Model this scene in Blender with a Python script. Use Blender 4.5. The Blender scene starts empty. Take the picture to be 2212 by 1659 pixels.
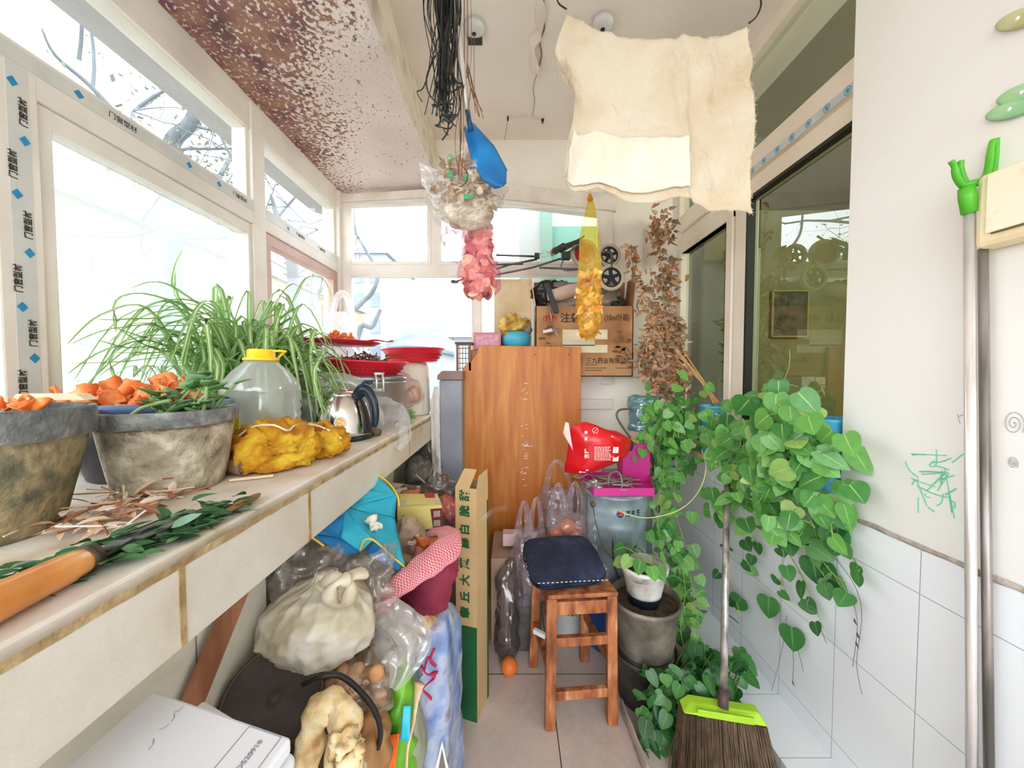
import bpy, bmesh, math, random
from mathutils import Vector, Matrix, noise, Euler
random.seed(7)
R = math.radians
SC = bpy.context.scene
COL = SC.collection
# ------------------------------------------------------------ camera
FPX = 775.0                       # focal length in pixels of the 2212 px wide frame
EYE = Vector((0.0, 0.0, 1.3))
PITCH = math.atan(26.5 / FPX)
cam_data = bpy.data.cameras.new('camera'); cam = bpy.data.objects.new('camera', cam_data)
COL.objects.link(cam); SC.camera = cam
cam_data.sensor_width = 36.0; cam_data.lens = 36.0 * FPX / 2212.0
cam_data.clip_start = 0.02; cam_data.clip_end = 500
cam.location = EYE; cam.rotation_euler = (R(90) - PITCH, 0, 0)
# ------------------------------------------------------------ sky and exposure
world = bpy.data.worlds.new('sky'); SC.world = world; world.use_nodes = True
wn = world.node_tree; wn.nodes.clear()
wo = wn.nodes.new('ShaderNodeOutputWorld'); wb = wn.nodes.new('ShaderNodeBackground')
wg = wn.nodes.new('ShaderNodeTexCoord'); ws = wn.nodes.new('ShaderNodeSeparateXYZ'); wr = wn.nodes.new('ShaderNodeValToRGB')
wn.links.new(wg.outputs['Generated'], ws.inputs[0]); wn.links.new(ws.outputs['Z'], wr.inputs[0])
wr.color_ramp.elements[0].position = 0.0; wr.color_ramp.elements[0].color = (0.93, 0.96, 1.0, 1)
wr.color_ramp.elements[1].position = 0.5; wr.color_ramp.elements[1].color = (0.87, 0.94, 1.0, 1)
wn.links.new(wr.outputs[0], wb.inputs[0]); wb.inputs[1].default_value = 1.0
wn.links.new(wb.outputs[0], wo.inputs[0])
SC.view_settings.view_transform = 'Standard'; SC.view_settings.look = 'None'
SC.view_settings.gamma = 1.0; SC.view_settings.use_curve_mapping = False
SC.view_settings.exposure = 2.5
# daylight of the open rear end of the balcony and its ceiling lamps
def area(name, loc, rot, sx, sy, power, col=(1, 1, 1)):
    l = bpy.data.lights.new(name, 'AREA'); l.shape = 'RECTANGLE'; l.size = sx; l.size_y = sy; l.energy = power; l.color = col
    o = bpy.data.objects.new(name, l); COL.objects.link(o); o.location = loc; o.rotation_euler = rot; return o
SC.cycles.max_bounces = 10; SC.cycles.diffuse_bounces = 8; SC.cycles.transparent_max_bounces = 24
SC.cycles.transmission_bounces = 6; SC.cycles.glossy_bounces = 4; SC.cycles.sample_clamp_indirect = 6

# ------------------------------------------------------------ pixel helpers: a pixel and ONE real coordinate give a point
_F = Vector((0, math.cos(PITCH), -math.sin(PITCH))); _U = Vector((0, math.sin(PITCH), math.cos(PITCH)))
def ray(px, py): return _F + Vector((1, 0, 0)) * ((px - 1106) / FPX) - _U * ((py - 829.5) / FPX)
def P(px, py, Y): d = ray(px, py); return EYE + d * (Y / d.y)
def PX(px, py, X): d = ray(px, py); return EYE + d * (X / d.x)
def PZ(px, py, Z): d = ray(px, py); return EYE + d * ((Z - 1.3) / d.z)
# ------------------------------------------------------------ mesh builder (world coordinates)
WM = {}
def setp(o, label=None, cat=None, group=None, kind=None):
    if label: o['label'] = label
    if cat: o['category'] = cat
    if group: o['group'] = group
    if kind: o['kind'] = kind
    return o
def thing(name, label, cat, loc=(0, 0, 0), rz=0.0, group=None):
    o = bpy.data.objects.new(name, None); COL.objects.link(o); o.empty_display_size = .05
    o.location = loc; o.rotation_euler = (0, 0, rz)
    WM[o] = Matrix.Translation(Vector(loc)) @ Matrix.Rotation(rz, 4, 'Z')
    return setp(o, label, cat, group)
def lerp(a, b, t): return a + (b - a) * t
def spline(pts, n):
    pts = [Vector(p) for p in pts]; out = []
    m = len(pts) - 1
    for i in range(n + 1):
        t = i / n * m; k = min(int(t), m - 1); u = t - k
        p0 = pts[max(k - 1, 0)]; p1 = pts[k]; p2 = pts[k + 1]; p3 = pts[min(k + 2, m)]
        out.append(0.5 * ((2 * p1) + (p2 - p0) * u + (2 * p0 - 5 * p1 + 4 * p2 - p3) * u * u + (3 * p1 - p0 - 3 * p2 + p3) * u ** 3))
    return out
class MB:
    def __init__(s): s.v = []; s.f = []; s.uv = {}; s.M = Matrix.Identity(4); s.mi = {}; s.cur = 0
    def at(s, loc=(0, 0, 0), rot=(0, 0, 0), sc=(1, 1, 1)):
        s.M = Matrix.Translation(Vector(loc)) @ Euler(rot).to_matrix().to_4x4() @ Matrix.Diagonal((sc[0], sc[1], sc[2], 1)); return s
    def add(s, vs, fs, uvs=None):
        b = len(s.v); s.v += [s.M @ Vector(v) for v in vs]
        for k, f in enumerate(fs):
            if uvs: s.uv[len(s.f)] = uvs[k]
            s.mi[len(s.f)] = s.cur
            s.f.append(tuple(b + i for i in f))
        return s
    def box(s, c, d, rot=(0, 0, 0), taper=1.0):
        m = Euler(rot).to_matrix(); c = Vector(c); x, y, z = d[0] / 2, d[1] / 2, d[2] / 2
        vs = [c + m @ Vector((sx * x * (taper if sz < 0 else 1), sy * y * (taper if sz < 0 else 1), sz * z)) for sz in (-1, 1) for sy in (-1, 1) for sx in (-1, 1)]
        return s.add(vs, [(0, 2, 3, 1), (4, 5, 7, 6), (0, 1, 5, 4), (2, 6, 7, 3), (0, 4, 6, 2), (1, 3, 7, 5)])
    def bb(s, x0, x1, y0, y1, z0, z1): return s.box(((x0 + x1) / 2, (y0 + y1) / 2, (z0 + z1) / 2), (x1 - x0, y1 - y0, z1 - z0))
    def bar(s, a, b, w, h, up=(0, 0, 1)):
        a = Vector(a); b = Vector(b); d = (b - a).normalized(); up = Vector(up)
        if abs(d.dot(up)) > .98: up = Vector((0, 1, 0))
        sx = d.cross(up).normalized(); u = sx.cross(d)
        vs = [p + sx * (w / 2 * i) + u * (h / 2 * j) for p in (a, b) for (i, j) in ((-1, -1), (1, -1), (1, 1), (-1, 1))]
        return s.add(vs, [(3, 2, 1, 0), (4, 5, 6, 7), (0, 1, 5, 4), (1, 2, 6, 5), (2, 3, 7, 6), (3, 0, 4, 7)])
    def tube(s, pts, r, seg=8, cap=True, flat=1.0):
        pts = [Vector(p) for p in pts]; n = len(pts)
        rr = r if isinstance(r, (list, tuple)) else [r] * n
        vs = []; fs = []; prev = None
        for i, p in enumerate(pts):
            d = (pts[min(i + 1, n - 1)] - pts[max(i - 1, 0)])
            d = d.normalized() if d.length > 1e-9 else Vector((0, 0, 1))
            if prev is None:
                a = d.cross(Vector((0, 0, 1)));
                if a.length < .05: a = d.cross(Vector((1, 0, 0)))
            else: a = prev - d * prev.dot(d)
            a.normalize(); prev = a; b = d.cross(a)
            for k in range(seg):
                t = 2 * math.pi * k / seg; vs.append(p + a * math.cos(t) * rr[i] + b * math.sin(t) * rr[i] * flat)
        for i in range(n - 1):
            for k in range(seg):
                k2 = (k + 1) % seg; fs.append((i * seg + k, i * seg + k2, (i + 1) * seg + k2, (i + 1) * seg + k))
        if cap: fs.append(tuple(range(seg))[::-1]); fs.append(tuple((n - 1) * seg + k for k in range(seg)))
        return s.add(vs, fs)
    def surf(s, fn, nu, nv, wrap=False, capb=False, capt=False):
        vs = []; fs = []; uvs = []; W = nu if wrap else nu + 1
        for j in range(nv + 1):
            for i in range(W): vs.append(fn(i / nu, j / nv))
        for j in range(nv):
            for i in range(nu):
                i2 = (i + 1) % W if wrap else i + 1
                fs.append((j * W + i, j * W + i2, (j + 1) * W + i2, (j + 1) * W + i))
                uvs.append(((i / nu, j / nv), ((i + 1) / nu, j / nv), ((i + 1) / nu, (j + 1) / nv), (i / nu, (j + 1) / nv)))
        if capb: fs.append(tuple(range(W))[::-1]); uvs.append(tuple((.5, 0) for _ in range(W)))
        if capt: fs.append(tuple(nv * W + k for k in range(W))); uvs.append(tuple((.5, 1) for _ in range(W)))
        return s.add(vs, fs, uvs)
    def lathe(s, prof, seg=32, wob=0.0, capb=True, capt=False, seed=0):
        n = len(prof) - 1
        def fn(u, v):
            k = min(int(v * n + 1e-6), n); r, z = prof[k]; t = 2 * math.pi * u
            if wob: r *= 1 + wob * noise.noise(Vector((math.cos(t) * 1.3 + seed, math.sin(t) * 1.3, z * 12)))
            return Vector((r * math.cos(t), r * math.sin(t), z))
        return s.surf(fn, seg, n, True, capb, capt)
    def prism(s, poly, depth, axis='Z'):
        n = len(poly)
        def mk(x, y, d): return {'Z': (x, y, d), 'Y': (x, d, y), 'X': (d, x, y)}[axis]
        vs = [mk(x, y, 0) for x, y in poly] + [mk(x, y, depth) for x, y in poly]
        fs = [tuple(range(n))[::-1], tuple(range(n, 2 * n))] + [(i, (i + 1) % n, n + (i + 1) % n, n + i) for i in range(n)]
        return s.add(vs, fs)
    def build(s, name, mat, parent=None, loc=None, smooth=False, bevel=0.0, solid=0.0, sub=0, label=None, cat=None, group=None, kind=None, fix=True):
        me = bpy.data.meshes.new(name)
        if parent is not None: W = WM[parent]; loc = None
        else:
            if loc is None:
                xs = [v.x for v in s.v]; ys = [v.y for v in s.v]; zs = [v.z for v in s.v]
                loc = ((min(xs) + max(xs)) / 2, (min(ys) + max(ys)) / 2, min(zs))
            W = Matrix.Translation(Vector(loc))
        Wi = W.inverted()
        me.from_pydata([Wi @ v for v in s.v], [], s.f)
        if s.uv:
            ul = me.uv_layers.new(name='UVMap')
            for p in me.polygons:
                q = s.uv.get(p.index)
                if q:
                    for li, c in zip(p.loop_indices, q): ul.data[li].uv = c
        ms = mat if isinstance(mat, (list, tuple)) else [mat]
        for m in ms: me.materials.append(m)
        if len(ms) > 1:
            for p in me.polygons: p.material_index = s.mi.get(p.index, 0)
        if smooth: me.polygons.foreach_set('use_smooth', [True] * len(me.polygons))
        if fix:
            bm = bmesh.new(); bm.from_mesh(me); bmesh.ops.recalc_face_normals(bm, faces=bm.faces); bm.to_mesh(me); bm.free()
        me.update()
        o = bpy.data.objects.new(name, me); COL.objects.link(o)
        if parent is not None: o.parent = parent; WM[o] = W
        else: o.location = loc; WM[o] = W
        if solid: m = o.modifiers.new('thickness', 'SOLIDIFY'); m.thickness = solid; m.offset = 0
        if bevel: m = o.modifiers.new('bevel', 'BEVEL'); m.width = bevel; m.segments = 2; m.limit_method = 'ANGLE'
        if sub: m = o.modifiers.new('sub', 'SUBSURF'); m.levels = sub; m.render_levels = sub
        if smooth and bevel: pass
        return setp(o, label, cat, group, kind)
def nz(v, f, a, seed=0): return noise.noise_vector(Vector(v) * f + Vector((seed * 3.7, seed * 1.3, -seed * 2.1))) * a
def ridge(v, f, seed=0):
    o = Vector((seed * 5.1, -seed * 2.3, seed)); v = Vector(v) * f; return 1 - 2 * abs(noise.noise(v + o)) - 1.1 * abs(noise.noise(v * 2.3 + o)) - .6 * abs(noise.noise(v * 4.9 + o)) + .35
# a bag shaped body: rows of (height, x radius, y radius) swept round, folds gather where the fold weight is high
def sack(mb, rows, seg=56, nv=36, folds=9, fw=None, amp=.01, freq=18, crease=.006, seed=0, dx=None):
    rows = [Vector(r) for r in rows]; sp = spline(rows, nv)
    def fn(u, v):
        k = min(int(round(v * nv)), nv); z, rx, ry = sp[k]; t = 2 * math.pi * u
        w = fw(v) if fw else .03
        g = 1 + w * (math.sin(folds * t + seed + 2 * noise.noise(Vector((v * 2, seed, t)))) + .5 * math.sin((folds * 2 + 1) * t + seed * 2))
        p = Vector((rx * g * math.cos(t), ry * g * math.sin(t), z))
        if dx: p += Vector(dx(v))
        q = p + nz(p, freq, amp, seed) + nz(p, freq * 2.7, amp * .4, seed + 3)
        d = Vector((math.cos(t), math.sin(t), 0)) * (ridge(p, freq * .9, seed) - .5) * crease * 1.5
        return q + d
    return mb.surf(fn, seg, nv, True, True, True)
def text(body, parent, mat, loc, rot, size, name='lettering', sx=1.0, extr=.0004, align='CENTER', bold=0.0):
    cu = bpy.data.curves.new(name, 'FONT'); cu.body = body; cu.size = size; cu.extrude = extr; cu.align_x = align; cu.align_y = 'CENTER'; cu.offset = bold
    cu.resolution_u = 2
    tmp = bpy.data.objects.new('t', cu); COL.objects.link(tmp)
    bpy.context.view_layer.update()
    me = bpy.data.meshes.new_from_object(tmp.evaluated_get(bpy.context.evaluated_depsgraph_get()))
    bpy.data.objects.remove(tmp); me.name = name
    m3 = rot if isinstance(rot, Matrix) else Euler(rot).to_matrix()
    W = Matrix.Translation(Vector(loc)) @ m3.to_4x4() @ Matrix.Diagonal((sx, 1, 1, 1))
    me.transform(WM[parent].inverted() @ W)
    me.materials.clear(); me.materials.append(mat)
    o = bpy.data.objects.new(name, me); COL.objects.link(o); o.parent = parent; WM[o] = WM[parent]
    return o
def frame3(n, up=(0, 0, 1)):
    """matrix whose Z is n and whose Y is as near as can be to up (for text on a face)"""
    n = Vector(n).normalized(); up = Vector(up); x = up.cross(n).normalized(); y = n.cross(x)
    return Matrix((x, y, n)).transposed()
# ------------------------------------------------------------ materials
def _nt(name):
    m = bpy.data.materials.new(name); m.use_nodes = True; t = m.node_tree; t.nodes.clear(); return m, t
def C(c): return (c[0], c[1], c[2], 1)
def srgb(r, g, b):
    f = lambda x: (x / 255 / 12.92) if x / 255 <= .04045 else ((x / 255 + .055) / 1.055) ** 2.4
    return (f(r), f(g), f(b))
def _tex(t, scale, detail=5, dist=0.0, typ='NOISE', co='Object', stretch=None):
    tc = t.nodes.new('ShaderNodeTexCoord'); src = tc.outputs[co]
    if stretch:
        mp = t.nodes.new('ShaderNodeMapping'); mp.inputs['Scale'].default_value = stretch; t.links.new(src, mp.inputs[0]); src = mp.outputs[0]
    n = t.nodes.new('ShaderNodeTexNoise'); n.inputs['Scale'].default_value = scale; n.inputs['Detail'].default_value = detail; n.inputs['Distortion'].default_value = dist
    if typ == 'RIDGE': n.noise_type = 'RIDGED_MULTIFRACTAL'
    t.links.new(src, n.inputs['Vector']); return n
def _ramp(t, stops):
    r = t.nodes.new('ShaderNodeValToRGB'); e = r.color_ramp.elements
    e[0].position, e[0].color = stops[0][0], C(stops[0][1]); e[1].position, e[1].color = stops[-1][0], C(stops[-1][1])
    for p, c in stops[1:-1]: k = e.new(p); k.color = C(c)
    return r
MATS = {}
def mat(name, c1, c2=None, scale=8, rough=.6, metal=0.0, bump=0.0, bscale=None, stops=None, dist=0.0, stretch=None, spec=.4, sub=0.0, btyp='NOISE', detail=5, coat=0.0, trans=0.0):
    if name in MATS: return MATS[name]
    m, t = _nt(name); o = t.nodes.new('ShaderNodeOutputMaterial'); b = t.nodes.new('ShaderNodeBsdfPrincipled')
    t.links.new(b.outputs[0], o.inputs[0])
    b.inputs['Roughness'].default_value = rough; b.inputs['Metallic'].default_value = metal; b.inputs['Specular IOR Level'].default_value = spec
    b.inputs['Coat Weight'].default_value = coat
    b.inputs['Base Color'].default_value = C(c1)
    if stops is None and c2 is not None: stops = [(.35, c1), (.65, c2)]
    if stops:
        n = _tex(t, scale, detail, dist, 'NOISE', 'Object', stretch); r = _ramp(t, stops)
        t.links.new(n.outputs[0], r.inputs[0]); t.links.new(r.outputs[0], b.inputs['Base Color'])
    if bump:
        n2 = _tex(t, bscale or scale * 3, 6, 0.0, btyp, 'Object', stretch); bp = t.nodes.new('ShaderNodeBump')
        bp.inputs['Strength'].default_value = bump; bp.inputs['Distance'].default_value = .01
        t.links.new(n2.outputs[0], bp.inputs['Height']); t.links.new(bp.outputs[0], b.inputs['Normal'])
    if sub:
        tr = t.nodes.new('ShaderNodeBsdfTranslucent'); mx = t.nodes.new('ShaderNodeMixShader'); mx.inputs[0].default_value = sub
        tr.inputs[0].default_value = C(c1)
        if stops: t.links.new(r.outputs[0], tr.inputs[0])
        t.links.new(b.outputs[0], mx.inputs[1]); t.links.new(tr.outputs[0], mx.inputs[2]); t.links.new(mx.outputs[0], o.inputs[0])
    MATS[name] = m; return m
def island(name, stops, rough=.75, sub=.2):
    m, t = _nt(name); o = t.nodes.new('ShaderNodeOutputMaterial'); b = t.nodes.new('ShaderNodeBsdfPrincipled'); b.inputs['Roughness'].default_value = rough
    g = t.nodes.new('ShaderNodeNewGeometry'); r = _ramp(t, stops); n = _tex(t, 45, 4); ad = t.nodes.new('ShaderNodeMath'); ad.operation = 'MULTIPLY_ADD'; ad.inputs[1].default_value = .5; ad.inputs[2].default_value = -.25
    t.links.new(n.outputs[0], ad.inputs[0]); a2 = t.nodes.new('ShaderNodeMath'); t.links.new(ad.outputs[0], a2.inputs[0]); t.links.new(g.outputs['Random Per Island'], a2.inputs[1]); t.links.new(a2.outputs[0], r.inputs[0])
    t.links.new(r.outputs[0], b.inputs['Base Color']); tl = t.nodes.new('ShaderNodeBsdfTranslucent'); t.links.new(r.outputs[0], tl.inputs[0]); mx = t.nodes.new('ShaderNodeMixShader'); mx.inputs[0].default_value = sub
    t.links.new(b.outputs[0], mx.inputs[1]); t.links.new(tl.outputs[0], mx.inputs[2]); t.links.new(mx.outputs[0], o.inputs[0]); MATS[name] = m; return m
def film(name, col, alpha=.5, rough=.25, scale=20, gloss=.12, var=.3, tint=(1, 1, 1), bump=.5, net=0):
    """thin plastic film: partly see-through, partly scattering"""
    if name in MATS: return MATS[name]
    m, t = _nt(name); o = t.nodes.new('ShaderNodeOutputMaterial')
    tp = t.nodes.new('ShaderNodeBsdfTransparent'); tp.inputs[0].default_value = C(tint)
    df = t.nodes.new('ShaderNodeBsdfDiffuse'); df.inputs[0].default_value = C(col)
    tl = t.nodes.new('ShaderNodeBsdfTranslucent'); tl.inputs[0].default_value = C(col)
    gl = t.nodes.new('ShaderNodeBsdfGlossy'); gl.inputs['Roughness'].default_value = rough
    m1 = t.nodes.new('ShaderNodeMixShader'); m1.inputs[0].default_value = .45
    t.links.new(df.outputs[0], m1.inputs[1]); t.links.new(tl.outputs[0], m1.inputs[2])
    m2 = t.nodes.new('ShaderNodeMixShader'); m2.inputs[0].default_value = gloss
    t.links.new(m1.outputs[0], m2.inputs[1]); t.links.new(gl.outputs[0], m2.inputs[2])
    m3 = t.nodes.new('ShaderNodeMixShader')
    n = _tex(t, scale, 4, 1.0, 'RIDGE'); mr = t.nodes.new('ShaderNodeMapRange')
    mr.inputs['From Min'].default_value = .2; mr.inputs['From Max'].default_value = 1.4
    mr.inputs['To Min'].default_value = max(0, alpha - var); mr.inputs['To Max'].default_value = min(1, alpha + var)
    t.links.new(n.outputs[0], mr.inputs[0])
    fac = mr.outputs[0]
    if net:
        tc = t.nodes.new('ShaderNodeTexCoord'); mp = t.nodes.new('ShaderNodeMapping'); mp.inputs['Scale'].default_value = (net, net, net); mp.inputs['Rotation'].default_value = (0, .6, .785)
        ck = t.nodes.new('ShaderNodeTexVoronoi'); ck.inputs['Scale'].default_value = 1.0; ck.feature = 'DISTANCE_TO_EDGE'
        t.links.new(tc.outputs['Object'], mp.inputs[0]); t.links.new(mp.outputs[0], ck.inputs['Vector'])
        lt = t.nodes.new('ShaderNodeMapRange'); lt.inputs['From Min'].default_value = .05; lt.inputs['From Max'].default_value = .22; lt.inputs['To Min'].default_value = .3; lt.inputs['To Max'].default_value = 0
        t.links.new(ck.outputs['Distance'], lt.inputs[0]); ad = t.nodes.new('ShaderNodeMath'); ad.operation = 'ADD'; ad.use_clamp = True
        t.links.new(fac, ad.inputs[0]); t.links.new(lt.outputs[0], ad.inputs[1]); fac = ad.outputs[0]
    t.links.new(fac, m3.inputs[0])
    t.links.new(tp.outputs[0], m3.inputs[1]); t.links.new(m2.outputs[0], m3.inputs[2]); t.links.new(m3.outputs[0], o.inputs[0])
    if bump:
        bp = t.nodes.new('ShaderNodeBump'); bp.inputs['Strength'].default_value = min(1, bump * 1.2); bp.inputs['Distance'].default_value = .02
        t.links.new(n.outputs[0], bp.inputs['Height'])
        for q in (df, gl, tl): t.links.new(bp.outputs[0], q.inputs['Normal'])
    MATS[name] = m; return m
def glass(name, tint=(1, 1, 1), refl=1.0, haze=0.0, hazecol=(1, 1, 1), rough=.0):
    if name in MATS: return MATS[name]
    m, t = _nt(name); o = t.nodes.new('ShaderNodeOutputMaterial')
    tp = t.nodes.new('ShaderNodeBsdfTransparent'); tp.inputs[0].default_value = C(tint)
    gl = t.nodes.new('ShaderNodeBsdfGlossy'); gl.inputs['Roughness'].default_value = rough
    fr = t.nodes.new('ShaderNodeFresnel'); fr.inputs['IOR'].default_value = 1.5
    ml = t.nodes.new('ShaderNodeMath'); ml.operation = 'MULTIPLY'; ml.inputs[1].default_value = refl; ml.use_clamp = True
    gq = t.nodes.new('ShaderNodeNewGeometry'); nb = t.nodes.new('ShaderNodeMath'); nb.operation = 'SUBTRACT'; nb.inputs[0].default_value = 1; t.links.new(gq.outputs['Backfacing'], nb.inputs[1])
    m0 = t.nodes.new('ShaderNodeMath'); m0.operation = 'MULTIPLY'; t.links.new(fr.outputs[0], m0.inputs[0]); t.links.new(nb.outputs[0], m0.inputs[1]); t.links.new(m0.outputs[0], ml.inputs[0])
    m1 = t.nodes.new('ShaderNodeMixShader'); t.links.new(ml.outputs[0], m1.inputs[0]); t.links.new(tp.outputs[0], m1.inputs[1]); t.links.new(gl.outputs[0], m1.inputs[2])
    last = m1
    if haze:
        df = t.nodes.new('ShaderNodeBsdfTranslucent'); df.inputs[0].default_value = C(hazecol)
        d2 = t.nodes.new('ShaderNodeBsdfDiffuse'); d2.inputs[0].default_value = C(hazecol); mm = t.nodes.new('ShaderNodeMixShader')
        t.links.new(df.outputs[0], mm.inputs[1]); t.links.new(d2.outputs[0], mm.inputs[2])
        m2 = t.nodes.new('ShaderNodeMixShader'); m2.inputs[0].default_value = haze
        t.links.new(m1.outputs[0], m2.inputs[1]); t.links.new(mm.outputs[0], m2.inputs[2]); last = m2
    t.links.new(last.outputs[0], o.inputs[0]); MATS[name] = m; return m
# ============================================================ SETTING
XL, XR, YB = -1.1, 1.0, 2.3
plaster = mat('plaster', srgb(232, 226, 218), srgb(222, 214, 204), scale=3, rough=.9, bump=.12, bscale=30)
plaster_r = mat('plaster_right', srgb(240, 238, 235), srgb(236, 232, 226), scale=2.2, rough=.85, bump=.08, bscale=25)
frame_m = mat('window_frame_white', srgb(234, 229, 221), srgb(224, 216, 205), scale=6, rough=.45, bump=.03)
frame_c = mat('window_frame_cream', srgb(240, 231, 216), srgb(232, 221, 203), scale=5, rough=.4)
frame_p = mat('window_sash_pink', srgb(206, 172, 160), srgb(194, 160, 148), scale=5, rough=.45)
seal_m = mat('rubber_seal', srgb(58, 66, 68), rough=.6)
# tiles: grid of grout lines from the object's own y/z (wall) or x/y (floor)
def tilemat(name, c1, c2, groutc, ax, size, off, gw=.003, rough=.25, bump=.02, dirt=None):
    m, t = _nt(name); o = t.nodes.new('ShaderNodeOutputMaterial'); b = t.nodes.new('ShaderNodeBsdfPrincipled'); t.links.new(b.outputs[0], o.inputs[0])
    b.inputs['Roughness'].default_value = rough
    g = t.nodes.new('ShaderNodeNewGeometry'); sp = t.nodes.new('ShaderNodeSeparateXYZ'); t.links.new(g.outputs['Position'], sp.inputs[0])
    ms = []
    for a, s_, f_ in zip(ax, size, off):
        x = sp.outputs[a]
        n1 = t.nodes.new('ShaderNodeMath'); n1.operation = 'SUBTRACT'; t.links.new(x, n1.inputs[0]); n1.inputs[1].default_value = f_ - s_ / 2
        n2 = t.nodes.new('ShaderNodeMath'); n2.operation = 'FLOORED_MODULO'; t.links.new(n1.outputs[0], n2.inputs[0]); n2.inputs[1].default_value = s_
        n3 = t.nodes.new('ShaderNodeMath'); n3.operation = 'SUBTRACT'; t.links.new(n2.outputs[0], n3.inputs[0]); n3.inputs[1].default_value = s_ / 2
        n4 = t.nodes.new('ShaderNodeMath'); n4.operation = 'ABSOLUTE'; t.links.new(n3.outputs[0], n4.inputs[0])
        n5 = t.nodes.new('ShaderNodeMath'); n5.operation = 'LESS_THAN'; t.links.new(n4.outputs[0], n5.inputs[0]); n5.inputs[1].default_value = gw / 2
        ms.append(n5)
    mx = t.nodes.new('ShaderNodeMath'); mx.operation = 'MAXIMUM'; t.links.new(ms[0].outputs[0], mx.inputs[0]); t.links.new(ms[1].outputs[0], mx.inputs[1])
    n = _tex(t, 5, 6, .5); r = _ramp(t, [(.3, c1), (.7, c2)]); t.links.new(n.outputs[0], r.inputs[0]); last = r.outputs[0]
    if dirt:
        nd = _tex(t, dirt[1], 8, .3); rd = _ramp(t, [(dirt[2], (0, 0, 0)), (dirt[3], (1, 1, 1))]); t.links.new(nd.outputs[0], rd.inputs[0])
        md = t.nodes.new('ShaderNodeMix'); md.data_type = 'RGBA'; t.links.new(rd.outputs[0], md.inputs[0]); t.links.new(last, md.inputs[6]); md.inputs[7].default_value = C(dirt[0]); last = md.outputs[2]
    mc = t.nodes.new('ShaderNodeMix'); mc.data_type = 'RGBA'; t.links.new(mx.outputs[0], mc.inputs[0]); t.links.new(last, mc.inputs[6]); mc.inputs[7].default_value = C(groutc)
    t.links.new(mc.outputs[2], b.inputs['Base Color']); return m
floor_m = tilemat('floor_tiles', srgb(216, 200, 190), srgb(198, 180, 170), srgb(70, 60, 52), ('X', 'Y'), (.6, .6), (.163, 1.5), .004, .45, dirt=(srgb(214, 200, 190), 45, .45, .75))
tile_r = tilemat('wall_tiles_white', srgb(246, 249, 252), srgb(241, 245, 250), srgb(165, 174, 184), ('Y', 'Z'), (.222, .30), (.862, .755), .0022, .22)
tile_l = tilemat('wall_tiles_old', srgb(222, 218, 204), srgb(210, 205, 188), srgb(150, 130, 98), ('Y', 'Z'), (.30, .36), (.62, .66), .0035, .45, dirt=(srgb(196, 184, 158), 9, .55, .8))
def struct(mb, name, m, parent=None, **k):
    o = mb.build(name, m, parent, **k)
    if parent is None: o['kind'] = 'structure'
    return o
struct(MB().bb(-1.2, 1.3, -1.6, 2.45, -.06, 0), 'floor', floor_m)
# left: wall under the glazing, deep concrete sill
struct(MB().bb(-1.2, -.60, -1.6, 2.3, 0, .95).bb(-.6, -.56, -1.6, .80, 0, .95), 'wall_left', tile_l)
sill_m = mat('sill_marble', srgb(216, 206, 192), stops=[(.30, srgb(190, 170, 140)), (.40, srgb(212, 200, 182)), (.55, srgb(226, 219, 209))], scale=9, rough=.5, bump=.15, bscale=40)
sillf_m = mat('sill_front', srgb(214, 206, 194), stops=[(.26, srgb(182, 162, 128)), (.40, srgb(206, 197, 182)), (.62, srgb(216, 209, 198))], scale=6, rough=.6, bump=.15, bscale=40)
edge_m = mat('sill_edge_dirt', srgb(196, 172, 128), srgb(150, 122, 82), scale=30, rough=.9, bump=.4)
def joints(mb, x, z0, z1, ys, w=.008):
    for y in ys: mb.bb(x - .0035, x + .0012, y - w / 2, y + w / 2, z0, z1)
s_ = MB(); s_.bb(-1.1, -.44, -1.6, 2.28, .965, 1.065)
sill = struct(s_, 'trim_1', sill_m, bevel=.004); sill['label'] = 'deep pale window sill running along the left windows'
f_ = MB().bb(-.446, -.432, -1.6, 2.28, .938, 1.045); struct(f_, 'sill_facing', sillf_m, sill, bevel=.002)
e_ = MB()
def edge_strip(u, v):
    y = -1.0 + u * 3.2; p = Vector((-.43 + .0022 * v, y, 1.045 + v * .012))
    return p + nz(p, 30, .002)
e_.surf(edge_strip, 160, 2); struct(e_, 'mortar_edge', edge_m, sill)
j_ = MB(); joints(j_, -.432, .94, 1.045, (.46, .755, 1.5), .009); struct(j_, 'facing_joints', edge_m, sill)
# right wall, thick, with window opening beyond y = 1.08
w_ = MB().bb(1.0, 1.25, -1.6, 1.08, .866, 2.76); struct(w_, 'wall_right', plaster_r)
t_ = MB().bb(1.0, 1.25, -1.6, 2.4, 0, .866); struct(t_, 'wall_right_tiles', tile_r).name = 'wall_right_lower'
struct(MB().bb(.84, 1.0, -1.6, 2.25, .0005, .09), 'added_step_right', tile_r)  # low tiled step added to cover the floor showing beside the wall
cr = MB()
def crack(u, v):
    y = -1.0 + u * 2.08; q = Vector((y * 9, 1, 0)); z = .872 + (v - .5) * (.014 + .014 * noise.noise(q)) + .004 * noise.noise(q * 2)
    return Vector((.9985 - .004 * math.sin(v * math.pi), y, z))
cr.surf(crack, 140, 4); struct(cr, 'trim_2', mat('old_grout', srgb(196, 184, 172), srgb(150, 136, 124), scale=22, rough=.95, bump=.6))
struct(MB().bb(.985, 1.25, 1.08, 2.36, .868, .888), 'trim_3', mat('ledge_wood', srgb(214, 186, 156), srgb(190, 156, 124), scale=12, rough=.6), bevel=.003)
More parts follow.
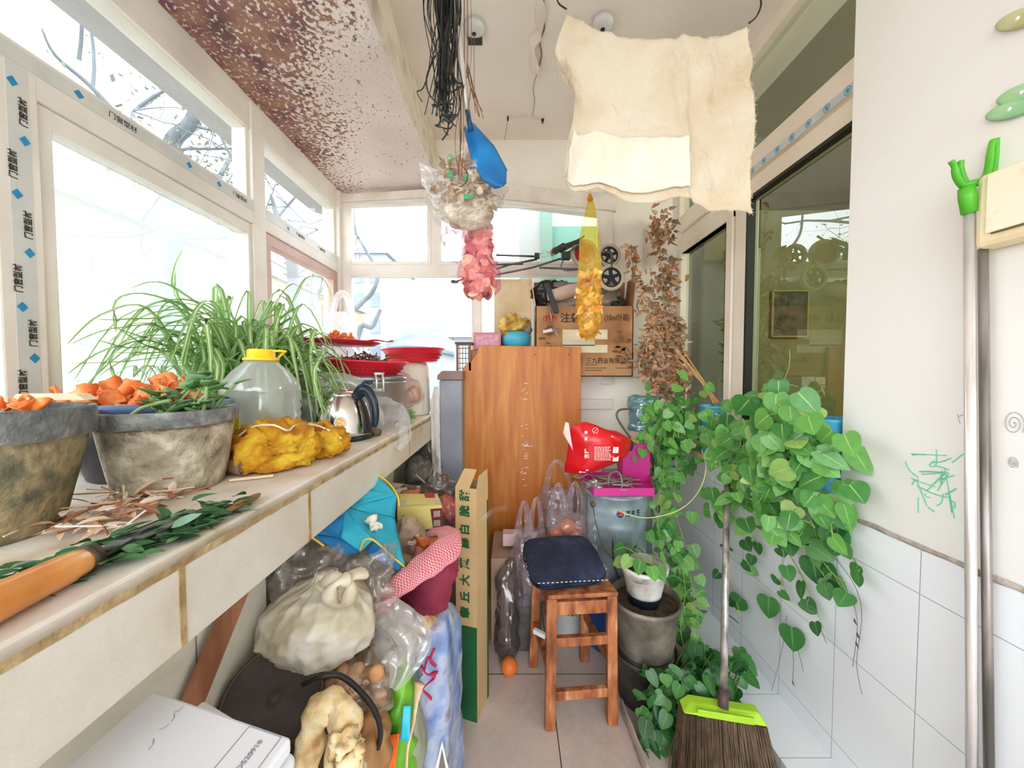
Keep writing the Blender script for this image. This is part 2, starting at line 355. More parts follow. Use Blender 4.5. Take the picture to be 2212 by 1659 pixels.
# scribbles in crayon on the plaster
scr = MB()
random.seed(21)
for k in range(26):
    c = PX(random.gauss(2010, 26), random.gauss(1040, 30), .999); a = random.uniform(0, 3); L = random.uniform(.005, .03)
    d = Vector((0, math.cos(a), math.sin(a))) * L; pts = [c - d, c + nz(c, 40, .008, k) * Vector((0, 1, 1)), c + d]
    for q in pts: q.x = .9990
    scr.tube(spline(pts, 6), .0009 + random.random() * .0008, 5)
for (a, b) in (((1968, 980), (2045, 984)), ((2050, 1022), (2025, 1060)), ((1984, 1075), (1984, 1108)), ((2040, 1010), (2062, 1120))):
    scr.tube([PX(*a, .999), PX(*b, .999)], .001, 5)
scr.build('crayon_scribble', mat('crayon_green', srgb(120, 205, 160), rough=.9), label='faint green crayon scribble on the right wall above the tiles', cat='scribble')
scr = MB()
for i, c in enumerate(((2190, 915), (2188, 1000))):
    pts = []
    for k in range(40):
        t = k * .42; r = .0016 * t * (1 if i == 0 else .5)
        pts.append(PX(c[0], c[1], .999) + Vector((0, math.cos(t) * r * .6, math.sin(t) * r)))
    MB().tube(pts, .0007, 4).build('pencil_spiral', mat('pencil_grey', srgb(160, 165, 165), rough=.9), label=('larger grey pencil spiral on the wall right of the metal pole', 'smaller grey pencil spiral on the wall below the larger one')[i], cat='scribble')
scr = MB()
for (a, b) in (((2068, 895), (2074, 915)), ((2070, 900), (2080, 896))): scr.tube([PX(*a, .999), PX(*b, .999)], .0007, 4)
scr.build('pencil_scribble', mat('pencil_grey', srgb(160, 165, 165), rough=.9), label='tiny grey pencil marks left of the metal pole on the right wall', cat='scribble')
# ceiling
ceil_m = mat('ceiling_paint', srgb(226, 210, 196), stops=[(.3, srgb(236, 225, 215)), (.6, srgb(242, 234, 226))], scale=2.5, rough=.9, bump=.15, bscale=18)
struct(MB().bb(-.48, 1.3, -1.6, 2.36, 2.74, 2.8), 'ceiling', ceil_m)
# rusty slab: mould and rust spots with a shape of their own, on the low left strip
def rustmat():
    m, t = _nt('ceiling_rust'); o = t.nodes.new('ShaderNodeOutputMaterial'); b = t.nodes.new('ShaderNodeBsdfPrincipled'); t.links.new(b.outputs[0], o.inputs[0]); b.inputs['Roughness'].default_value = .95
    g = t.nodes.new('ShaderNodeNewGeometry'); sp = t.nodes.new('ShaderNodeSeparateXYZ'); t.links.new(g.outputs['Position'], sp.inputs[0])
    def math_(op, a, bb, cl=False):
        n = t.nodes.new('ShaderNodeMath'); n.operation = op; n.use_clamp = cl
        for i, q in enumerate((a, bb)):
            if isinstance(q, (int, float)): n.inputs[i].default_value = q
            elif q is not None: t.links.new(q, n.inputs[i])
        return n.outputs[0]
    def noi(sc, det, rot=0.0, st=(1, 1, 1)):
        mp = t.nodes.new('ShaderNodeMapping'); mp.inputs['Scale'].default_value = st; mp.inputs['Rotation'].default_value = (0, 0, rot); t.links.new(g.outputs['Position'], mp.inputs[0])
        n = t.nodes.new('ShaderNodeTexNoise'); n.inputs['Scale'].default_value = sc; n.inputs['Detail'].default_value = det; t.links.new(mp.outputs[0], n.inputs['Vector']); return n.outputs[0]
    big = noi(4, 3); fine = noi(70, 10); spots = noi(52, 2, .5, (1.6, .6, 1)); tiny = noi(120, 2, .5, (1.4, .7, 1))
    # distance from the damp edge: x runs -1.1 (window) .. -.5 ; the stain fades with y
    wx = math_('MULTIPLY', math_('ADD', sp.outputs['X'], .80), -3.5); wy = math_('MULTIPLY', math_('SUBTRACT', sp.outputs['Y'], 1.60), -1.5)
    ym = math_('MINIMUM', wy, .85)
    dens = math_('ADD', math_('ADD', wx, ym), math_('MULTIPLY', math_('SUBTRACT', big, .5), 1.5))
    f1 = math_('ADD', math_('MINIMUM', dens, .55), math_('MULTIPLY', math_('SUBTRACT', fine, .5), 4.2))
    cov = t.nodes.new('ShaderNodeMapRange'); cov.inputs['From Min'].default_value = -.05; cov.inputs['From Max'].default_value = .35; t.links.new(f1, cov.inputs[0])
    dn = math_('MULTIPLY', math_('ADD', math_('MINIMUM', dens, 1.0), 1.6), .024)
    sv = math_('GREATER_THAN', math_('ADD', spots, dn), .705); tv = math_('GREATER_THAN', math_('ADD', tiny, dn), .71)
    cmask = math_('MAXIMUM', cov.outputs[0], math_('MULTIPLY', math_('MAXIMUM', sv, tv), .8))
    rc = _ramp(t, [(.30, srgb(96, 72, 74)), (.46, srgb(140, 98, 92)), (.56, srgb(160, 122, 100)), (.68, srgb(126, 84, 96))]); nn = noi(9, 8); t.links.new(nn, rc.inputs[0])
    base = _ramp(t, [(.35, srgb(222, 208, 200)), (.65, srgb(234, 224, 218))]); t.links.new(big, base.inputs[0])
    mx = t.nodes.new('ShaderNodeMix'); mx.data_type = 'RGBA'; t.links.new(cmask, mx.inputs[0]); t.links.new(base.outputs[0], mx.inputs[6]); t.links.new(rc.outputs[0], mx.inputs[7]); t.links.new(mx.outputs[2], b.inputs['Base Color'])
    bp = t.nodes.new('ShaderNodeBump'); bp.inputs['Strength'].default_value = .5; bp.inputs['Distance'].default_value = .01; t.links.new(fine, bp.inputs['Height']); t.links.new(bp.outputs[0], b.inputs['Normal'])
    return m
s_ = MB()
s_.add([(-1.2, -1.6, 2.405), (-.45, -1.6, 2.44), (-.45, 2.36, 2.44), (-1.2, 2.36, 2.405), (-1.2, -1.6, 2.8), (-.485, -1.6, 2.8), (-.485, 2.36, 2.8), (-1.2, 2.36, 2.8)],
       [(0, 1, 2, 3), (4, 7, 6, 5), (0, 4, 5, 1), (1, 5, 6, 2), (2, 6, 7, 3), (3, 7, 4, 0)])
struct(s_, 'ceiling_slab', rustmat()).name = 'ceiling_left'
b_ = MB()
def beamf(u, v):
    y = -1.6 + u * 3.96; x = [-.452, -.446, -.462, -.478][round(v * 3)]; z = [2.436, 2.446, 2.60, 2.745][round(v * 3)]
    p = Vector((x, y, z)); return p + nz(p, 8, .004) * Vector((1, 0, 0))
b_.surf(beamf, 90, 3); struct(b_, 'trim_4', mat('beam_plaster', srgb(214, 198, 180), stops=[(.33, srgb(196, 180, 162)), (.55, srgb(222, 210, 196))], scale=9, rough=.95, bump=.5), solid=.01)
# back wall pieces
struct(MB().bb(-1.2, .36, 2.28, 2.4, 0, 1.10).bb(.36, .84, 2.26, 2.4, 0, 1.27).bb(.62, .81, 2.25, 2.4, 1.27, 2.76).bb(.81, 1.12, 2.33, 2.42, 0, 2.76)
       .bb(-1.2, 1.1, 2.28, 2.4, 2.42, 2.76), 'wall_back', mat('plaster_back', srgb(238, 232, 224), srgb(232, 224, 214), scale=4, rough=.9, bump=.15, bscale=22))
hd = MB(); zt = lambda px, py: P(px, py, 2.28)
poly = [(735, 424), (925, 412), (1075, 398), (1330, 428), (1330, 460), (1075, 432), (925, 430), (735, 440)]
pv = [P(x, y, 2.25) for x, y in poly]; hd.at((0, 2.225, 0)).prism([(p.x, p.z) for p in pv], .06, 'Y')
hd.M = Matrix.Identity(4)
struct(hd, 'trim_5', mat('header_paint', srgb(232, 222, 212), srgb(214, 198, 186), scale=9, rough=.7, bump=.25), bevel=.004)
# ---------- windows
pane_m = glass('window_glass', (.98, .99, .99), .8)
pane_h = glass('window_glass_dusty', (.98, .985, .99), .8, haze=.10)
mesh_m = glass('fly_screen_mesh', (1, 1, 1), 0, haze=.30, hazecol=(.93, .95, .97))
def window(name, label, parts, panes, fm, pm, extra=None):
    r = thing(name, None, None, parts[0][0]); r['kind'] = 'structure'
    mb = MB()
    for i_, (a, b, w, h, up) in enumerate(parts): mb.bar(a, b, w, h + .0012 * i_, up)
    mb.build('window_frame', fm, r, bevel=.004)
    for q in panes:
        n = Vector(q[1] - q[0]).cross(q[3] - q[0]).normalized() * .004
        MB().add([p for p in q] + [p + n for p in q], [(0, 1, 2, 3), (7, 6, 5, 4), (0, 4, 5, 1), (1, 5, 6, 2), (2, 6, 7, 3), (3, 7, 4, 0)]).build('pane', pm, r)
    if extra: extra(r)
    return r
def V(*a): return Vector(a)
X = XL; N = (1, 0, 0)
def rect(x, y0, y1, z0, z1): return [V(x, y0, z0), V(x, y1, z0), V(x, y1, z1), V(x, y0, z1)]
def ring(x, y0, y1, z0, z1, w, d):  # outer bounds of a sash
    h = w / 2
    return [(V(x, y0, z0 + h), V(x, y1, z0 + h), w, d, N), (V(x, y0, z1 - h), V(x, y1, z1 - h), w, d, N), (V(x, y0 + h, z0), V(x, y0 + h, z1), d, w, (0, 1, 0)), (V(x, y1 - h, z0), V(x, y1 - h, z1), d, w, (0, 1, 0))]
def bars(L):
    out = []
    for a, b, w, h, up in L: out.append((a, b, w, h, up))
    return out
# bar() w is across d x up, h is along up: with up = X the h is the depth in X
def ringb(x, y0, y1, z0, z1, w, d):
    h = w / 2; return [(V(x, y0, z0 + h), V(x, y1, z0 + h), w, d, N), (V(x, y0, z1 - h), V(x, y1, z1 - h), w, d, N), (V(x, y0 + h, z0), V(x, y0 + h, z1), w, d, N), (V(x, y1 - h, z0), V(x, y1 - h, z1), w, d, N)]
# main frame: rails along y and posts
main = [(V(X, -1.6, 2.35), V(X, 2.28, 2.35), .13, .07, N), (V(X, -1.6, 1.955), V(X, 2.28, 1.955), .10, .08, N), (V(X, -1.6, 1.10), V(X, 2.28, 1.10), .09, .08, N),
        (V(X, .785, 1.06), V(X, .785, 1.955), .075, .08, N), (V(X, 1.53, 1.06), V(X, 1.53, 2.4), .075, .08, N), (V(X, 2.26, 1.06), V(X, 2.26, 2.4), .10, .10, N),
        (V(X, .62, 1.9), V(X, .62, 2.4), .05, .08, N), (V(X, -.4, 1.06), V(X, -.4, 2.4), .08, .08, N)]
def films(r):
    blue = mat('film_print_blue', srgb(40, 140, 190), rough=.5); ink = mat('film_print_ink', srgb(60, 60, 55), rough=.6)
    wf = mat('protective_film', srgb(214, 214, 206), srgb(200, 203, 200), scale=12, rough=.35)
    x = X + .0415
    for (y0, y1) in ((.770, .806),): MB().bb(x - .0012, x + .0010, y0, y1, 1.15, 1.955).build('protective_film', wf, r)
    MB().bb(x - .001, x + .0006, .66, 2.2, 1.958, 1.995).build('protective_film', wf, r)
    fo = MB(); fi = MB()
    for k, z in enumerate([1.22, 1.33, 1.44, 1.56, 1.68, 1.80, 1.915]):
        yy = .788 + (.008 if k % 2 else -.008); d = .011
        for sgn in (1,):
            fo.add([(x + .0022, yy, z - d), (x + .0022, yy + d * .8, z), (x + .0022, yy, z + d), (x + .0022, yy - d * .8, z), (x + .0005, yy, z - d), (x + .0005, yy + d * .8, z), (x + .0005, yy, z + d), (x + .0005, yy - d * .8, z)], [(0, 1, 2, 3), (0, 4, 5, 1), (1, 5, 6, 2), (2, 6, 7, 3), (3, 7, 4, 0)])
    fo.build('printed_diamonds', blue, r)
    m3 = frame3((1, 0, 0), (0, -1, 0))
    for k, z in enumerate([1.275, 1.385, 1.50, 1.62, 1.74, 1.86]):
        text('门窗型材', r, ink, (x + .0018, .785 + (.011 if k % 2 else -.009), z), m3, .015, 'printed_lettering', bold=.0003)
    m4 = frame3((1, 0, 0), (0, 0, 1))
    fo = MB()
    for y in (.90, 1.2, 1.32, 1.72):
        fo.add([(x + .001, y, 1.966), (x + .001, y + .011, 1.977), (x + .001, y, 1.988), (x + .001, y - .011, 1.977)], [(0, 1, 2, 3)])
    fo.build('printed_diamonds', blue, r)
    for y in (1.0, 1.42, 1.82, 2.02): text('门窗型材', r, ink, (x + .001, y, 1.977), m4, .018, 'printed_lettering')
window('window_1', '', main, [], frame_m, pane_m, films)
window('window_2', '', ringb(X, -.36, .62, 1.99, 2.3, .03, .04), [rect(X, -.34, .6, 2.0, 2.29)], frame_m, pane_m)
window('window_3', '', ringb(X, .64, 1.495, 1.99, 2.3, .018, .05), [rect(X, .65, 1.48, 2.0, 2.29)], frame_m, pane_m)
window('window_4', '', ringb(X, 1.565, 2.215, 1.99, 2.3, .02, .05), [rect(X, 1.58, 2.2, 2.0, 2.29)], frame_m, pane_m)
def w5x(r):
    MB().bb(X - .035, X - .032, .80, 1.5, 1.15, 1.885).build('fly_screen', mesh_m, r)
    mb = MB()
    for i_, (a, b, w, h, up) in enumerate(ringb(X - .005, .838, 1.505, 1.14, 1.876, .012, .03)): mb.bar(a, b, w, h + .0012 * i_, up)
    mb.build('rubber_seal', seal_m, r)
window('window_5', '', ringb(X + .01, .808, 1.515, 1.12, 1.905, .045, .045), [rect(X, .83, 1.5, 1.16, 1.87)], frame_m, pane_m, w5x)
window('window_6', '', ringb(X + .01, 1.56, 2.215, 1.12, 1.905, .05, .045), [rect(X, 1.6, 2.17, 1.16, 1.87)], frame_p, pane_h)
window('window_7', '', ringb(X, -.36, .71, 1.12, 1.905, .05, .045), [rect(X, -.32, .68, 1.16, 1.87)], frame_m, pane_m)
# back window
Y7 = 2.27; NB = (0, 1, 0)
def pb(a, b, wpx, d=.06): return (P(a[0], a[1], Y7), P(b[0], b[1], Y7), wpx / 775 * Y7, d, NB)
parts = [pb((748, 432), (748, 900), 26), pb((735, 437), (925, 430), 20), pb((925, 430), (1075, 430), 20), pb((1075, 430), (1322, 460), 22), pb((735, 583), (1322, 583), 30), pb((939, 430), (939, 583), 28),
         pb((1306, 452), (1306, 583), 30), pb((1031, 583), (1031, 880), 20), pb((1310, 583), (1310, 830), 26), pb((735, 872), (1322, 872), 22)]
def q(a, b, c, d): return [P(x, y, Y7) for x, y in (a, b, c, d)]
window('window_8', '', parts, [q((758, 572), (928, 572), (928, 436), (758, 440)), q((950, 572), (1296, 572), (1296, 462), (950, 438)), q((758, 865), (1022, 865), (1022, 594), (758, 594)), q((1040, 865), (1300, 865), (1300, 594), (1040, 594))], frame_m, pane_m)
# thin inner beading of the back panes
bead = MB()
for x0, x1, y0, y1 in ((758, 929, 442, 570), (951, 1292, 448, 570), (758, 1021, 597, 862)):
    for a, b in (((x0, y0), (x1, y0)), ((x1, y0), (x1, y1)), ((x1, y1), (x0, y1)), ((x0, y1), (x0, y0))):
        bead.bar(P(a[0], a[1], Y7 - .03), P(b[0], b[1], Y7 - .03), .012, .012, NB)
struct(bead, 'trim_6', frame_m, bevel=.002)
# right window (into the flat)
XW = 1.09
def wr_parts():
    L = [(V(XW, 1.05, 2.225), V(XW, 2.34, 2.225), .105, .06, N), (V(XW, 1.05, 2.115), V(XW, 2.34, 2.115), .085, .05, N), (V(XW, 1.05, 2.71), V(XW, 2.34, 2.71), .07, .06, N),
         (V(XW, 2.33, .88), V(XW, 2.33, 2.74), .05, .06, N), (V(XW, 1.06, .88), V(XW, 1.06, 2.74), .05, .06, N), (V(XW, 1.05, .92), V(XW, 2.34, .92), .08, .06, N),
         (V(XW, 1.69, .9), V(XW, 1.69, 2.1), .085, .05, N)]
    return L
wr_glass = glass('flat_window_glass', (.84, .88, .80), 3.2)
def tapefn(r):
    tm = mat('frame_tape', srgb(206, 214, 214), srgb(190, 200, 204), scale=20, rough=.5)
    MB().bb(XW - .0335, XW - .0305, 1.10, 1.95, 2.168, 2.20).build('protective_tape', tm, r)
    bl = mat('tape_print_blue', srgb(60, 150, 185), rough=.5); mb = MB()
    for k in range(11):
        y = 1.16 + k * .075; pts = [V(XW - .034, y + .012 * math.cos(t * .628), 2.184 + .012 * math.sin(t * .628)) for t in range(11)]
        mb.tube(pts, .0011, 4); mb.bb(XW - .0348, XW - .0335, y - .004, y + .004, 2.178, 2.19)
    mb.build('printed_rings', bl, r)
    mb = MB()
    for i_, (a, b, w, h, up) in enumerate(ringb(XW - .012, 1.06, 1.65, .95, 2.085, .014, .03) + ringb(XW - .012, 1.79, 2.28, .95, 2.05, .012, .03)): mb.bar(a, b, w, h + .0012 * i_, up)
    mb.build('rubber_seal', mat('seal_dark', srgb(36, 38, 30), rough=.5), r)
    mb = MB()
    for i_, (a, b, w, h, up) in enumerate(ringb(XW - .01, 1.74, 2.315, .93, 2.09, .052, .05)): mb.bar(a, b, w, h + .0012 * i_, up)
    mb.build('sash_frame', frame_c, r, bevel=.004)
window('window_9', '', wr_parts(), [rect(XW, 1.07, 1.67, .94, 2.08), rect(XW, 1.72, 2.3, .94, 2.08), rect(XW, 1.07, 2.31, 2.27, 2.69)], frame_c, wr_glass, tapefn)
# the flat behind it
olive = mat('inner_wall_olive', srgb(150, 150, 108), srgb(132, 134, 92), scale=3, rough=.9)
struct(MB().bb(1.25, 4.0, 3.3, 3.4, 0, 2.76), 'wall_flat_far', olive)
struct(MB().bb(4.0, 4.1, -.5, 3.4, 0, 2.76), 'wall_flat_side', olive)
struct(MB().bb(1.12, 4.1, -.6, 3.4, 2.76, 2.8), 'ceiling_flat', mat('inner_ceiling', srgb(120, 118, 88), rough=.9))
struct(MB().bb(1.25, 4.1, -.6, 3.4, -.06, 0), 'floor_flat', mat('inner_floor', srgb(80, 76, 58), rough=.6))
struct(MB().bb(1.25, 4.1, -.6, -.5, 0, 2.8), 'wall_flat_near', olive)
struct(MB().bb(1.12, 1.25, 2.36, 3.4, 0, 2.76), 'wall_flat_left', mat('inner_green', srgb(66, 84, 58), srgb(54, 70, 48), scale=4, rough=.8))
struct(MB().bb(1.4, 1.9, 3.25, 3.3, 0, 2.3), 'door_1', mat('inner_door_green', srgb(74, 94, 66), srgb(62, 80, 56), scale=4, rough=.6))
dp = MB().bb(1.95, 2.02, 3.22, 3.3, 0, 2.4).bb(2.06, 2.10, 3.22, 3.3, 0, 2.4).bb(2.12, 2.22, 3.24, 3.3, 0, 2.4)
struct(dp, 'door_2', mat('inner_door_frame', srgb(198, 208, 176), srgb(180, 192, 160), scale=3, rough=.6))
pf = thing('picture_frame', 'thin framed dark picture seen through the right window', 'picture', (2.55, 3.27, 1.4))
mb = MB()
for a, b in (((2.36, 1.62), (2.68, 1.62)), ((2.68, 1.62), (2.68, 2.03)), ((2.68, 2.03), (2.36, 2.03)), ((2.36, 2.03), (2.36, 1.62))): mb.bar((a[0], 3.275, a[1]), (b[0], 3.275, b[1]), .014, .02, NB)
mb.build('frame', mat('picture_gilt', srgb(170, 162, 100), rough=.4), pf)
MB().bb(2.36, 2.68, 3.283, 3.295, 1.62, 2.03).build('picture', mat('picture_dark', srgb(96, 104, 84), srgb(70, 62, 52), scale=12, rough=.3), pf)

il = bpy.data.lights.new('flat_fill_light', 'POINT'); il.energy = 19; il.color = (1, .99, .93); il.shadow_soft_size = .2  # unseen point light added to brighten the flat behind the glass
ilo = bpy.data.objects.new('flat_fill_light', il); COL.objects.link(ilo); ilo.location = (2.6, 1.2, 2.5)
# ============================================================ THINGS ON THE SILL
ZS = 1.066
def onshelf(px, py): return PZ(px, py, ZS)
soil = mat('potting_soil', srgb(92, 76, 60), srgb(60, 48, 38), scale=40, rough=1, bump=.8, bscale=70)
conc = mat('concrete_pot', srgb(150, 140, 116), stops=[(.28, srgb(96, 92, 80)), (.42, srgb(146, 134, 112)), (.56, srgb(176, 164, 140)), (.70, srgb(214, 206, 186))], scale=22, rough=.9, bump=1.0, bscale=70, detail=8)
conc_d = mat('concrete_pot_mossy', srgb(110, 104, 84), stops=[(.25, srgb(62, 66, 58)), (.42, srgb(112, 106, 84)), (.56, srgb(158, 142, 106)), (.72, srgb(110, 108, 84))], scale=24, rough=.95, bump=1.0, bscale=45, detail=10)
rim_m = mat('pot_rim_grey', srgb(120, 124, 124), stops=[(.3, srgb(84, 88, 90)), (.5, srgb(118, 120, 118)), (.68, srgb(170, 168, 160))], scale=26, rough=.6, bump=.7, bscale=70, detail=8)
def concrete_pot(base, rb, rt, h, label, m, rimh=.03, seed=1, soilz=.02):
    t = thing('flower_pot', label, 'flower pot', base)
    mb = MB().at(base); n = 10
    prof = [(rb * .96, 0)] + [(lerp(rb, rt * .93, (k / n) ** .9), h * k / n * .8 + .004) for k in range(n + 1)] + [(rt * .93, h - rimh)]
    mb.lathe(prof, 48, .02, seed=seed); mb.build('body', m, t, smooth=True)
    mb = MB().at(base)
    mb.lathe([(rt * .92, h - rimh), (rt * .985, h - rimh + .003), (rt, h - .004), (rt * .99, h), (rt * .95, h), (rt * .92, h - .006), (rt * .88, h - soilz - .01)], 48, .01, capb=False, seed=seed); mb.build('rim', rim_m, t, smooth=True)
    mb = MB().at(base); mb.surf(lambda u, v: Vector((rt * .9 * v * math.cos(u * 6.2832), rt * .9 * v * math.sin(u * 6.2832), h - soilz)) + nz((u * 6, v * 6, 0), 1.6, .006), 32, 8, True); mb.build('soil', soil, t, smooth=True)
    return t
# big mossy pot at the left edge, smaller pot with the jade plant
B1 = V(-.758, .50, ZS); concrete_pot(B1, .080, .118, .182, 'large mossy concrete pot cut by the left picture edge', conc_d, .045, 3, .015)
B2 = onshelf(372, 1050); B2.z = ZS; concrete_pot(B2, .084, .113, .160, 'smaller concrete pot with a jade plant beside the oil bottle', conc, .03, 8)
# jade plant
leafg = mat('succulent_green', srgb(112, 158, 92), srgb(78, 128, 62), scale=10, rough=.35, sub=.15)
stemg = mat('stem_pale_green', srgb(150, 176, 120), srgb(120, 140, 90), scale=14, rough=.6)
def oval_leaf(mb, p, d, n, L, W, bend=.15, fold=.12, k=6, heart=0.0):
    d = Vector(d).normalized(); n = Vector(n); n = (n - d * n.dot(d)); n = n.normalized() if n.length > 1e-4 else d.orthogonal().normalized()
    s = d.cross(n)
    vs = []; fs = []
    for i in range(k + 1):
        t = i / k; w = W / 2 * (math.sin(math.pi * min(1, t ** (.62 if heart else .8))) ** .75) * (1.0 if i not in (0, k) else .06)
        c = p + d * (L * t) + n * (-bend * L * t * t)
        back = d * (-heart * W * .35 * (1 - t) ** 3)
        vs += [c - s * w + n * fold * w + back, c, c + s * w + n * fold * w + back]
    for i in range(k):
        a = i * 3; fs += [(a, a + 1, a + 4, a + 3), (a + 1, a + 2, a + 5, a + 4)]
    uv = []
    for i in range(k): uv += [((0, i / k), (.5, i / k), (.5, (i + 1) / k), (0, (i + 1) / k)), ((.5, i / k), (1, i / k), (1, (i + 1) / k), (.5, (i + 1) / k))]
    mb.add(vs, fs, uv)
rnd = random.Random(5)
jp = thing('jade_plant', 'jade plant with thick oval leaves growing in the smaller concrete pot', 'plant', B2 + V(0, 0, .14))
stm = MB(); lfm = MB()
for k in range(9):
    a = rnd.uniform(0, 6.28); r0 = rnd.uniform(.0, .05); b = B2 + V(.028 + r0 * math.cos(a), r0 * math.sin(a), .138)
    tip = b + V(rnd.uniform(-.05, .05) + .01, rnd.uniform(-.04, .05), rnd.uniform(.035, .085))
    pts = spline([b, lerp(b, tip, .5) + V(rnd.gauss(0, .008), 0, 0), tip], 5); stm.tube(pts, [.0045, .004, .0035, .003, .003, .0025], 6)
    for j in range(6):
        q = pts[1 + j % 5]; an = rnd.uniform(0, 6.28); d = V(math.cos(an), math.sin(an), rnd.uniform(.1, .8))
        oval_leaf(lfm, q, d, (0, 0, 1), rnd.uniform(.03, .048), rnd.uniform(.018, .027), .1, .25)
tip = B2 + V(-.075, -.05, .15); stm.tube(spline([B2 + V(-.03, -.06, .137), B2 + V(.0, -.055, .165), B2 + V(.05, -.05, .18)], 8), .004, 6)
stm.build('stems', stemg, jp, smooth=True); lfm.build('leaves', leafg, jp, smooth=True, solid=.0025)
# black bucket with orange peel behind, red bag and dry husks between the pots
bk = onshelf(250, 1000); BKT = V(-.845, .84, ZS)
t = thing('bucket', 'black plastic bucket with a blue lip holding orange peel behind the concrete pots', 'bucket', BKT)
MB().at(BKT).lathe([(.10, 0), (.105, .003), (.145, .15), (.143, .152), (.10, .01)], 40).build('body', mat('black_plastic', srgb(30, 32, 38), rough=.35), t, smooth=True)
MB().at(BKT).lathe([(.1445, .145), (.151, .146), (.153, .166), (.150, .168), (.1465, .166)], 40, capb=False).build('lip', mat('blue_grey_plastic', srgb(96, 122, 160), rough=.4), t, smooth=True)
MB().at(BKT).lathe([(.0, .13), (.142, .13)], 40, capb=False).build('lining', mat('dark_lining', srgb(80, 52, 40), rough=.8), t)
peel_m = mat('mandarin_peel_orange', srgb(240, 128, 52), stops=[(.3, srgb(230, 98, 42)), (.5, srgb(246, 146, 68)), (.66, srgb(254, 206, 150))], scale=20, rough=.55, sub=.25, bump=.1)
def peel_mesh(seed):
    mb = MB(); rnd = random.Random(seed); n = rnd.choice([3, 4, 5]); ph = rnd.uniform(0, 6); sx = rnd.uniform(.6, 1.2)
    def fn(u, v):
        t = u * 2 * math.pi; lob = .62 + .38 * math.cos(n * t + ph) + .12 * math.sin(7 * t + ph); r = v * .042 * lob
        z = (v ** 1.6) * .03 * (1 + .6 * math.sin(2 * t + ph)); p = Vector((r * math.cos(t) * sx, r * math.sin(t), z))
        return p + nz(p, 35, .006, seed)
    mb.surf(fn, 28, 6, True); return mb
PEEL = []
for k in range(5):
    o = peel_mesh(k + 2).build('mandarin_peel', peel_m, smooth=True, solid=.002, loc=(0, 0, 0)); PEEL.append(o)
used = set()
def put_copy(src, loc, rot, sc, label, cat, group):
    if src in used: o = src.copy(); COL.objects.link(o)
    else: o = src; used.add(src)
    o.location = loc; o.rotation_euler = rot; o.scale = (sc, sc, sc); setp(o, label, cat, group); return o
rnd = random.Random(3)
for k in range(34):
    a = rnd.uniform(0, 6.28); r = .125 * math.sqrt(rnd.random()); lay = k / 34
    put_copy(PEEL[k % 5], BKT + V(r * math.cos(a), r * math.sin(a), .142 + lay * .055 * (1 - r / .16)), (rnd.uniform(-.9, .9), rnd.uniform(-.9, .9), rnd.uniform(0, 6)), rnd.uniform(.75, 1.15),
             'piece of orange mandarin peel heaped in the black bucket', 'fruit peel', 'mandarin peel in the black bucket')
for k in range(4):
    put_copy(PEEL[k], V(-.78 + k * .04, .46, ZS + .175) + V(0, rnd.uniform(0, .1), 0), (rnd.uniform(-.5, .5), rnd.uniform(-.5, .5), k), .5, 'small piece of orange peel on the soil of the large mossy pot', 'fruit peel', 'peel on the mossy pot')
sl = MB().at(V(-.76, .58, ZS + .188), (0, 0, .05)); sl.prism([(-.05, 0), (-.04, .01), (.05, .01), (.065, 0)], .02, 'Y'); sl.build('wood_piece', mat('pale_wood', srgb(220, 200, 165), rough=.7), label='short pale wooden slat lying on the rim of the large mossy pot', cat='slat')
rb = MB().at(V(-.70, .79, ZS)); sack(rb, [(.0, .035, .03), (.02, .045, .04), (.06, .04, .035), (.085, .015, .02)], 24, 12, 5, lambda v: .1, .006, 30, .004, 3)
rb.build('plastic_bag', mat('red_plastic', srgb(206, 70, 48), rough=.35, bump=.4), smooth=True, label='small crumpled red plastic bag between the two concrete pots', cat='bag')
# dry husks heap
hk = MB(); rnd = random.Random(9)
for k in range(170):
    y = rnd.uniform(.50, .74); x = -.60 - (y - .45) * .35 + rnd.gauss(0, .035); p = V(x, y, ZS + .004 + abs(rnd.gauss(0, .011)))
    d = V(rnd.gauss(0, 1), rnd.gauss(0, 1), rnd.gauss(0, .25)).normalized()
    if k % 3: oval_leaf(hk, p, d, (rnd.gauss(0, .4), rnd.gauss(0, .4), 1), rnd.uniform(.02, .045), rnd.uniform(.006, .016), .2, .5, 4)
    else: hk.tube([p - d * .03, p + nz(p, 50, .004), p + d * .035], .0014, 5)
hk.build('dry_husks', island('dry_husk', [(0, srgb(150, 84, 56)), (.35, srgb(206, 160, 116)), (.7, srgb(226, 206, 180)), (1, srgb(240, 230, 220))]), label='heap of dry brown stalks and husks between the concrete pots', cat='plant scraps', kind='stuff')
# green leaves lying along the edge
gl = MB(); rnd = random.Random(19)
for k in range(260):
    y = rnd.uniform(.30, .60); x = -.455 - .02 - (.60 - y) * .20 + rnd.gauss(0, .022)
    p = V(min(x, -.452), y, ZS + .003 + abs(rnd.gauss(0, .010)))
    d = V(rnd.gauss(.25, .4), rnd.gauss(.9, .4), rnd.gauss(0, .15)).normalized()
    oval_leaf(gl, p, d, (rnd.gauss(0, .35), rnd.gauss(0, .35), 1), rnd.uniform(.02, .042), rnd.uniform(.008, .02), .15, .35, 5)
for k in range(20):
    y = rnd.uniform(.34, .56); p = V(-.475 - (.6 - y) * .2 + rnd.gauss(0, .015), y, ZS + .012); d = V(.15, 1, 0).normalized() * .06; gl.tube([p - d, p + nz(p, 30, .006), p + d], .0016, 5)
gl.build('picked_greens', island('picked_leaf_green', [(0, srgb(40, 80, 52)), (.5, srgb(72, 118, 66)), (.8, srgb(96, 140, 90)), (1, srgb(150, 186, 164))], .45), label='strewn dark green leaves lying along the front of the sill', cat='leaves', kind='stuff')
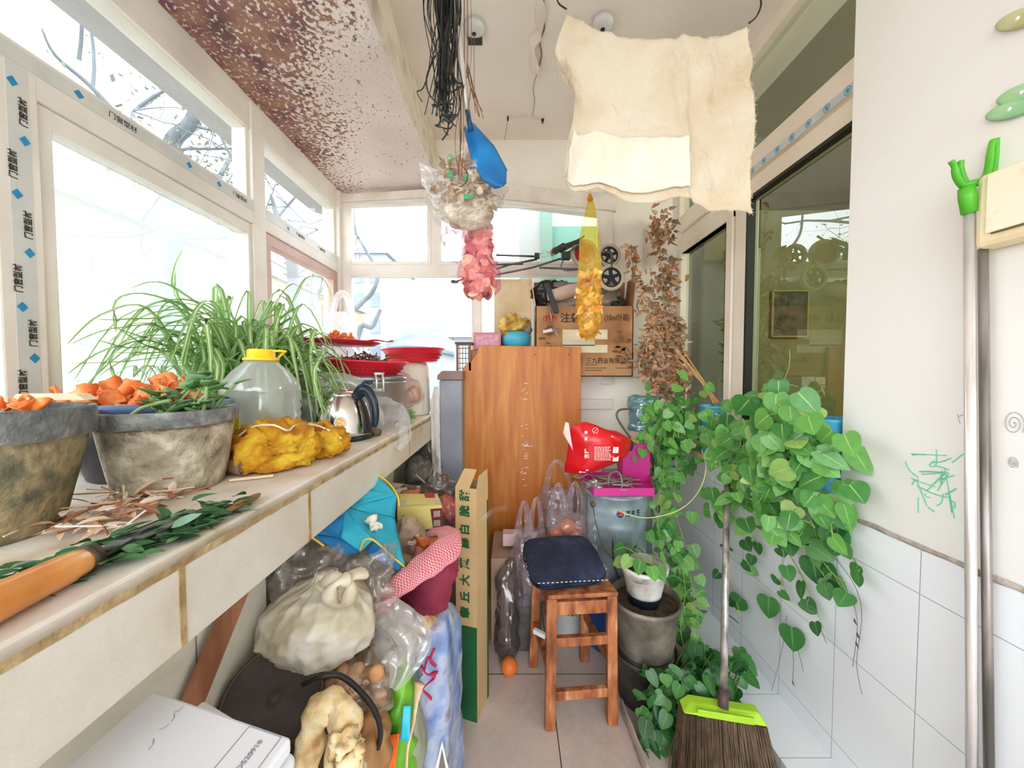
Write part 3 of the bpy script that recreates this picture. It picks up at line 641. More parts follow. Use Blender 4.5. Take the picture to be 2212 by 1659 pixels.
brown = MB().tube(spline([V(-.462, .57, ZS + .008), V(-.458, .60, ZS + .012), V(-.464, .64, ZS + .008), V(-.47, .66, ZS + .006)], 8), [.004, .005, .006, .006, .006, .006, .005, .004, .003], 7)
brown.build('dried_stalk', mat('dried_brown', srgb(150, 100, 66), rough=.8), smooth=True, label='thick dried brown stalk at the end of the strewn green leaves', cat='stalk')
# sickle / knife with wooden handle
kn = thing('knife', 'large knife with an orange wooden handle lying on the near sill edge', 'knife', (-.472, .33, ZS))
h0 = V(-.462, .18, ZS + .021); h1 = PZ(172, 1222, ZS + .018); h1 = V(-.490, .408, ZS + .018)
pts = spline([h0, lerp(h0, h1, .33), lerp(h0, h1, .7), h1], 14)
MB().tube(pts, [.016, .0175, .019, .020, .020, .020, .0195, .019, .0185, .018, .0175, .017, .0165, .015, .012], 16).build('handle', mat('orange_wood', srgb(206, 132, 66), stops=[(.3, srgb(176, 98, 44)), (.55, srgb(214, 142, 72)), (.75, srgb(228, 170, 100))], scale=14, rough=.3, bump=.05, coat=.3), kn, smooth=True)
MB().tube([h1 - V(0, .004, 0), h1 + V(.001, .006, 0)], [.0165, .015], 16).build('ferrule', mat('dark_ring', srgb(70, 58, 48), rough=.5, metal=.6), kn, smooth=True)
h1 = h1 + V(.004, 0, .012); bl = MB().bar(h1 + V(0, .0, -.012), h1 + V(-.008, .045, -.010), .018, .003); bl.add([h1 + V(-.02, .045, -.011), h1 + V(.012, .045, -.011), h1 + V(.014, .13, -.012), h1 + V(-.012, .145, -.012), h1 + V(-.02, .045, -.009), h1 + V(.012, .045, -.009), h1 + V(.014, .13, -.010), h1 + V(-.012, .145, -.010)], [(0, 1, 2, 3), (7, 6, 5, 4), (0, 4, 5, 1), (1, 5, 6, 2), (2, 6, 7, 3), (3, 7, 4, 0)])
bl.build('blade', mat('steel_worn', srgb(150, 148, 145), srgb(90, 88, 86), scale=20, rough=.35, metal=.9), kn)
# spider plant
SPB = P(575, 905, 1.30); SPB.z = ZS
sp = thing('spider_plant', 'large spider plant with arching striped leaves before the left window', 'plant', SPB)
m, t_ = _nt('striped_leaf'); o_ = t_.nodes.new('ShaderNodeOutputMaterial'); b_ = t_.nodes.new('ShaderNodeBsdfPrincipled'); b_.inputs['Roughness'].default_value = .4
uvn = t_.nodes.new('ShaderNodeUVMap'); sx_ = t_.nodes.new('ShaderNodeSeparateXYZ'); t_.links.new(uvn.outputs[0], sx_.inputs[0])
rp = _ramp(t_, [(.0, srgb(150, 190, 110)), (.28, srgb(122, 170, 96)), (.40, srgb(220, 232, 182)), (.60, srgb(220, 232, 182)), (.72, srgb(122, 170, 96)), (1.0, srgb(150, 190, 110))])
t_.links.new(sx_.outputs[0], rp.inputs[0]); t_.links.new(rp.outputs[0], b_.inputs['Base Color'])
tl_ = t_.nodes.new('ShaderNodeBsdfTranslucent'); t_.links.new(rp.outputs[0], tl_.inputs[0]); mx_ = t_.nodes.new('ShaderNodeMixShader'); mx_.inputs[0].default_value = .3
t_.links.new(b_.outputs[0], mx_.inputs[1]); t_.links.new(tl_.outputs[0], mx_.inputs[2]); t_.links.new(mx_.outputs[0], o_.inputs[0]); stripe = m
def blade(mb, pts, W, n=14):
    sp_ = spline(pts, n); vs = []; fs = []; uv = []
    for i, p in enumerate(sp_):
        d = (sp_[min(i + 1, n)] - sp_[max(i - 1, 0)]).normalized(); s = d.cross(V(0, 0, 1)); s = s.normalized() if s.length > .15 else V(.8, .5, 0).normalized()
        w = W / 2 * (math.sin(math.pi * min(1, .18 + .82 * (i / n))) ** .6 if i < n else .02); up = s.cross(d)
        vs += [p - s * w + up * w * .5, p, p + s * w + up * w * .5]
    for i in range(n):
        a = i * 3; fs += [(a, a + 1, a + 4, a + 3), (a + 1, a + 2, a + 5, a + 4)]
        uv += [((0, 0), (.5, 0), (.5, 1), (0, 1)), ((.5, 0), (1, 0), (1, 1), (.5, 1))]
    mb.add(vs, fs, uv)
rnd = random.Random(12); lm = MB()
crown = SPB + V(.0, 0, .13)
for k in range(360):
    a = rnd.uniform(0, 6.283); L = rnd.uniform(.2, .46) * (1.25 if math.cos(a) < -.2 else .8); up = rnd.uniform(.04, .30); dr = rnd.uniform(-.12, .15)
    d = V(math.cos(a), math.sin(a) * .75, 0); off = V(rnd.gauss(-.10, .07), rnd.gauss(0, .04), 0)
    # stay clear of the glass plane at the left
    e = crown + off + d * L; L *= 1.0 if e.x > -1.04 else max(.25, (crown.x + off.x + 1.04) / max(.01, -d.x * L))
    b = crown + off * .6; k5 = k % 5 == 0; L *= .75 if k5 else 1; up *= 1.5 if k5 else 1; off = V(rnd.gauss(0, .04), rnd.gauss(0, .04), 0)
    b.z = crown.z - .03
    blade(lm, [b, b + d * L * .3 + V(0, 0, up * .66), b + d * L * .66 + V(0, 0, up) + off, b + d * L * .9 + V(0, 0, up * .72 - dr * .35), b + d * L * 1.05 + V(0, 0, up * .3 - dr)], rnd.uniform(.012, .021))
def pxblade(L, w=.02): blade(lm, [P(a, b, min(c, 1.03 * 775 / max(1, 1106 - a))) for a, b, c in L], w, 16)
pxblade([(560, 850, 1.3), (500, 720, 1.25), (400, 640, 1.2), (340, 610, 1.15), (280, 624, 1.12)], .016)
pxblade([(560, 850, 1.3), (470, 720, 1.28), (395, 660, 1.25), (376, 620, 1.2), (380, 575, 1.2), (398, 535, 1.2)], .013)
pxblade([(570, 860, 1.3), (450, 700, 1.22), (330, 640, 1.15), (255, 650, 1.1), (250, 720, 1.08)], .016)
pxblade([(590, 850, 1.3), (600, 740, 1.4), (640, 640, 1.5), (665, 600, 1.6), (700, 605, 1.7), (722, 660, 1.75)], .013)
pxblade([(590, 850, 1.3), (570, 720, 1.35), (600, 650, 1.4), (630, 615, 1.42), (655, 625, 1.42)], .013)
pxblade([(560, 860, 1.3), (430, 700, 1.22), (320, 690, 1.15), (250, 692, 1.1), (205, 690, 1.08)], .016)
pxblade([(560, 860, 1.3), (440, 740, 1.22), (300, 730, 1.1), (240, 780, 1.05), (262, 850, 1.05)], .014)
pxblade([(560, 860, 1.3), (500, 730, 1.2), (400, 690, 1.12), (270, 760, 1.05), (160, 860, 1.0)], .013)
pxblade([(590, 860, 1.3), (640, 760, 1.3), (700, 720, 1.32), (720, 760, 1.33), (740, 830, 1.34)], .013)
pxblade([(580, 870, 1.3), (640, 800, 1.2), (690, 780, 1.2), (720, 800, 1.2), (745, 840, 1.22)], .01)
for k in range(46):
    a = rnd.gauss(505, 45); e = (rnd.uniform(130, 400), rnd.uniform(700, 860)); t = rnd.uniform(650, 760)
    pxblade([(a, 850, 1.25), (lerp(a, e[0], .35), t + 20, 1.2), (lerp(a, e[0], .7), t + rnd.uniform(0, 30), 1.1), (e[0], e[1], 1.0)], rnd.uniform(.009, .016))
lm.build('leaves', stripe, sp, smooth=True)
MB().at(SPB).lathe([(.07, 0), (.095, .11), (.10, .12), (.092, .12), (.085, .105), (0, .105)], 32).build('pot', mat('brown_pot', srgb(140, 104, 80), rough=.8), sp, smooth=True)
tr = MB(); rnd = random.Random(77)
for k in range(14):
    b = crown + V(rnd.uniform(-.1, 0), rnd.uniform(-.1, .1), .02); e = V(rnd.uniform(-1.05, -.85), rnd.uniform(.9, 1.1), ZS + rnd.uniform(.12, .22)); mid = lerp(b, e, .5) + V(0, 0, rnd.uniform(.0, .09))
    pts = spline([b, mid, e], 10); tr.tube(pts, .0013, 5)
tr.build('runners', mat('runner_olive', srgb(150, 148, 92), srgb(110, 110, 76), scale=10, rough=.7), sp, smooth=True)
bs = MB(); rnd = random.Random(31)
for k in range(50):
    c = V(rnd.choice([-1.03, -.98, -.9]), rnd.choice([.93, 1.0, 1.06]), ZS + rnd.choice([.12, .17, .22])); a = rnd.uniform(0, 6.28); d = V(math.cos(a) * .7, math.sin(a), 0) * rnd.uniform(.05, .1)
    if c.x + d.x < -1.04: d.x = abs(d.x)
    blade(bs, [c, c + d * .5 + V(0, 0, .03), c + d + V(0, 0, rnd.uniform(-.04, .02))], .005, 6)
bs.build('plantlets', stripe, sp, smooth=True)
# oil bottle
OB = P(568, 930, 1.10); OB.z = ZS
ob = thing('oil_bottle', 'big empty clear plastic oil bottle with a yellow cap', 'bottle', OB)
S = .104
prof = [(0, 0), (S * .86, 0), (S * .97, .008)]
for k in range(13):
    z = .012 + k * .0125; prof += [(S * (1.0 if k % 2 else .965), z)]
prof += [(S, .172), (S * 1.0, .178), (S * .93, .200), (S * .70, .232), (S * .48, .252), (S * .42, .262), (.033, .264), (.033, .272)]
clear = film('clear_plastic', (.95, .96, .965), .62, .08, 6, .22, .10, (.985, .99, .99), .15)
MB().at(OB, (0, 0, .3), (1, 1, 1.02)).lathe(prof, 48).build('body', clear, ob, smooth=True)
ycap = mat('yellow_cap', srgb(252, 208, 40), rough=.35)
MB().at(OB).lathe([(.046, .268), (.048, .272), (.046, .276), (.037, .278), (.036, .298), (.034, .302), (0, .302)], 36, capb=False).build('cap', ycap, ob, smooth=True); capo = [c for c in ob.children if c.name.startswith('cap')][0]
hp = [V(.035, 0, .296), V(.06, -.01, .297), V(.075, 0, .296), V(.064, .012, .294), V(.04, .02, .278), V(.03, .03, .272)]
MB().at(OB).tube(spline(hp, 16), .0035, 8).build('cap_handle', ycap, capo, smooth=True)
lab = MB(); a0 = -2.55
def labf(u, v): a = -2.45 + u * .95; return Vector((S * 1.012 * math.cos(a), S * 1.012 * math.sin(a), .035 + v * .082))
lab.at(OB).surf(labf, 10, 1); labo = lab.build('label', mat('label_yellow', srgb(250, 222, 20), rough=.5), ob, solid=.0008)
mk = MB().at(OB)
for r_, c_ in (((.40, .55, .7, .92), 0),):
    pass
def onlab(u, v, d=1.022): a = -2.45 + u * .95; return Vector((S * d * math.cos(a), S * d * math.sin(a), .035 + v * .082))
mk.add([onlab(.22, .60), onlab(.42, .60), onlab(.42, .76), onlab(.32, .92), onlab(.22, .76)], [(0, 1, 2, 3, 4)]); mk.build('label_emblem', mat('emblem_red', srgb(214, 90, 40), rough=.5), labo)
mk = MB().at(OB)
for v in (.5, .42, .34, .26, .18): mk.add([onlab(.15, v), onlab(.8, v), onlab(.8, v - .025), onlab(.15, v - .025)], [(0, 1, 2, 3)])
mk.build('label_lines', mat('label_olive', srgb(170, 140, 20), rough=.6), labo)
# yellow mesh bag (two lobes) and paper roll
ymesh = mat('yellow_net', srgb(226, 164, 30), stops=[(.3, srgb(170, 104, 20)), (.5, srgb(226, 158, 30)), (.68, srgb(246, 208, 60))], scale=14, rough=.7, bump=.7, bscale=90, sub=.25, dist=1.0)
yb = thing('mesh_bag', 'crumpled yellow net bag lying on the sill before the kettle', 'bag', (-.62, .93, ZS))
def blob(mb, c, r, amp=.02, f=12, seed=0, seg=40, nv=24, crease=.01, flat=True, rot=(0, 0, 0), tw=0):
    M3 = Euler(rot).to_matrix(); c = Vector(c)
    def fn(u, v):
        t = u * 2 * math.pi; ph = math.pi * (v * .996 + .002); q = Vector((math.sin(ph) * math.cos(t), math.sin(ph) * math.sin(t), -math.cos(ph)))
        p = M3 @ Vector((q.x * r[0], q.y * r[1], q.z * r[2])); w = c + p
        w += nz(w, f, amp, seed) + nz(w, f * 2.5, amp * .4, seed + 2) + (M3 @ q) * (ridge(w, f * 1.2, seed) - .4) * crease * 1.6
        if flat is not False and flat is not True and w.z < flat: w.z = flat + (w.z - flat) * .05
        return w
    return mb.surf(fn, seg, nv, True, True, True)
m1 = MB(); blob(m1, P(588, 966, .88), (.098, .075, .058), .014, 16, 4, 44, 26, .018, flat=ZS + .004)
blob(m1, P(690, 955, 1.0), (.078, .075, .045), .012, 18, 9, 44, 26, .016, flat=ZS + .004)
m1.build('net', ymesh, yb, smooth=True)
dr = MB().tube(spline([P(512, 945, .83), P(545, 922, .83), P(590, 918, .82), P(622, 930, .84), P(640, 918, .9), P(680, 918, .95), P(715, 932, .96), P(738, 948, .97)], 24), .0022, 6)
dr.build('drawstring', mat('string_white', srgb(236, 226, 205), rough=.8), yb, smooth=True)
rl = MB(); c0 = V(-.60, .80, ZS + .021)
def rollf(u, v):
    a = u * 2 * math.pi * 3.3; r = .006 + .0048 * a / 6.283; return c0 + V(.0, 0, 0) + V(-.075 * v + r * math.cos(a) * .15, .03 * v + r * math.cos(a), r * math.sin(a))
rl.surf(rollf, 90, 2); rl.build('paper_roll', mat('rolled_bark_paper', srgb(176, 146, 118), srgb(140, 108, 84), scale=22, rough=.85, bump=.3), smooth=True, solid=.002, label='rolled up brown paper beside the smaller concrete pot', cat='roll')
MB().bar(V(-.60, .755, ZS + .004), V(-.53, .79, ZS + .004), .007, .005).build('wood_sliver', mat('pale_wood', srgb(220, 190, 150)), label='thin wooden sliver before the paper roll', cat='sliver')
# kettle
KB = onshelf(744, 946); KB.z = ZS + .0
kt = thing('kettle', 'shiny steel electric kettle with a black handle', 'kettle', KB)
steel = mat('polished_steel', srgb(214, 210, 204), rough=.12, metal=1.0)
MB().at(KB).lathe([(0, .0), (.094, 0), (.096, .004), (.095, .014), (.090, .016)], 40).build('base', mat('kettle_black', srgb(24, 36, 46), rough=.3), kt, smooth=True)
MB().at(KB).lathe([(.089, .014), (.0905, .02), (.089, .05), (.085, .085), (.077, .115), (.066, .138), (.056, .150), (.053, .153)], 48, capb=False, capt=True).build('body', steel, kt, smooth=True)
MB().at(KB).lathe([(.054, .151), (.054, .156), (.046, .163), (.028, .169), (.01, .171), (.01, .176), (.007, .180), (0, .181)], 40, capb=False).build('lid', steel, kt, smooth=True)
MB().at(KB + V(0, 0, 0)).add([(-.062, -.016, .128), (-.062, .016, .128), (-.098, 0, .146), (-.066, -.008, .095), (-.066, .008, .095)], [(0, 2, 3), (1, 4, 2), (0, 1, 2), (3, 2, 4), (0, 3, 4, 1)]).build('spout', steel, kt)
hh = spline([V(.055, -.01, .148), V(.078, -.012, .17), V(.100, -.014, .168), V(.122, -.018, .13), V(.128, -.02, .08), V(.122, -.02, .045)], 20)
MB().at(KB, (0, 0, -.15)).tube(hh, [.014, .015, .016, .017, .0175, .017, .016, .015, .0145, .014, .0135, .013, .013, .0125, .012, .012, .0115, .011, .011, .0105, .009], 12, flat=1.3).build('handle', MATS['kettle_black'], kt, smooth=True)
MB().at(KB, (0, 0, -.15)).surf(lambda u, v: Vector(((.092 - .03 * v ** 2) * math.cos((u - .5) * .42), (.092 - .03 * v ** 2) * math.sin((u - .5) * .42), .02 + .128 * v)), 4, 10).build('handle_plate', MATS['kettle_black'], kt, smooth=True, solid=.004)
an = -1.28
def onk(a, r_, z): return Vector((r_ * math.cos(a), r_ * math.sin(a), z))
st = MB().at(KB)
def kst(r0, d, n=24):
    c = (an + .02, .066); pts = []
    for k in range(n):
        t = 2 * math.pi * k / n; z = c[1] + r0 * math.sin(t); rr = lerp(.0905, .0875, (z - .02) / .05) + d; pts.append(onk(c[0] + r0 * math.cos(t) / .09, rr, z))
    return pts
st.add(kst(.021, .0012), [tuple(range(24))]); sto = st.build('sticker', mat('sticker_white', srgb(236, 232, 220), rough=.4), kt)
MB().at(KB).add(kst(.0155, .002), [tuple(range(24))]).build('sticker_print', mat('sticker_gold', srgb(236, 170, 40), srgb(250, 235, 200), scale=160, rough=.4), sto)
# pot steamer of aluminium with clasp, red baskets, tray
def lying(px, py, Y): p = P(px, py, Y); return p
alu = mat('brushed_aluminium', srgb(196, 194, 188), srgb(176, 175, 170), scale=30, rough=.35, metal=.75, stretch=(1, 1, 12))
SB = V(-.66, 1.62, ZS + .096)
st = thing('steamer_pot', 'wide aluminium pot with a metal clasp under the red basket', 'pot', SB)
MB().at(SB).lathe([(0, 0), (.165, 0), (.168, .004), (.168, .085), (.174, .088), (.174, .096), (.168, .098)], 56).build('body', alu, st, smooth=True)
MB().at(SB).lathe([(.172, .098), (.176, .10), (.176, .115), (.16, .122), (0, .126)], 56, capb=False).build('lid', mat('dull_lid', srgb(150, 150, 158), rough=.35, metal=.7), st, smooth=True)
cl = MB().at(SB, (0, 0, -.9)); 
for dx in (-.014, .014): cl.tube([V(.178, dx, .13), V(.192, dx, .10), V(.190, dx, .065), V(.178, dx, .052)], .0045, 8)
cl.tube([V(.18, -.02, .13), V(.18, .02, .13)], .006, 8); cl.box((.171, 0, .062), (.006, .05, .014)); cl.build('clasp', mat('pale_metal', srgb(222, 222, 216), rough=.3, metal=.4), st, smooth=True)
# support under the pot : dark bag / stack
blobm = MB(); blob(blobm, (-.66, 1.62, ZS + .047), (.17, .16, .050), .01, 10, 4, 44, 16, .01, flat=ZS + .003)
blobm.build('plastic_bag', mat('brown_black_bag', srgb(92, 84, 78), srgb(120, 108, 98), scale=8, rough=.3, bump=.5, bscale=14, btyp='RIDGE'), smooth=True, label='dark brown plastic bag squashed under the aluminium pot', cat='bag')
redp = mat('red_basket_plastic', srgb(244, 48, 66), rough=.3, sub=.12)
def basket(base, r, h, label, tilt=(0, 0, 0), pink=False):
    t = thing('basket', label, 'basket', base)
    mb = MB().at(base, tilt); mb.lathe([(0, 0), (r * .72, 0), (r * .76, .003), (r * .97, h), (r * 1.03, h + .002), (r * 1.03, h + .008), (r * .96, h + .008), (r * .74, .008), (0, .006)], 60, capb=False)
    mb.build('bowl', redp, t, smooth=True)
    mb = MB().at(base, tilt)
    for k in range(60):
        a = k * .1047; 
        for (f, zz) in ((.83, .32), (.88, .55)): mb.box((r * (f - .0) * math.cos(a) * 1.015, r * f * math.sin(a) * 1.015, h * zz), (.004, .004, .007), (0, 0, a))
    mb.build('slots', mat('slot_dark_red', srgb(150, 16, 30), rough=.5), t)
    return t
BA = V(-.68, 1.62, ZS + .224); basket(BA, .20, .058, 'red plastic basket of dried seaweed on top of the aluminium pot', (.03, .06, 0))
sw = MB(); rnd = random.Random(8)
for k in range(320):
    a = rnd.uniform(0, 6.28); r = .145 * math.sqrt(rnd.random()); z = .012 + .075 * max(0, 1 - (r / .15) ** 2) * rnd.random() + .01
    p = BA + V(r * math.cos(a) - .01, r * math.sin(a), z); d = V(rnd.gauss(0, 1), rnd.gauss(0, 1), rnd.gauss(0, .6)).normalized() * rnd.uniform(.01, .03)
    sw.tube([p - d, p + nz(p, 60, .008, k), p + d + nz(p, 60, .01, k + 1)], rnd.uniform(.0015, .0035), 4)
    if k % 4 == 0: oval_leaf(sw, p, d, (rnd.gauss(0, 1), rnd.gauss(0, 1), 1), .025, .012, .4, .6, 4)
sw.build('dried_seaweed', island('dried_brown_stuff', [(0, srgb(96, 70, 60)), (.6, srgb(150, 112, 96)), (1, srgb(196, 160, 130))]), label='tangled heap of dried brown strands in the front red basket', cat='dried food', kind='stuff')
BB2 = V(-.54, 1.98, ZS + .285); basket(BB2, .165, .065, 'empty red plastic basket set behind the filled one', (0, -.03, 0))
MB().at(V(-.56, 1.98, ZS)).lathe([(0, 0), (.10, 0), (.105, .01), (.10, .25), (.085, .283), (0, .284)], 36).build('container', mat('cream_tub', srgb(226, 218, 206), rough=.5), smooth=True, label='pale tub standing under the empty red basket', cat='tub')
# tray with peels above at left, standing on a clear box
TB = V(-.84, 1.55, ZS)
MB().bb(-.98, -.86, 1.36, 1.56, ZS, ZS + .14).build('storage_box', mat('grey_green_box', srgb(170, 180, 176), srgb(150, 160, 160), scale=6, rough=.5), label='grey green box behind the oil bottle under the spider plant leaves', cat='box', bevel=.004)
gb = MB(); sack(gb.at(V(-.835, 1.60, ZS + .145)), [(0, .07, .06), (.03, .10, .08), (.13, .115, .09), (.20, .11, .085)], 44, 18, 7, lambda v: .03, .01, 14, .01, 5)
gb.build('plastic_bag', film('clear_bag_violet', srgb(206, 180, 190), .55, .15, 12, .3, .3), smooth=True, label='clear plastic bag with pale pink print under the magenta tray', cat='bag')
tt = thing('tray', 'flat magenta tray of orange peel raised above the sill', 'tray', V(-.765, 1.58, ZS + .352))
trm = mat('magenta_red_tray', srgb(216, 60, 84), rough=.35, sub=.15)
MB().at(V(-.765, 1.58, ZS + .352), (0, .02, 0)).lathe([(0, 0), (.15, 0), (.175, .012), (.178, .014), (.172, .016), (.148, .005), (0, .004)], 40).build('dish', trm, tt, smooth=True)
MB().at(V(-.605, 1.54, ZS + .365)).tube([V(-.03, 0, 0), V(.03, -.005, .004), V(.075, -.01, -.004), V(.10, -.01, 0)], [.012, .016, .008, .015], 12, flat=.25).build('handle', trm, tt, smooth=True)
rnd = random.Random(6)
for k in range(9):
    put_copy(PEEL[k % 5], V(-.80 + rnd.uniform(-.07, .12), 1.56 + rnd.uniform(-.09, .07), ZS + .368), (rnd.uniform(-.8, .8), rnd.uniform(-.8, .8), k), rnd.uniform(.6, 1.0), 'piece of red orange peel drying on the magenta tray', 'fruit peel', 'peel on the magenta tray')
# books and folded things behind the bottle
MB().bb(-.93, -.69, 1.36, 1.50, ZS, ZS + .072).build('folded_cloth', mat('grey_cloth', srgb(120, 118, 112), srgb(96, 94, 90), scale=14, rough=.9, bump=.4), bevel=.02, label='folded grey cloth between the oil bottle and the kettle, lowest of the stack', cat='cloth')
MB().bb(-.92, -.70, 1.37, 1.49, ZS + .073, ZS + .106).build('folded_cloth', mat('blue_cloth', srgb(66, 110, 150), srgb(90, 130, 166), scale=14, rough=.6, bump=.4), bevel=.01, label='folded blue cloth on the grey one behind the kettle', cat='cloth')
MB().bb(-.93, -.71, 1.37, 1.50, ZS + .107, ZS + .15).build('folded_bag', mat('red_brown_bag', srgb(164, 72, 62), srgb(190, 110, 100), scale=10, rough=.3, bump=.4), bevel=.012, label='folded red brown plastic bag topping the cloth stack behind the kettle', cat='bag')
# white plastic bag handles drooped over the stack and pot
wfilm = film('white_bag_film', (.93, .94, .95), .8, .2, 20, .18, .25, bump=.8)
def ribbon(mb, pts, w, n=24, wav=.25, seed=0):
    sp_ = spline(pts, n)
    def fn(u, v):
        i = int(round(v * n)); p = sp_[i]; d = (sp_[min(i + 1, n)] - sp_[max(i - 1, 0)]).normalized(); s = d.cross(V(.15, -1, .2)); s = s.normalized() if s.length > .1 else V(0, 0, 1); up = s.cross(d)
        ww = w if not isinstance(w, (list, tuple)) else spline([(q, 0, 0) for q in w], n)[i].x
        t = (u - .5) * ww; return p + s * t + up * (wav * ww * math.sin(u * 9 + seed + v * 3) * .35) + nz(p + s * t, 30, ww * .08, seed)
    return mb.surf(fn, 8, n)
wb_ = MB(); ribbon(wb_, [V(-.84, 1.37, ZS + .20), V(-.74, 1.30, ZS + .16), V(-.70, 1.30, ZS + .09), V(-.66, 1.34, ZS + .03), V(-.58, 1.38, ZS + .01)], [.05, .12, .14, .10, .05], 30, .5, 1)
ribbon(wb_, [V(-.80, 1.33, ZS + .20), V(-.68, 1.33, ZS + .19), V(-.60, 1.36, ZS + .15), V(-.55, 1.40, ZS + .06), V(-.53, 1.42, ZS + .012)], [.05, .10, .12, .09, .05], 30, .5, 4)
ribbon(wb_, [V(-.83, 1.34, ZS + .15), V(-.78, 1.29, ZS + .12), V(-.72, 1.28, ZS + .14), V(-.66, 1.31, ZS + .19)], [.03, .035, .03, .03], 20, .4, 6)
wb_.build('plastic_bag', wfilm, smooth=True, label='white plastic bag draped behind the kettle over the stack', cat='bag')
MB().bar(V(-.575, 1.38, ZS + .185), V(-.535, 1.36, ZS + .195), .02, .014).build('lid_knob_handle', mat('dark_blue_grip', srgb(44, 56, 72), rough=.4), label='short dark handled peeler poking out before the red basket', cat='peeler')
# cleaver handle, flat white bag and spring onion at the sill edge
t = thing('cleaver', 'cream handled chopper with a round brown grip beside the kettle', 'cleaver', V(-.545, 1.32, ZS))
MB().bb(-.63, -.535, 1.30, 1.40, ZS, ZS + .055).build('block', mat('cream_block', srgb(222, 206, 178), srgb(200, 180, 150), scale=9, rough=.6), t, bevel=.006)
MB().tube([V(-.54, 1.33, ZS + .014), V(-.485, 1.30, ZS + .014)], [.013, .014], 14).build('grip', mat('brown_grip', srgb(110, 88, 72), rough=.6), t, smooth=True)
wb_ = MB(); ribbon(wb_, [V(-.60, 1.46, ZS + .05), V(-.54, 1.44, ZS + .055), V(-.47, 1.42, ZS + .04), V(-.43, 1.36, ZS + .0), V(-.415, 1.30, ZS - .045)], [.10, .16, .13, .06, .03], 30, .4, 8)
ribbon(wb_, [V(-.52, 1.58, ZS + .06), V(-.47, 1.55, ZS + .045), V(-.425, 1.46, ZS + .02), V(-.395, 1.36, ZS - .02), V(-.41, 1.29, ZS - .048)], [.08, .05, .022, .016, .02], 30, .5, 3)
wb_.build('plastic_bag', wfilm, smooth=True, label='white plastic bag hanging over the sill edge beside the kettle', cat='bag')
so = thing('spring_onion', 'cut green onion bundle sticking out of the white bag on the sill', 'vegetable', V(-.48, 1.66, ZS))
mb = MB(); rnd = random.Random(2)
for k in range(36):
    o_ = V(0, rnd.gauss(0, .012), rnd.gauss(0, .009)); mb.tube([V(-.53, 1.66, ZS + .035) + o_, V(-.49, 1.65, ZS + .035) + o_ * 1.1, V(-.455, 1.64, ZS + .03) + o_ * 1.6 + V(rnd.uniform(-.01, .01), 0, 0)], [.004, .0035, .0015], 5)
mb.build('leaves', mat('onion_green', srgb(116, 176, 84), srgb(86, 146, 70), scale=20, rough=.5), so, smooth=True)
MB().tube([V(-.512, 1.657, ZS + .035), V(-.504, 1.655, ZS + .035)], .021, 16).build('band', mat('band_green', srgb(160, 206, 120), rough=.5), so, smooth=True)
# net bag with a potato hanging at the pot side
nb = thing('net_bag', 'pale net bag with a loaf shaped lump leaning beside the aluminium pot', 'bag', V(-.49, 1.86, ZS))
mb = MB().at(V(-.50, 1.80, ZS + .06), (0, -.5, 0), (1.2, 1.2, 1.1)); sack(mb, [(0, .03, .02), (.02, .062, .05), (.08, .07, .055), (.13, .05, .04), (.18, .02, .015), (.20, .012, .01)], 40, 22, 8, lambda v: .03 + .06 * v, .006, 22, .006, 2)
mb.build('net', film('pale_net', srgb(226, 200, 200), .35, .3, 20, .1, .15, net=160), nb, smooth=True)
mb = MB(); blob(mb, (-.50, 1.80, ZS + .12), (.042, .035, .045), .003, 20, 2, 24, 16, .001, rot=(0, .5, 0)); mb.build('lump', mat('bread_tan', srgb(206, 156, 104), srgb(190, 140, 90), scale=20, rough=.7), nb, smooth=True)
# big white bag by the window
bw = MB().at(V(-.93, 1.92, ZS), (0, 0, 0), (1, 1, 1.45)); sack(bw, [(0, .08, .12), (.05, .105, .16), (.16, .11, .17), (.26, .09, .14), (.33, .05, .09), (.38, .03, .05)], 56, 30, 9, lambda v: .02 + .05 * v, .012, 10, .016, 6)
ribbon(bw, [V(.0, -.06, .33), V(.02, -.05, .42), V(.05, -.02, .44), V(.08, .0, .38), V(.09, 0, .28)], .03, 20, .3, 2)
bw.build('plastic_bag', film('white_bag_bright', (.95, .95, .95), .8, .3, 9, .1, .18), smooth=True, label='big white plastic bag standing in the window corner', cat='bag')
# ============================================================ PILE UNDER THE SILL
def patch(mb, a, b, c, d, n=10, amp=.004, f=25, seed=0, m=None):
    a, b, c, d = map(Vector, (a, b, c, d)); m = m or n
    def fn(u, v):
        p = lerp(lerp(a, b, u), lerp(d, c, u), v); w = min(1, 8 * min(u, 1 - u, v, 1 - v) + .25); return p + nz(p, f, amp * w * 1.5, seed) + nz(p, f * 2.3, amp * w * .6, seed)
    return mb.surf(fn, n, m)
def PB(px, py, Y): return P(px, py, Y)
def blobat(mb, px, py, Y, wpx, hpx, dep, **k): blob(mb, P(px, py, Y), (wpx / 775 * Y, dep, hpx / 775 * Y), **k)
clear_bag = film('clear_bag_grey', srgb(216, 208, 196), .68, .14, 18, .28, .32, bump=.8)
grey_bag = film('clear_bag_dark', srgb(150, 144, 138), .7, .12, 14, .3, .35, bump=.8)
bright_bag = film('clear_bag_white', srgb(242, 240, 236), .78, .14, 22, .26, .25, bump=.8)
cloth_sack = mat('cloth_sack', srgb(206, 192, 166), stops=[(.3, srgb(176, 160, 130)), (.5, srgb(206, 194, 168)), (.7, srgb(226, 218, 202))], scale=9, rough=.8, bump=.3, bscale=30)
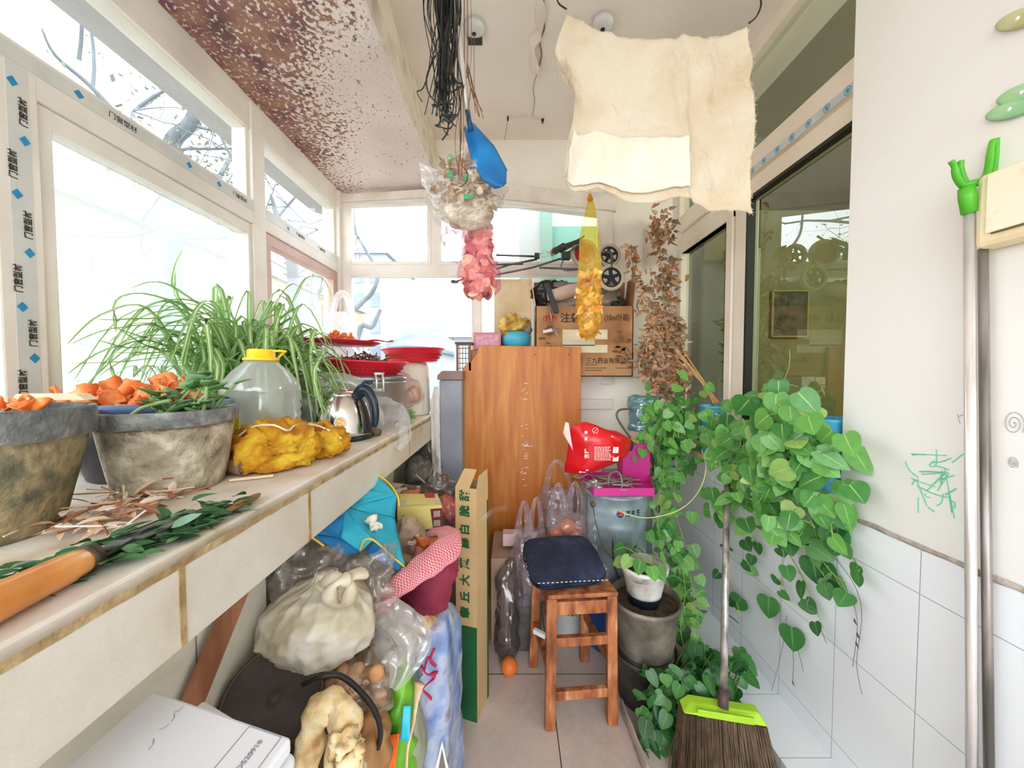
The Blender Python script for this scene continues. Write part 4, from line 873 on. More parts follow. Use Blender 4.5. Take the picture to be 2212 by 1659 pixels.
# supports at floor level
mb = MB().at(V(-.42, 1.22, .002)); sack(mb, [(0, .12, .12), (.05, .15, .15), (.35, .15, .16), (.60, .13, .14), (.70, .11, .11)], 48, 26, 6, lambda v: .03, .015, 7, .012, 2)
mb.build('rice_sack', mat('woven_sack_brown', srgb(160, 128, 92), srgb(196, 170, 130), scale=10, rough=.8, bump=.4), smooth=True, label='tall brown woven sack at the back of the pile below the maroon bag', cat='sack')
mb = MB().at(V(-.40, .80, .002)); sack(mb, [(0, .12, .14), (.05, .15, .19), (.2, .155, .20), (.36, .14, .18), (.44, .12, .15)], 48, 22, 6, lambda v: .03, .014, 7, .012, 5)
mb.build('rice_sack', MATS['woven_sack_brown'], smooth=True, label='squat brown sack at the bottom of the pile under the clear bags', cat='sack')
# blue sacks near the aisle
bluem = mat('blue_sack', srgb(132, 158, 206), stops=[(.3, srgb(96, 120, 176)), (.45, srgb(140, 162, 208)), (.56, srgb(186, 194, 216)), (.68, srgb(140, 122, 160))], scale=14, rough=.35, bump=1.0, bscale=16, btyp='RIDGE', sub=.1)
t = thing('rice_bag', 'standing blue plastic rice bag beside the tall carton', 'bag', (-.20, 1.02, 0))
mb = MB()
pa = [(-.26, .90), (-.175, .95), (-.155, 1.08), (-.18, 1.20), (-.28, 1.18), (-.31, 1.0)]
def ribfn(u, v):
    n = len(pa); k = u * n; i = int(k) % n; f_ = k - int(k); a = V(*pa[i], 0); b = V(*pa[(i + 1) % n], 0); p = lerp(a, b, f_); c = V(-.215, 1.05, 0)
    s_ = 1.0 - .16 * abs(v - .45) * 1.2 - (.45 * max(0, v - .86) / .14 if v > .86 else 0); q = c + (p - c) * s_; q.z = v * .575 + .002
    q += nz(q, 9, .016) * Vector((1, 1, .3)) + nz(q, 24, .006) * Vector((1, 1, .2)); q.z = max(q.z, .001); return q
mb.surf(ribfn, 48, 40, True, True, True); mb.build('body', bluem, t, smooth=True)
mb = MB(); mb.tube(spline([PB(925, 1420, .93), PB(918, 1450, .93), PB(940, 1462, .93), PB(915, 1485, .93), PB(932, 1510, .93)], 16), .006, 6, flat=.4)
mb.tube(spline([PB(910, 1438, .93), PB(925, 1455, .93), PB(945, 1452, .93)], 8), .007, 6, flat=.4); mb.tube(spline([PB(938, 1402, .94), PB(930, 1425, .94), PB(942, 1440, .93)], 8), .004, 6)
mb.build('magenta_string', mat('magenta_string', srgb(196, 40, 92), rough=.6), t, smooth=True)
mb = MB(); mb.add([PB(955, 1600, .925), PB(978, 1700, .925), PB(930, 1700, .925)], [(0, 1, 2)]); mb.build('printed_triangle', mat('print_white', srgb(236, 236, 236), rough=.5), t)
mb = MB(); mb.add([PB(955, 1618, .923), PB(968, 1690, .923), PB(942, 1690, .923)], [(0, 1, 2)]); mb.build('printed_triangle', mat('print_grey', srgb(120, 120, 110), rough=.5), t)
# green orange packaging and grey bag in front
gp = thing('packaging_bag', 'green plastic packaging bag with orange and blue prints beside the blue bag', 'bag', (-.25, .86, .1))
mb = MB(); blob(mb, P(868, 1575, .84), (.032, .05, .17), .010, 12, 3, 30, 30, .01); mb.build('body', mat('green_pack', srgb(110, 180, 50), stops=[(.35, srgb(66, 140, 36)), (.6, srgb(128, 196, 60))], scale=7, rough=.3, bump=.3), gp, smooth=True)
mb = MB(); patch(mb, PB(838, 1590, .775), PB(862, 1585, .772), PB(852, 1680, .76), PB(830, 1680, .76), 6, .003); mb.build('orange_print', mat('orange_print', srgb(236, 110, 44), rough=.35), gp, smooth=True, solid=.002)
mb = MB(); patch(mb, PB(872, 1525, .785), PB(888, 1525, .79), PB(884, 1600, .77), PB(864, 1600, .77), 6, .003); mb.build('blue_print', mat('sky_print', srgb(60, 190, 222), rough=.35), gp, smooth=True, solid=.002)
mb = MB(); blob(mb, P(898, 1640, .86), (.020, .04, .14), .006, 12, 8, 24, 24, .006); mb.build('plastic_bag', mat('olive_grey_bag', srgb(150, 152, 132), rough=.4, bump=.3), smooth=True, label='narrow grey green bag between the green packaging and the blue bag', cat='bag')
mb = MB(); mb.tube(spline([PB(906, 1475, .83), PB(900, 1510, .82), PB(893, 1560, .80), PB(880, 1620, .79), PB(878, 1680, .78)], 14), [.016, .013, .011, .009, .007, .006, .005, .005, .004, .004, .004, .004, .004, .004, .004], 8, flat=.5)
mb.build('paper_twist', mat('cream_twist', srgb(232, 206, 170), srgb(214, 180, 140), scale=20, rough=.7, bump=.4), smooth=True, label='thin twisted cream paper strip in front of the green packaging', cat='paper')
mb = MB(); blobat(mb, 922, 1370, 1.02, 22, 50, .03, amp=.01, f=16, seed=4, crease=.01); mb.build('paper_bag', mat('tan_paper', srgb(206, 172, 122), srgb(180, 146, 100), scale=10, rough=.8, bump=.4), smooth=True, label='crumpled tan paper bag under the maroon bag', cat='bag')
mb = MB(); blobat(mb, 872, 1455, .90, 34, 28, .03, amp=.01, f=16, seed=14, crease=.01); mb.build('plastic_bag', mat('slate_plastic', srgb(130, 140, 152), srgb(92, 100, 112), scale=10, rough=.3, bump=.6, btyp='RIDGE'), smooth=True, label='crumpled slate grey plastic behind the green packaging', cat='bag')
# maroon bag and red patterned cloth over it
mr = mat('maroon_cloth', srgb(140, 40, 66), stops=[(.35, srgb(112, 26, 50)), (.65, srgb(156, 52, 78))], scale=5, rough=.75, bump=.15, bscale=40)
mb = MB(); blob(mb, P(925, 1268, 1.06), (.072, .07, .150), .012, 7, 6, 44, 30, .01, rot=(0, .42, 0)); mb.build('maroon_bag', mr, smooth=True, label='dark maroon fabric bag bulging beside the tall carton', cat='bag')
gm_, t_ = _nt('gingham_red'); o_ = t_.nodes.new('ShaderNodeOutputMaterial'); b_ = t_.nodes.new('ShaderNodeBsdfPrincipled'); b_.inputs['Roughness'].default_value = .8; t_.links.new(b_.outputs[0], o_.inputs[0])
uvn = t_.nodes.new('ShaderNodeUVMap'); mp = t_.nodes.new('ShaderNodeMapping'); mp.inputs['Scale'].default_value = (14, 52, 1); ck = t_.nodes.new('ShaderNodeTexChecker'); ck.inputs['Scale'].default_value = 2.0
ck.inputs[1].default_value = C(srgb(190, 50, 70)); ck.inputs[2].default_value = C(srgb(236, 206, 206)); t_.links.new(uvn.outputs[0], mp.inputs[0]); t_.links.new(mp.outputs[0], ck.inputs[0])
nn = _tex(t_, 40, 4); mm = t_.nodes.new('ShaderNodeMix'); mm.data_type = 'RGBA'; mm.inputs[7].default_value = C(srgb(206, 110, 120)); t_.links.new(nn.outputs[0], mm.inputs[0]); t_.links.new(ck.outputs[0], mm.inputs[6]); t_.links.new(mm.outputs[2], b_.inputs['Base Color'])
tn = thing('patterned_cloth', 'red and white checked cloth folded over the maroon bag', 'cloth', P(900, 1250, 1.05))
path = spline([P(800, 1318, .90), P(850, 1272, .92), P(895, 1240, .95), P(940, 1205, .98), P(970, 1175, 1.02), P(962, 1152, 1.07), P(930, 1148, 1.12)], 40)
mb = MB()
def clf(u, v):
    i = int(round(v * 40)); p = path[i]; d = (path[min(i + 1, 40)] - path[max(i - 1, 0)]).normalized(); s = d.cross(V(.3, -.5, 1)).normalized(); up = s.cross(d)
    w = .020 + .020 * math.sin(v * 3.0) ; a = u * 6.2832; q = p + s * math.cos(a) * w + up * math.sin(a) * w * .42; return q + nz(q, 22, .008) + nz(q, 60, .003)
mb.surf(clf, 28, 40, True, True, True); mb.build('rolled_edge', gm_, tn, smooth=True)
mb = MB(); patch(mb, P(905, 1150, 1.24), P(975, 1148, 1.24), P(960, 1215, 1.12), P(885, 1250, 1.10), 16, .006, 20, 3); mb.build('flat_part', gm_, tn, smooth=True, solid=.003)
mb = MB(); patch(mb, P(796, 1312, .87), P(850, 1252, .93), P(866, 1290, .93), P(842, 1325, .88), 10, .008, 25, 5); mb.build('net_end', film('red_net_film', srgb(220, 60, 80), .7, .2, 30, .2, .3), tn, smooth=True, solid=.002)
o = peel_mesh(44).build('mandarin_peel', peel_m, smooth=True, solid=.002, loc=(0, 0, 0)); o.location = P(922, 1190, 1.11); o.rotation_euler = (-.6, .3, .5); setp(o, 'orange peel scrap lying on the checked red cloth in the pile', 'fruit peel')
# turquoise bag with yellow binding
tq = mat('turquoise_nonwoven', srgb(36, 164, 190), stops=[(.3, srgb(24, 138, 170)), (.6, srgb(52, 176, 200))], scale=5, rough=.75, bump=.25, bscale=60)
tq2 = mat('turquoise_nonwoven_shaded', srgb(36, 128, 190), srgb(24, 110, 170), scale=5, rough=.75, bump=.2, bscale=60)  # darker copy of the turquoise, paints the shading of the bag's left side
yb_ = mat('yellow_binding', srgb(232, 190, 50), rough=.7)
tb_ = thing('shopping_bag', 'turquoise fabric shopping bag with yellow binding under the sill', 'bag', P(770, 1180, 1.02))
A_ = P(652, 1150, .86); B_ = P(812, 1022, 1.16); C_ = P(857, 1070, 1.10); D_ = P(852, 1118, 1.06); E_ = P(874, 1224, .97); Fq = P(806, 1168, .93); G_ = P(780, 1192, .92); H_ = P(745, 1096, .98); I_ = P(735, 1162, .92); J_ = P(820, 1200, .95); K_ = P(752, 1070, 1.10)
mb = MB(); patch(mb, H_, K_, B_, B_, 8, .003); patch(mb, H_, lerp(H_, B_, .5), C_, D_, 10, .005, 18); patch(mb, K_, B_, C_, H_, 10, .004, 18); patch(mb, H_, D_, E_, Fq, 14, .007, 14, 2); patch(mb, I_, H_, Fq, G_, 10, .005, 20)
mb.build('body', tq, tb_, smooth=True, solid=.002)
mb = MB(); patch(mb, A_, K_, H_, I_, 12, .007, 14, 4); patch(mb, A_, lerp(A_, B_, .6), K_, K_, 8, .004); patch(mb, A_, I_, G_, P(745, 1200, .90), 8, .004); patch(mb, Fq, E_, P(868, 1236, .96), P(790, 1200, .93), 8, .004)
mb.build('shaded_side', tq2, tb_, smooth=True, solid=.002)
mb = MB()
for L in ([(806, 1020, 1.158), (838, 1042, 1.14), (858, 1070, 1.10), (862, 1094, 1.09)], [(778, 1190, .918), (786, 1168, .92), (806, 1166, .93), (840, 1196, .95), (876, 1226, .965)], [(650, 1150, .858), (680, 1165, .865), (700, 1180, .87)], [(876, 1226, .965), (862, 1232, .962)]):
    MB().tube(spline([P(*q) for q in L], 14), .0028, 6).build('binding', yb_, tb_, smooth=True)
mb = MB(); blobat(mb, 808, 1130, .975, 16, 9, .01, amp=.006, f=40, seed=4, seg=20, nv=12); mb.build('tissue', mat('tissue', srgb(226, 216, 200), rough=.9), smooth=True, label='small crumpled tissue on the turquoise bag', cat='tissue')
# boxes behind the turquoise bag
gb = thing('gift_box', 'yellow carton with a red corner and barcode labels behind the turquoise bag', 'box', P(905, 1130, 1.30))
yel = mat('yellow_carton', srgb(238, 222, 140), srgb(226, 206, 120), scale=6, rough=.5)
q0 = [P(858, 1066, 1.42), P(945, 1066, 1.42), P(955, 1092, 1.30), P(858, 1100, 1.30)]; dz = V(0, 0, -.085)
mb = MB(); vs = q0 + [p + dz for p in q0]; mb.add(vs, [(0, 1, 2, 3), (4, 7, 6, 5), (0, 4, 5, 1), (1, 5, 6, 2), (2, 6, 7, 3), (3, 7, 4, 0)]); mb.build('body', yel, gb, bevel=.002)
up = V(0, 0, .0015); mb = MB(); mb.add([lerp(q0[3], q0[0], .12) + up, lerp(q0[2], q0[1], .12) + up, lerp(q0[1], q0[2], .45) + up, lerp(q0[0], q0[3], .45) + up], [(0, 1, 2, 3)]); mb.build('window_strip', mat('box_window', srgb(206, 206, 180), rough=.2), gb)
mb = MB(); mb.add([lerp(q0[0], q0[1], .66) + up * 1.5, lerp(q0[0], q0[1], .93) + up * 1.5, lerp(q0[0], q0[1], .9) + (q0[2] - q0[1]) * .4 + up * 1.5, lerp(q0[0], q0[1], .68) + (q0[2] - q0[1]) * .4 + up * 1.5], [(0, 1, 2, 3)]); mb.build('red_corner', mat('carton_red', srgb(190, 30, 44), rough=.5), gb)
fr = V(0, -.002, 0); mb = MB(); mb.add([lerp(q0[3], q0[2], .74) + fr + dz * .1, q0[2] + fr + dz * .1, q0[2] + fr + dz * .98, lerp(q0[3], q0[2], .8) + fr + dz * .98], [(0, 1, 2, 3)]); mb.build('label_panel', mat('carton_maroon', srgb(120, 50, 50), rough=.5), gb)
mb = MB()
for k in range(2):
    z0 = dz * (.2 + .4 * k)
    for j in range(9): a = lerp(q0[3], q0[2], .82 + j * .017) + fr * 2 + z0; mb.bar(a, a + dz * .26, .0012, .0006, (0, -1, 0))
mb.build('barcode', mat('print_cream', srgb(230, 225, 210), rough=.5), gb)
mb = MB(); q1 = [P(848, 1042, 1.55), P(908, 1050, 1.50), P(905, 1062, 1.44), P(848, 1064, 1.44)]; vs = q1 + [p + V(0, 0, -.04) for p in q1]; mb.add(vs, [(0, 1, 2, 3), (4, 7, 6, 5), (0, 4, 5, 1), (1, 5, 6, 2), (2, 6, 7, 3), (3, 7, 4, 0)])
mb.build('carton', mat('white_carton', srgb(226, 214, 200), stops=[(.45, srgb(226, 214, 200)), (.52, srgb(60, 50, 46)), (.58, srgb(214, 120, 90))], scale=12, rough=.6), label='flat white and brown printed carton behind the yellow one', cat='box')
MB().bb(-.52, -.26, 1.30, 1.75, .002, .72).build('storage_crate', mat('crate_brown', srgb(120, 100, 84), srgb(100, 84, 70), scale=6, rough=.8), label='brown crate at the back of the pile under the yellow carton', cat='crate', bevel=.005)
# dark bags in the back corner
for px, py, Y, w, h, mt, lb, sd in ((930, 985, 1.95, 26, 40, grey_bag, 'grey crumpled plastic bag hung in the corner below the sill end', 3),
                                (905, 1025, 1.85, 24, 36, mat('dark_grey_bag', srgb(84, 80, 76), srgb(112, 106, 100), scale=9, rough=.35, bump=.6, btyp='RIDGE'), 'dark grey bag with curled edge below the sill end', 7),
                                (945, 1055, 1.60, 40, 28, film('smoky_bag', srgb(120, 112, 112), .72, .12, 12, .35, .25, bump=.8), 'smoky translucent bag behind the tall carton', 12),
                                (965, 1105, 1.48, 24, 28, mat('reddish_pack', srgb(206, 110, 96), srgb(150, 90, 96), scale=8, rough=.25, bump=.6, btyp='RIDGE'), 'reddish plastic pack beside the tall carton', 15)):
    mb = MB(); blobat(mb, px, py, Y, w, h, .07, amp=.016, f=10, seed=sd, crease=.016); mb.build('plastic_bag', mt, smooth=True, label=lb, cat='bag')
dgb = [o for o in COL.objects if o.get('label', '').startswith('dark grey bag with curled')][0]
hb = MB(); hb.tube(spline([P(925, 1048, 1.75), P(932, 1015, 1.75), P(940, 1002, 1.75), P(943, 1030, 1.74), P(935, 1060, 1.73)], 16), .008, 8, flat=.35)
hb.tube(spline([P(898, 1024, 1.74), P(915, 1040, 1.74), P(925, 1050, 1.74)], 10), .009, 8, flat=.35); hb.build('bag_handle', bright_bag, dgb, smooth=True)
mb = MB(); ribbon(mb, [P(868, 1118, 1.26), P(890, 1125, 1.22), P(902, 1150, 1.18), P(895, 1172, 1.14), P(880, 1172, 1.13)], .012, 20, .3); mb.build('bag_strap', mat('cream_strap', srgb(206, 190, 170), rough=.8), smooth=True, label='cream strap loop lying before the yellow carton', cat='strap', solid=.002)
mb = MB(); blobat(mb, 880, 1165, 1.20, 32, 42, .04, amp=.012, f=14, seed=41, crease=.012); mb.build('plastic_bag', mat('tan_bag', srgb(176, 152, 128), srgb(150, 126, 104), scale=9, rough=.5, bump=.5, btyp='RIDGE'), smooth=True, label='tan crumpled bag between the turquoise bag and the checked cloth', cat='bag')
# clear bags
mb = MB(); blobat(mb, 672, 1222, .90, 74, 46, .09, amp=.024, f=9, seed=5, crease=.028, seg=60, nv=40); mb.build('plastic_bag', clear_bag, smooth=True, label='crumpled clear bag wedged under the sill left of the turquoise bag', cat='bag')
mb = MB(); blobat(mb, 665, 1232, .92, 50, 30, .06, amp=.012, f=14, seed=6, crease=.01); mb.build('dark_bundle', mat('dark_bundle', srgb(104, 92, 80), srgb(140, 124, 104), scale=9, rough=.8), smooth=True, label='dark bundle showing through the clear bag under the sill', cat='bundle')
mb = MB(); blobat(mb, 790, 1240, .93, 66, 38, .07, amp=.02, f=11, seed=15, crease=.026, seg=60, nv=40); mb.build('plastic_bag', clear_bag, smooth=True, label='crumpled clear bag just below the turquoise bag', cat='bag')
mb = MB(); blobat(mb, 800, 1268, .95, 60, 34, .06, amp=.01, f=14, seed=26, crease=.01); mb.build('dark_bundle', MATS['dark_bundle'], smooth=True, label='dark bundle under the clear bag below the turquoise bag', cat='bundle')
# knotted pale sack (most visible)
kb = thing('knotted_bag', 'big pale knotted bag in the middle of the pile', 'bag', P(690, 1430, .82))
mb = MB().at(P(688, 1418, .80), (-.12, .10, .3)); sack(mb, [(0, .03, .03), (.012, .08, .075), (.05, .118, .105), (.095, .120, .105), (.135, .094, .085), (.155, .055, .055), (.172, .024, .024), (.185, .018, .018)], 110, 60, 17, lambda v: .008 + .10 * max(0, v - .35), .006, 12, .008, 3)
mb.build('body', mat('pale_bag_body', srgb(204, 194, 168), stops=[(.28, srgb(160, 152, 128)), (.42, srgb(204, 192, 164)), (.56, srgb(226, 219, 206)), (.72, srgb(216, 198, 188))], scale=9, rough=.38, bump=.5, bscale=16, btyp='RIDGE', sub=.1), kb, smooth=True)
kn_ = MB(); c = P(722, 1285, .76)
kn_.tube(spline([P(700, 1262, .75), P(730, 1250, .72), P(757, 1262, .73), P(752, 1295, .74), P(728, 1306, .74), P(712, 1285, .72), P(725, 1262, .70), P(748, 1252, .72)], 40), [.011 + .005 * math.sin(k * .5) for k in range(41)], 10)
kn_.tube(spline([P(742, 1262, .73), P(760, 1244, .74), P(782, 1238, .76)], 14), [.010 + .001 * k for k in range(15)], 10, flat=.5)
kn_.tube(spline([P(720, 1280, .73), P(700, 1268, .74), P(690, 1262, .75)], 8), [.014] * 9, 8, flat=.6)
kn_.build('knot', cloth_sack, kb, smooth=True)
# white thin bag tail to the right, brown clear bag
mb = MB(); ribbon(mb, [P(800, 1330, .86), P(850, 1345, .84), P(880, 1390, .82), P(872, 1440, .80), P(850, 1490, .78)], [.05, .11, .11, .07, .02], 34, .5, 2)
ribbon(mb, [P(810, 1360, .86), P(846, 1400, .82), P(862, 1440, .80)], [.05, .09, .05], 24, .5, 6); mb.build('plastic_bag', bright_bag, smooth=True, label='thin white plastic bag spilling right of the knotted bag', cat='bag')
mb = MB(); blobat(mb, 842, 1385, .90, 48, 52, .05, amp=.016, f=12, seed=9, crease=.02); mb.build('plastic_bag', bright_bag, smooth=True, label='puffy clear bag behind the thin white one right of the knotted bag', cat='bag')
bb_ = thing('food_bag', 'clear bag of brown roots below the knotted bag', 'bag', P(765, 1560, .8))
mb = MB(); blobat(mb, 768, 1488, .80, 82, 70, .06, amp=.012, f=12, seed=19, crease=.014, seg=56, nv=36); mb.build('film', film('brown_clear_film', srgb(214, 190, 158), .66, .15, 12, .3, .3, bump=.8), bb_, smooth=True)
mb = MB(); rnd = random.Random(4)
for k in range(26):
    c = P(768 + rnd.uniform(-52, 52), 1490 + rnd.uniform(-42, 46), .80 + rnd.uniform(-.03, .03)); blob(mb, c, (rnd.uniform(.014, .03), rnd.uniform(.012, .02), rnd.uniform(.01, .018)), .005, 30, k, 12, 8, .002, rot=(rnd.uniform(0, 3), rnd.uniform(0, 3), 0))
mb.build('roots', mat('root_brown', srgb(190, 136, 92), srgb(224, 172, 120), scale=14, rough=.8), bb_, smooth=True)
mb = MB(); blobat(mb, 640, 1410, .88, 44, 26, .06, amp=.01, f=16, seed=29, crease=.012); mb.build('plastic_bag', mat('pinkish_bag', srgb(196, 164, 146), srgb(176, 140, 120), scale=9, rough=.35, bump=.6, btyp='RIDGE', sub=.1), smooth=True, label='pinkish brown bag between the black pan and the knotted bag', cat='bag')
# black pan and its cord
pc = P(592, 1508, .70); pn = thing('griddle_pan', 'round black pan with a thick black cord tilted against the wall', 'pan', pc)
tilt = frame3(V(.62, -.62, .48)).to_euler()
mb = MB().at(pc, tilt); mb.lathe([(0, .010), (.010, .010), (.014, .002), (.022, .004), (.030, .001), (.078, .001), (.084, .004), (.088, -.002), (.084, -.012), (.06, -.022), (0, -.026)], 48, capb=False); 
mb.build('body', mat('pan_black', srgb(62, 54, 50), stops=[(.3, srgb(44, 38, 36)), (.65, srgb(76, 66, 60))], scale=10, rough=.65, bump=.3, bscale=60), pn, smooth=True)
mb = MB().at(pc, tilt); mb.tube([V(.088 * math.cos(a * .2618), .088 * math.sin(a * .2618), .002) for a in range(25)], .0035, 8); mb.build('rim', mat('pan_rim', srgb(84, 74, 58), rough=.5, metal=.5), pn, smooth=True)
cd = spline([P(655, 1478, .67), P(690, 1462, .66), P(735, 1460, .67), P(780, 1495, .68), P(812, 1540, .69), P(822, 1590, .70), P(805, 1640, .70), P(780, 1680, .70)], 40)
MB().tube(cd, .0052, 10).build('cord', mat('rubber_black', srgb(34, 34, 34), rough=.5), pn, smooth=True)
# knobbly root, brown parcel
rt = mat('ginger_root', srgb(226, 196, 142), stops=[(.3, srgb(176, 130, 78)), (.46, srgb(222, 192, 140)), (.66, srgb(242, 226, 188))], scale=26, rough=.8, bump=.9, bscale=30)
rg = thing('yam_root', 'large knobbly beige root below the black pan', 'root', P(700, 1650, .62))
mb = MB()
mb.tube(spline([P(648, 1680, .62), P(672, 1600, .62), P(690, 1540, .63), P(722, 1520, .63), P(745, 1560, .62), P(728, 1610, .61), P(750, 1640, .60), P(760, 1690, .60)], 44), [.016 + .010 * abs(math.sin(k * .29 + .6)) + .004 * (1 if 10 < k < 26 else .3) for k in range(45)], 16)
mb.v = [v + nz(v, 26, .010) + nz(v, 60, .004) for v in mb.v]; mb.build('body', rt, rg, smooth=True)
mb = MB(); blobat(mb, 742, 1606, .585, 22, 18, .018, amp=.005, f=40, seed=4, seg=24, nv=14); blobat(mb, 755, 1632, .58, 26, 20, .018, amp=.005, f=40, seed=7, seg=24, nv=14); mb.build('knob', rt, rg, smooth=True)
mb = MB(); blobat(mb, 800, 1615, .72, 42, 62, .05, amp=.008, f=12, seed=3, crease=.01); mb.build('parcel', mat('brown_parcel', srgb(176, 130, 84), stops=[(.4, srgb(150, 104, 64)), (.62, srgb(186, 140, 92)), (.72, srgb(206, 80, 40))], scale=6, rough=.6, bump=.3), smooth=True, label='brown wrapped parcel behind the beige root', cat='parcel')
mb = MB(); blob(mb, V(-.42, .58, .40), (.12, .12, .22), .02, 7, 3, 40, 24, .01); mb.build('bundle', MATS['dark_bundle'], smooth=True, label='dark bundle at the bottom left of the pile below the black pan', cat='bundle')
# two flat white boxes
wp = mat('white_box_plastic', srgb(238, 240, 246), srgb(230, 232, 240), scale=3, rough=.4)
def flatbox(name, label, corners, th, bev):
    t = thing(name, label, 'box', sum(corners, V(0, 0, 0)) / 4 - V(0, 0, th)); n = V(0, 0, -th)
    mb = MB(); vs = corners + [p + n for p in corners]; mb.add(vs, [(0, 1, 2, 3), (4, 7, 6, 5), (0, 4, 5, 1), (1, 5, 6, 2), (2, 6, 7, 3), (3, 7, 4, 0)]); mb.build('body', wp, t, bevel=bev); return t
zt = .85; w1 = [PZ(128, 1650, zt), PZ(333, 1490, zt), PZ(630, 1592, zt), PZ(530, 1720, zt)]
w1[0] = V(-.50, .37, zt)
w1 = [PZ(100, 1690, zt), PZ(333, 1490, zt), PZ(630, 1592, zt), PZ(480, 1800, zt)]
fb = flatbox('flat_box', 'flat white plastic box lying nearest the camera', w1, .02, .004)
def onb(u, v, d=.0006): return lerp(lerp(w1[0], w1[1], v), lerp(w1[3], w1[2], v), u) + V(0, 0, d)
pen = mat('pencil_line', srgb(150, 154, 164), rough=.6); mb = MB()
for L in ([(.74, .96), (.95, .96), (.95, .3)], [(.74, .96), (.74, .3)]):
    for a, b in zip(L, L[1:]): mb.bar(onb(*a), onb(*b), .0009, .0006)
mb.build('outline_print', pen, fb)
dd = (w1[2] - w1[3]).normalized(); xax = dd; zax = V(0, 0, 1); yax = zax.cross(xax)
text('MED520910', fb, pen, onb(.86, .62, .0006), Matrix((xax, yax, zax)).transposed(), .009, 'lettering')
mb = MB(); rnd = random.Random(5)
for a, b in (((.28, .93), (.26, .84)), ((.27, .83), (.30, .75)), ((.30, .72), (.28, .64)), ((.30, .55), (.33, .45))): mb.tube([onb(*a), onb((a[0] + b[0]) / 2 + .01, (a[1] + b[1]) / 2), onb(*b)], .0005, 4)
mb.build('hair_marks', pen, fb)
zt2 = .80; w2 = [PZ(300, 1640, zt2), PZ(440, 1508, zt2), PZ(640, 1628, zt2), PZ(560, 1760, zt2)]
flatbox('flat_box', 'second white box peeping out under the flat one nearest the camera', w2, .02, .006)
MB().bb(-.53, -.34, .16, .44, .60, .76).build('carton', mat('carton_plain', srgb(176, 150, 118), rough=.8), label='brown carton under the two white boxes', cat='box', bevel=.003)
MB().bb(-.55, -.30, .16, .48, .002, .598).build('cupboard', mat('cupboard_grey', srgb(150, 148, 140), rough=.7), label='low grey cupboard under the brown carton nearest the camera', cat='cupboard', bevel=.003)
# dark plank leaning below the sill
mb = MB(); mb.bar(V(-.548, .50, .62), V(-.535, .74, .93), .045, .012, (1, 0, 0)); mb.build('plank', mat('rotten_wood', srgb(140, 88, 58), stops=[(.35, srgb(104, 60, 38)), (.6, srgb(170, 116, 84))], scale=10, rough=.9, bump=.8, stretch=(1, 1, .15)), label='weathered brown plank leaning under the sill', cat='plank')
# tall carton with the leek lettering
cb = mat('cardboard', srgb(206, 174, 128), srgb(196, 162, 116), scale=5, rough=.8, bump=.05, bscale=60)
bx = thing('tall_carton', 'tall narrow cardboard carton with green lettering standing on the floor', 'box', (-.17, 1.34, 0), -.30)
Hh = .875; mb = MB().at((-.152, 1.352, 0), (0, 0, -.30))
for x0, x1, y0, y1 in ((-.042, .042, -.058, -.055), (-.042, .042, .055, .058), (-.042, -.039, -.055, .055), (.039, .042, -.055, .055)): mb.bb(x0, x1, y0, y1, 0, Hh)
mb.bb(-.04, .04, -.055, .055, 0, .003); mb.build('body', cb, bx)
mb = MB().at((-.152, 1.352, 0), (0, 0, -.30)); mb.add([(-.042, -.058, Hh), (.014, -.058, Hh), (.014, .01, Hh + .052), (-.036, .01, Hh + .052), (-.042, -.058, Hh - .002), (.014, -.058, Hh - .002), (.014, .012, Hh + .05), (-.036, .012, Hh + .05)], [(0, 1, 2, 3), (4, 7, 6, 5), (0, 4, 5, 1), (1, 5, 6, 2), (2, 6, 7, 3), (3, 7, 4, 0)])
mb.add([(.042, -.055, Hh), (.042, .055, Hh), (.040, .055, Hh + .045), (.040, -.03, Hh + .04)], [(0, 1, 2, 3)]); mb.build('flap', cb, bx, solid=.0015)
gr = mat('carton_green', srgb(22, 84, 44), srgb(30, 96, 52), scale=12, rough=.7); MB().at((-.152, 1.352, 0), (0, 0, -.30)).bb(-.0425, .0425, -.0595, -.0581, .002, .36).build('green_band', gr, bx)
MB().at((-.152, 1.352, 0), (0, 0, -.30)).bb(.0425, .0435, .045, .058, .002, .8).build('green_edge', gr, bx)
m3 = Matrix.Rotation(-.30, 3, 'Z') @ frame3((0, -1, 0), (-1, 0, 0))
for ch, py in zip('章丘大葱高白脆甜', (1322, 1288, 1252, 1216, 1172, 1143, 1103, 1070)):
    z = P(1008, py, 1.30).z; off = Matrix.Rotation(-.30, 3, 'Z') @ V(-.002, -.0592, 0); text(ch, bx, gr, V(-.152, 1.352, z) + off, m3, .042, 'lettering', bold=.0013)
mb = MB(); ribbon(mb, [P(1040, 1125, 1.27), P(1058, 1108, 1.28), P(1075, 1100, 1.32), P(1095, 1098, 1.36)], .022, 14, .3, 1); mb.build('tape_strip', film('clear_tape', srgb(226, 216, 206), .35, .1, 14, .4, .2), smooth=True, label='loose clear tape on the side of the tall carton', cat='tape')
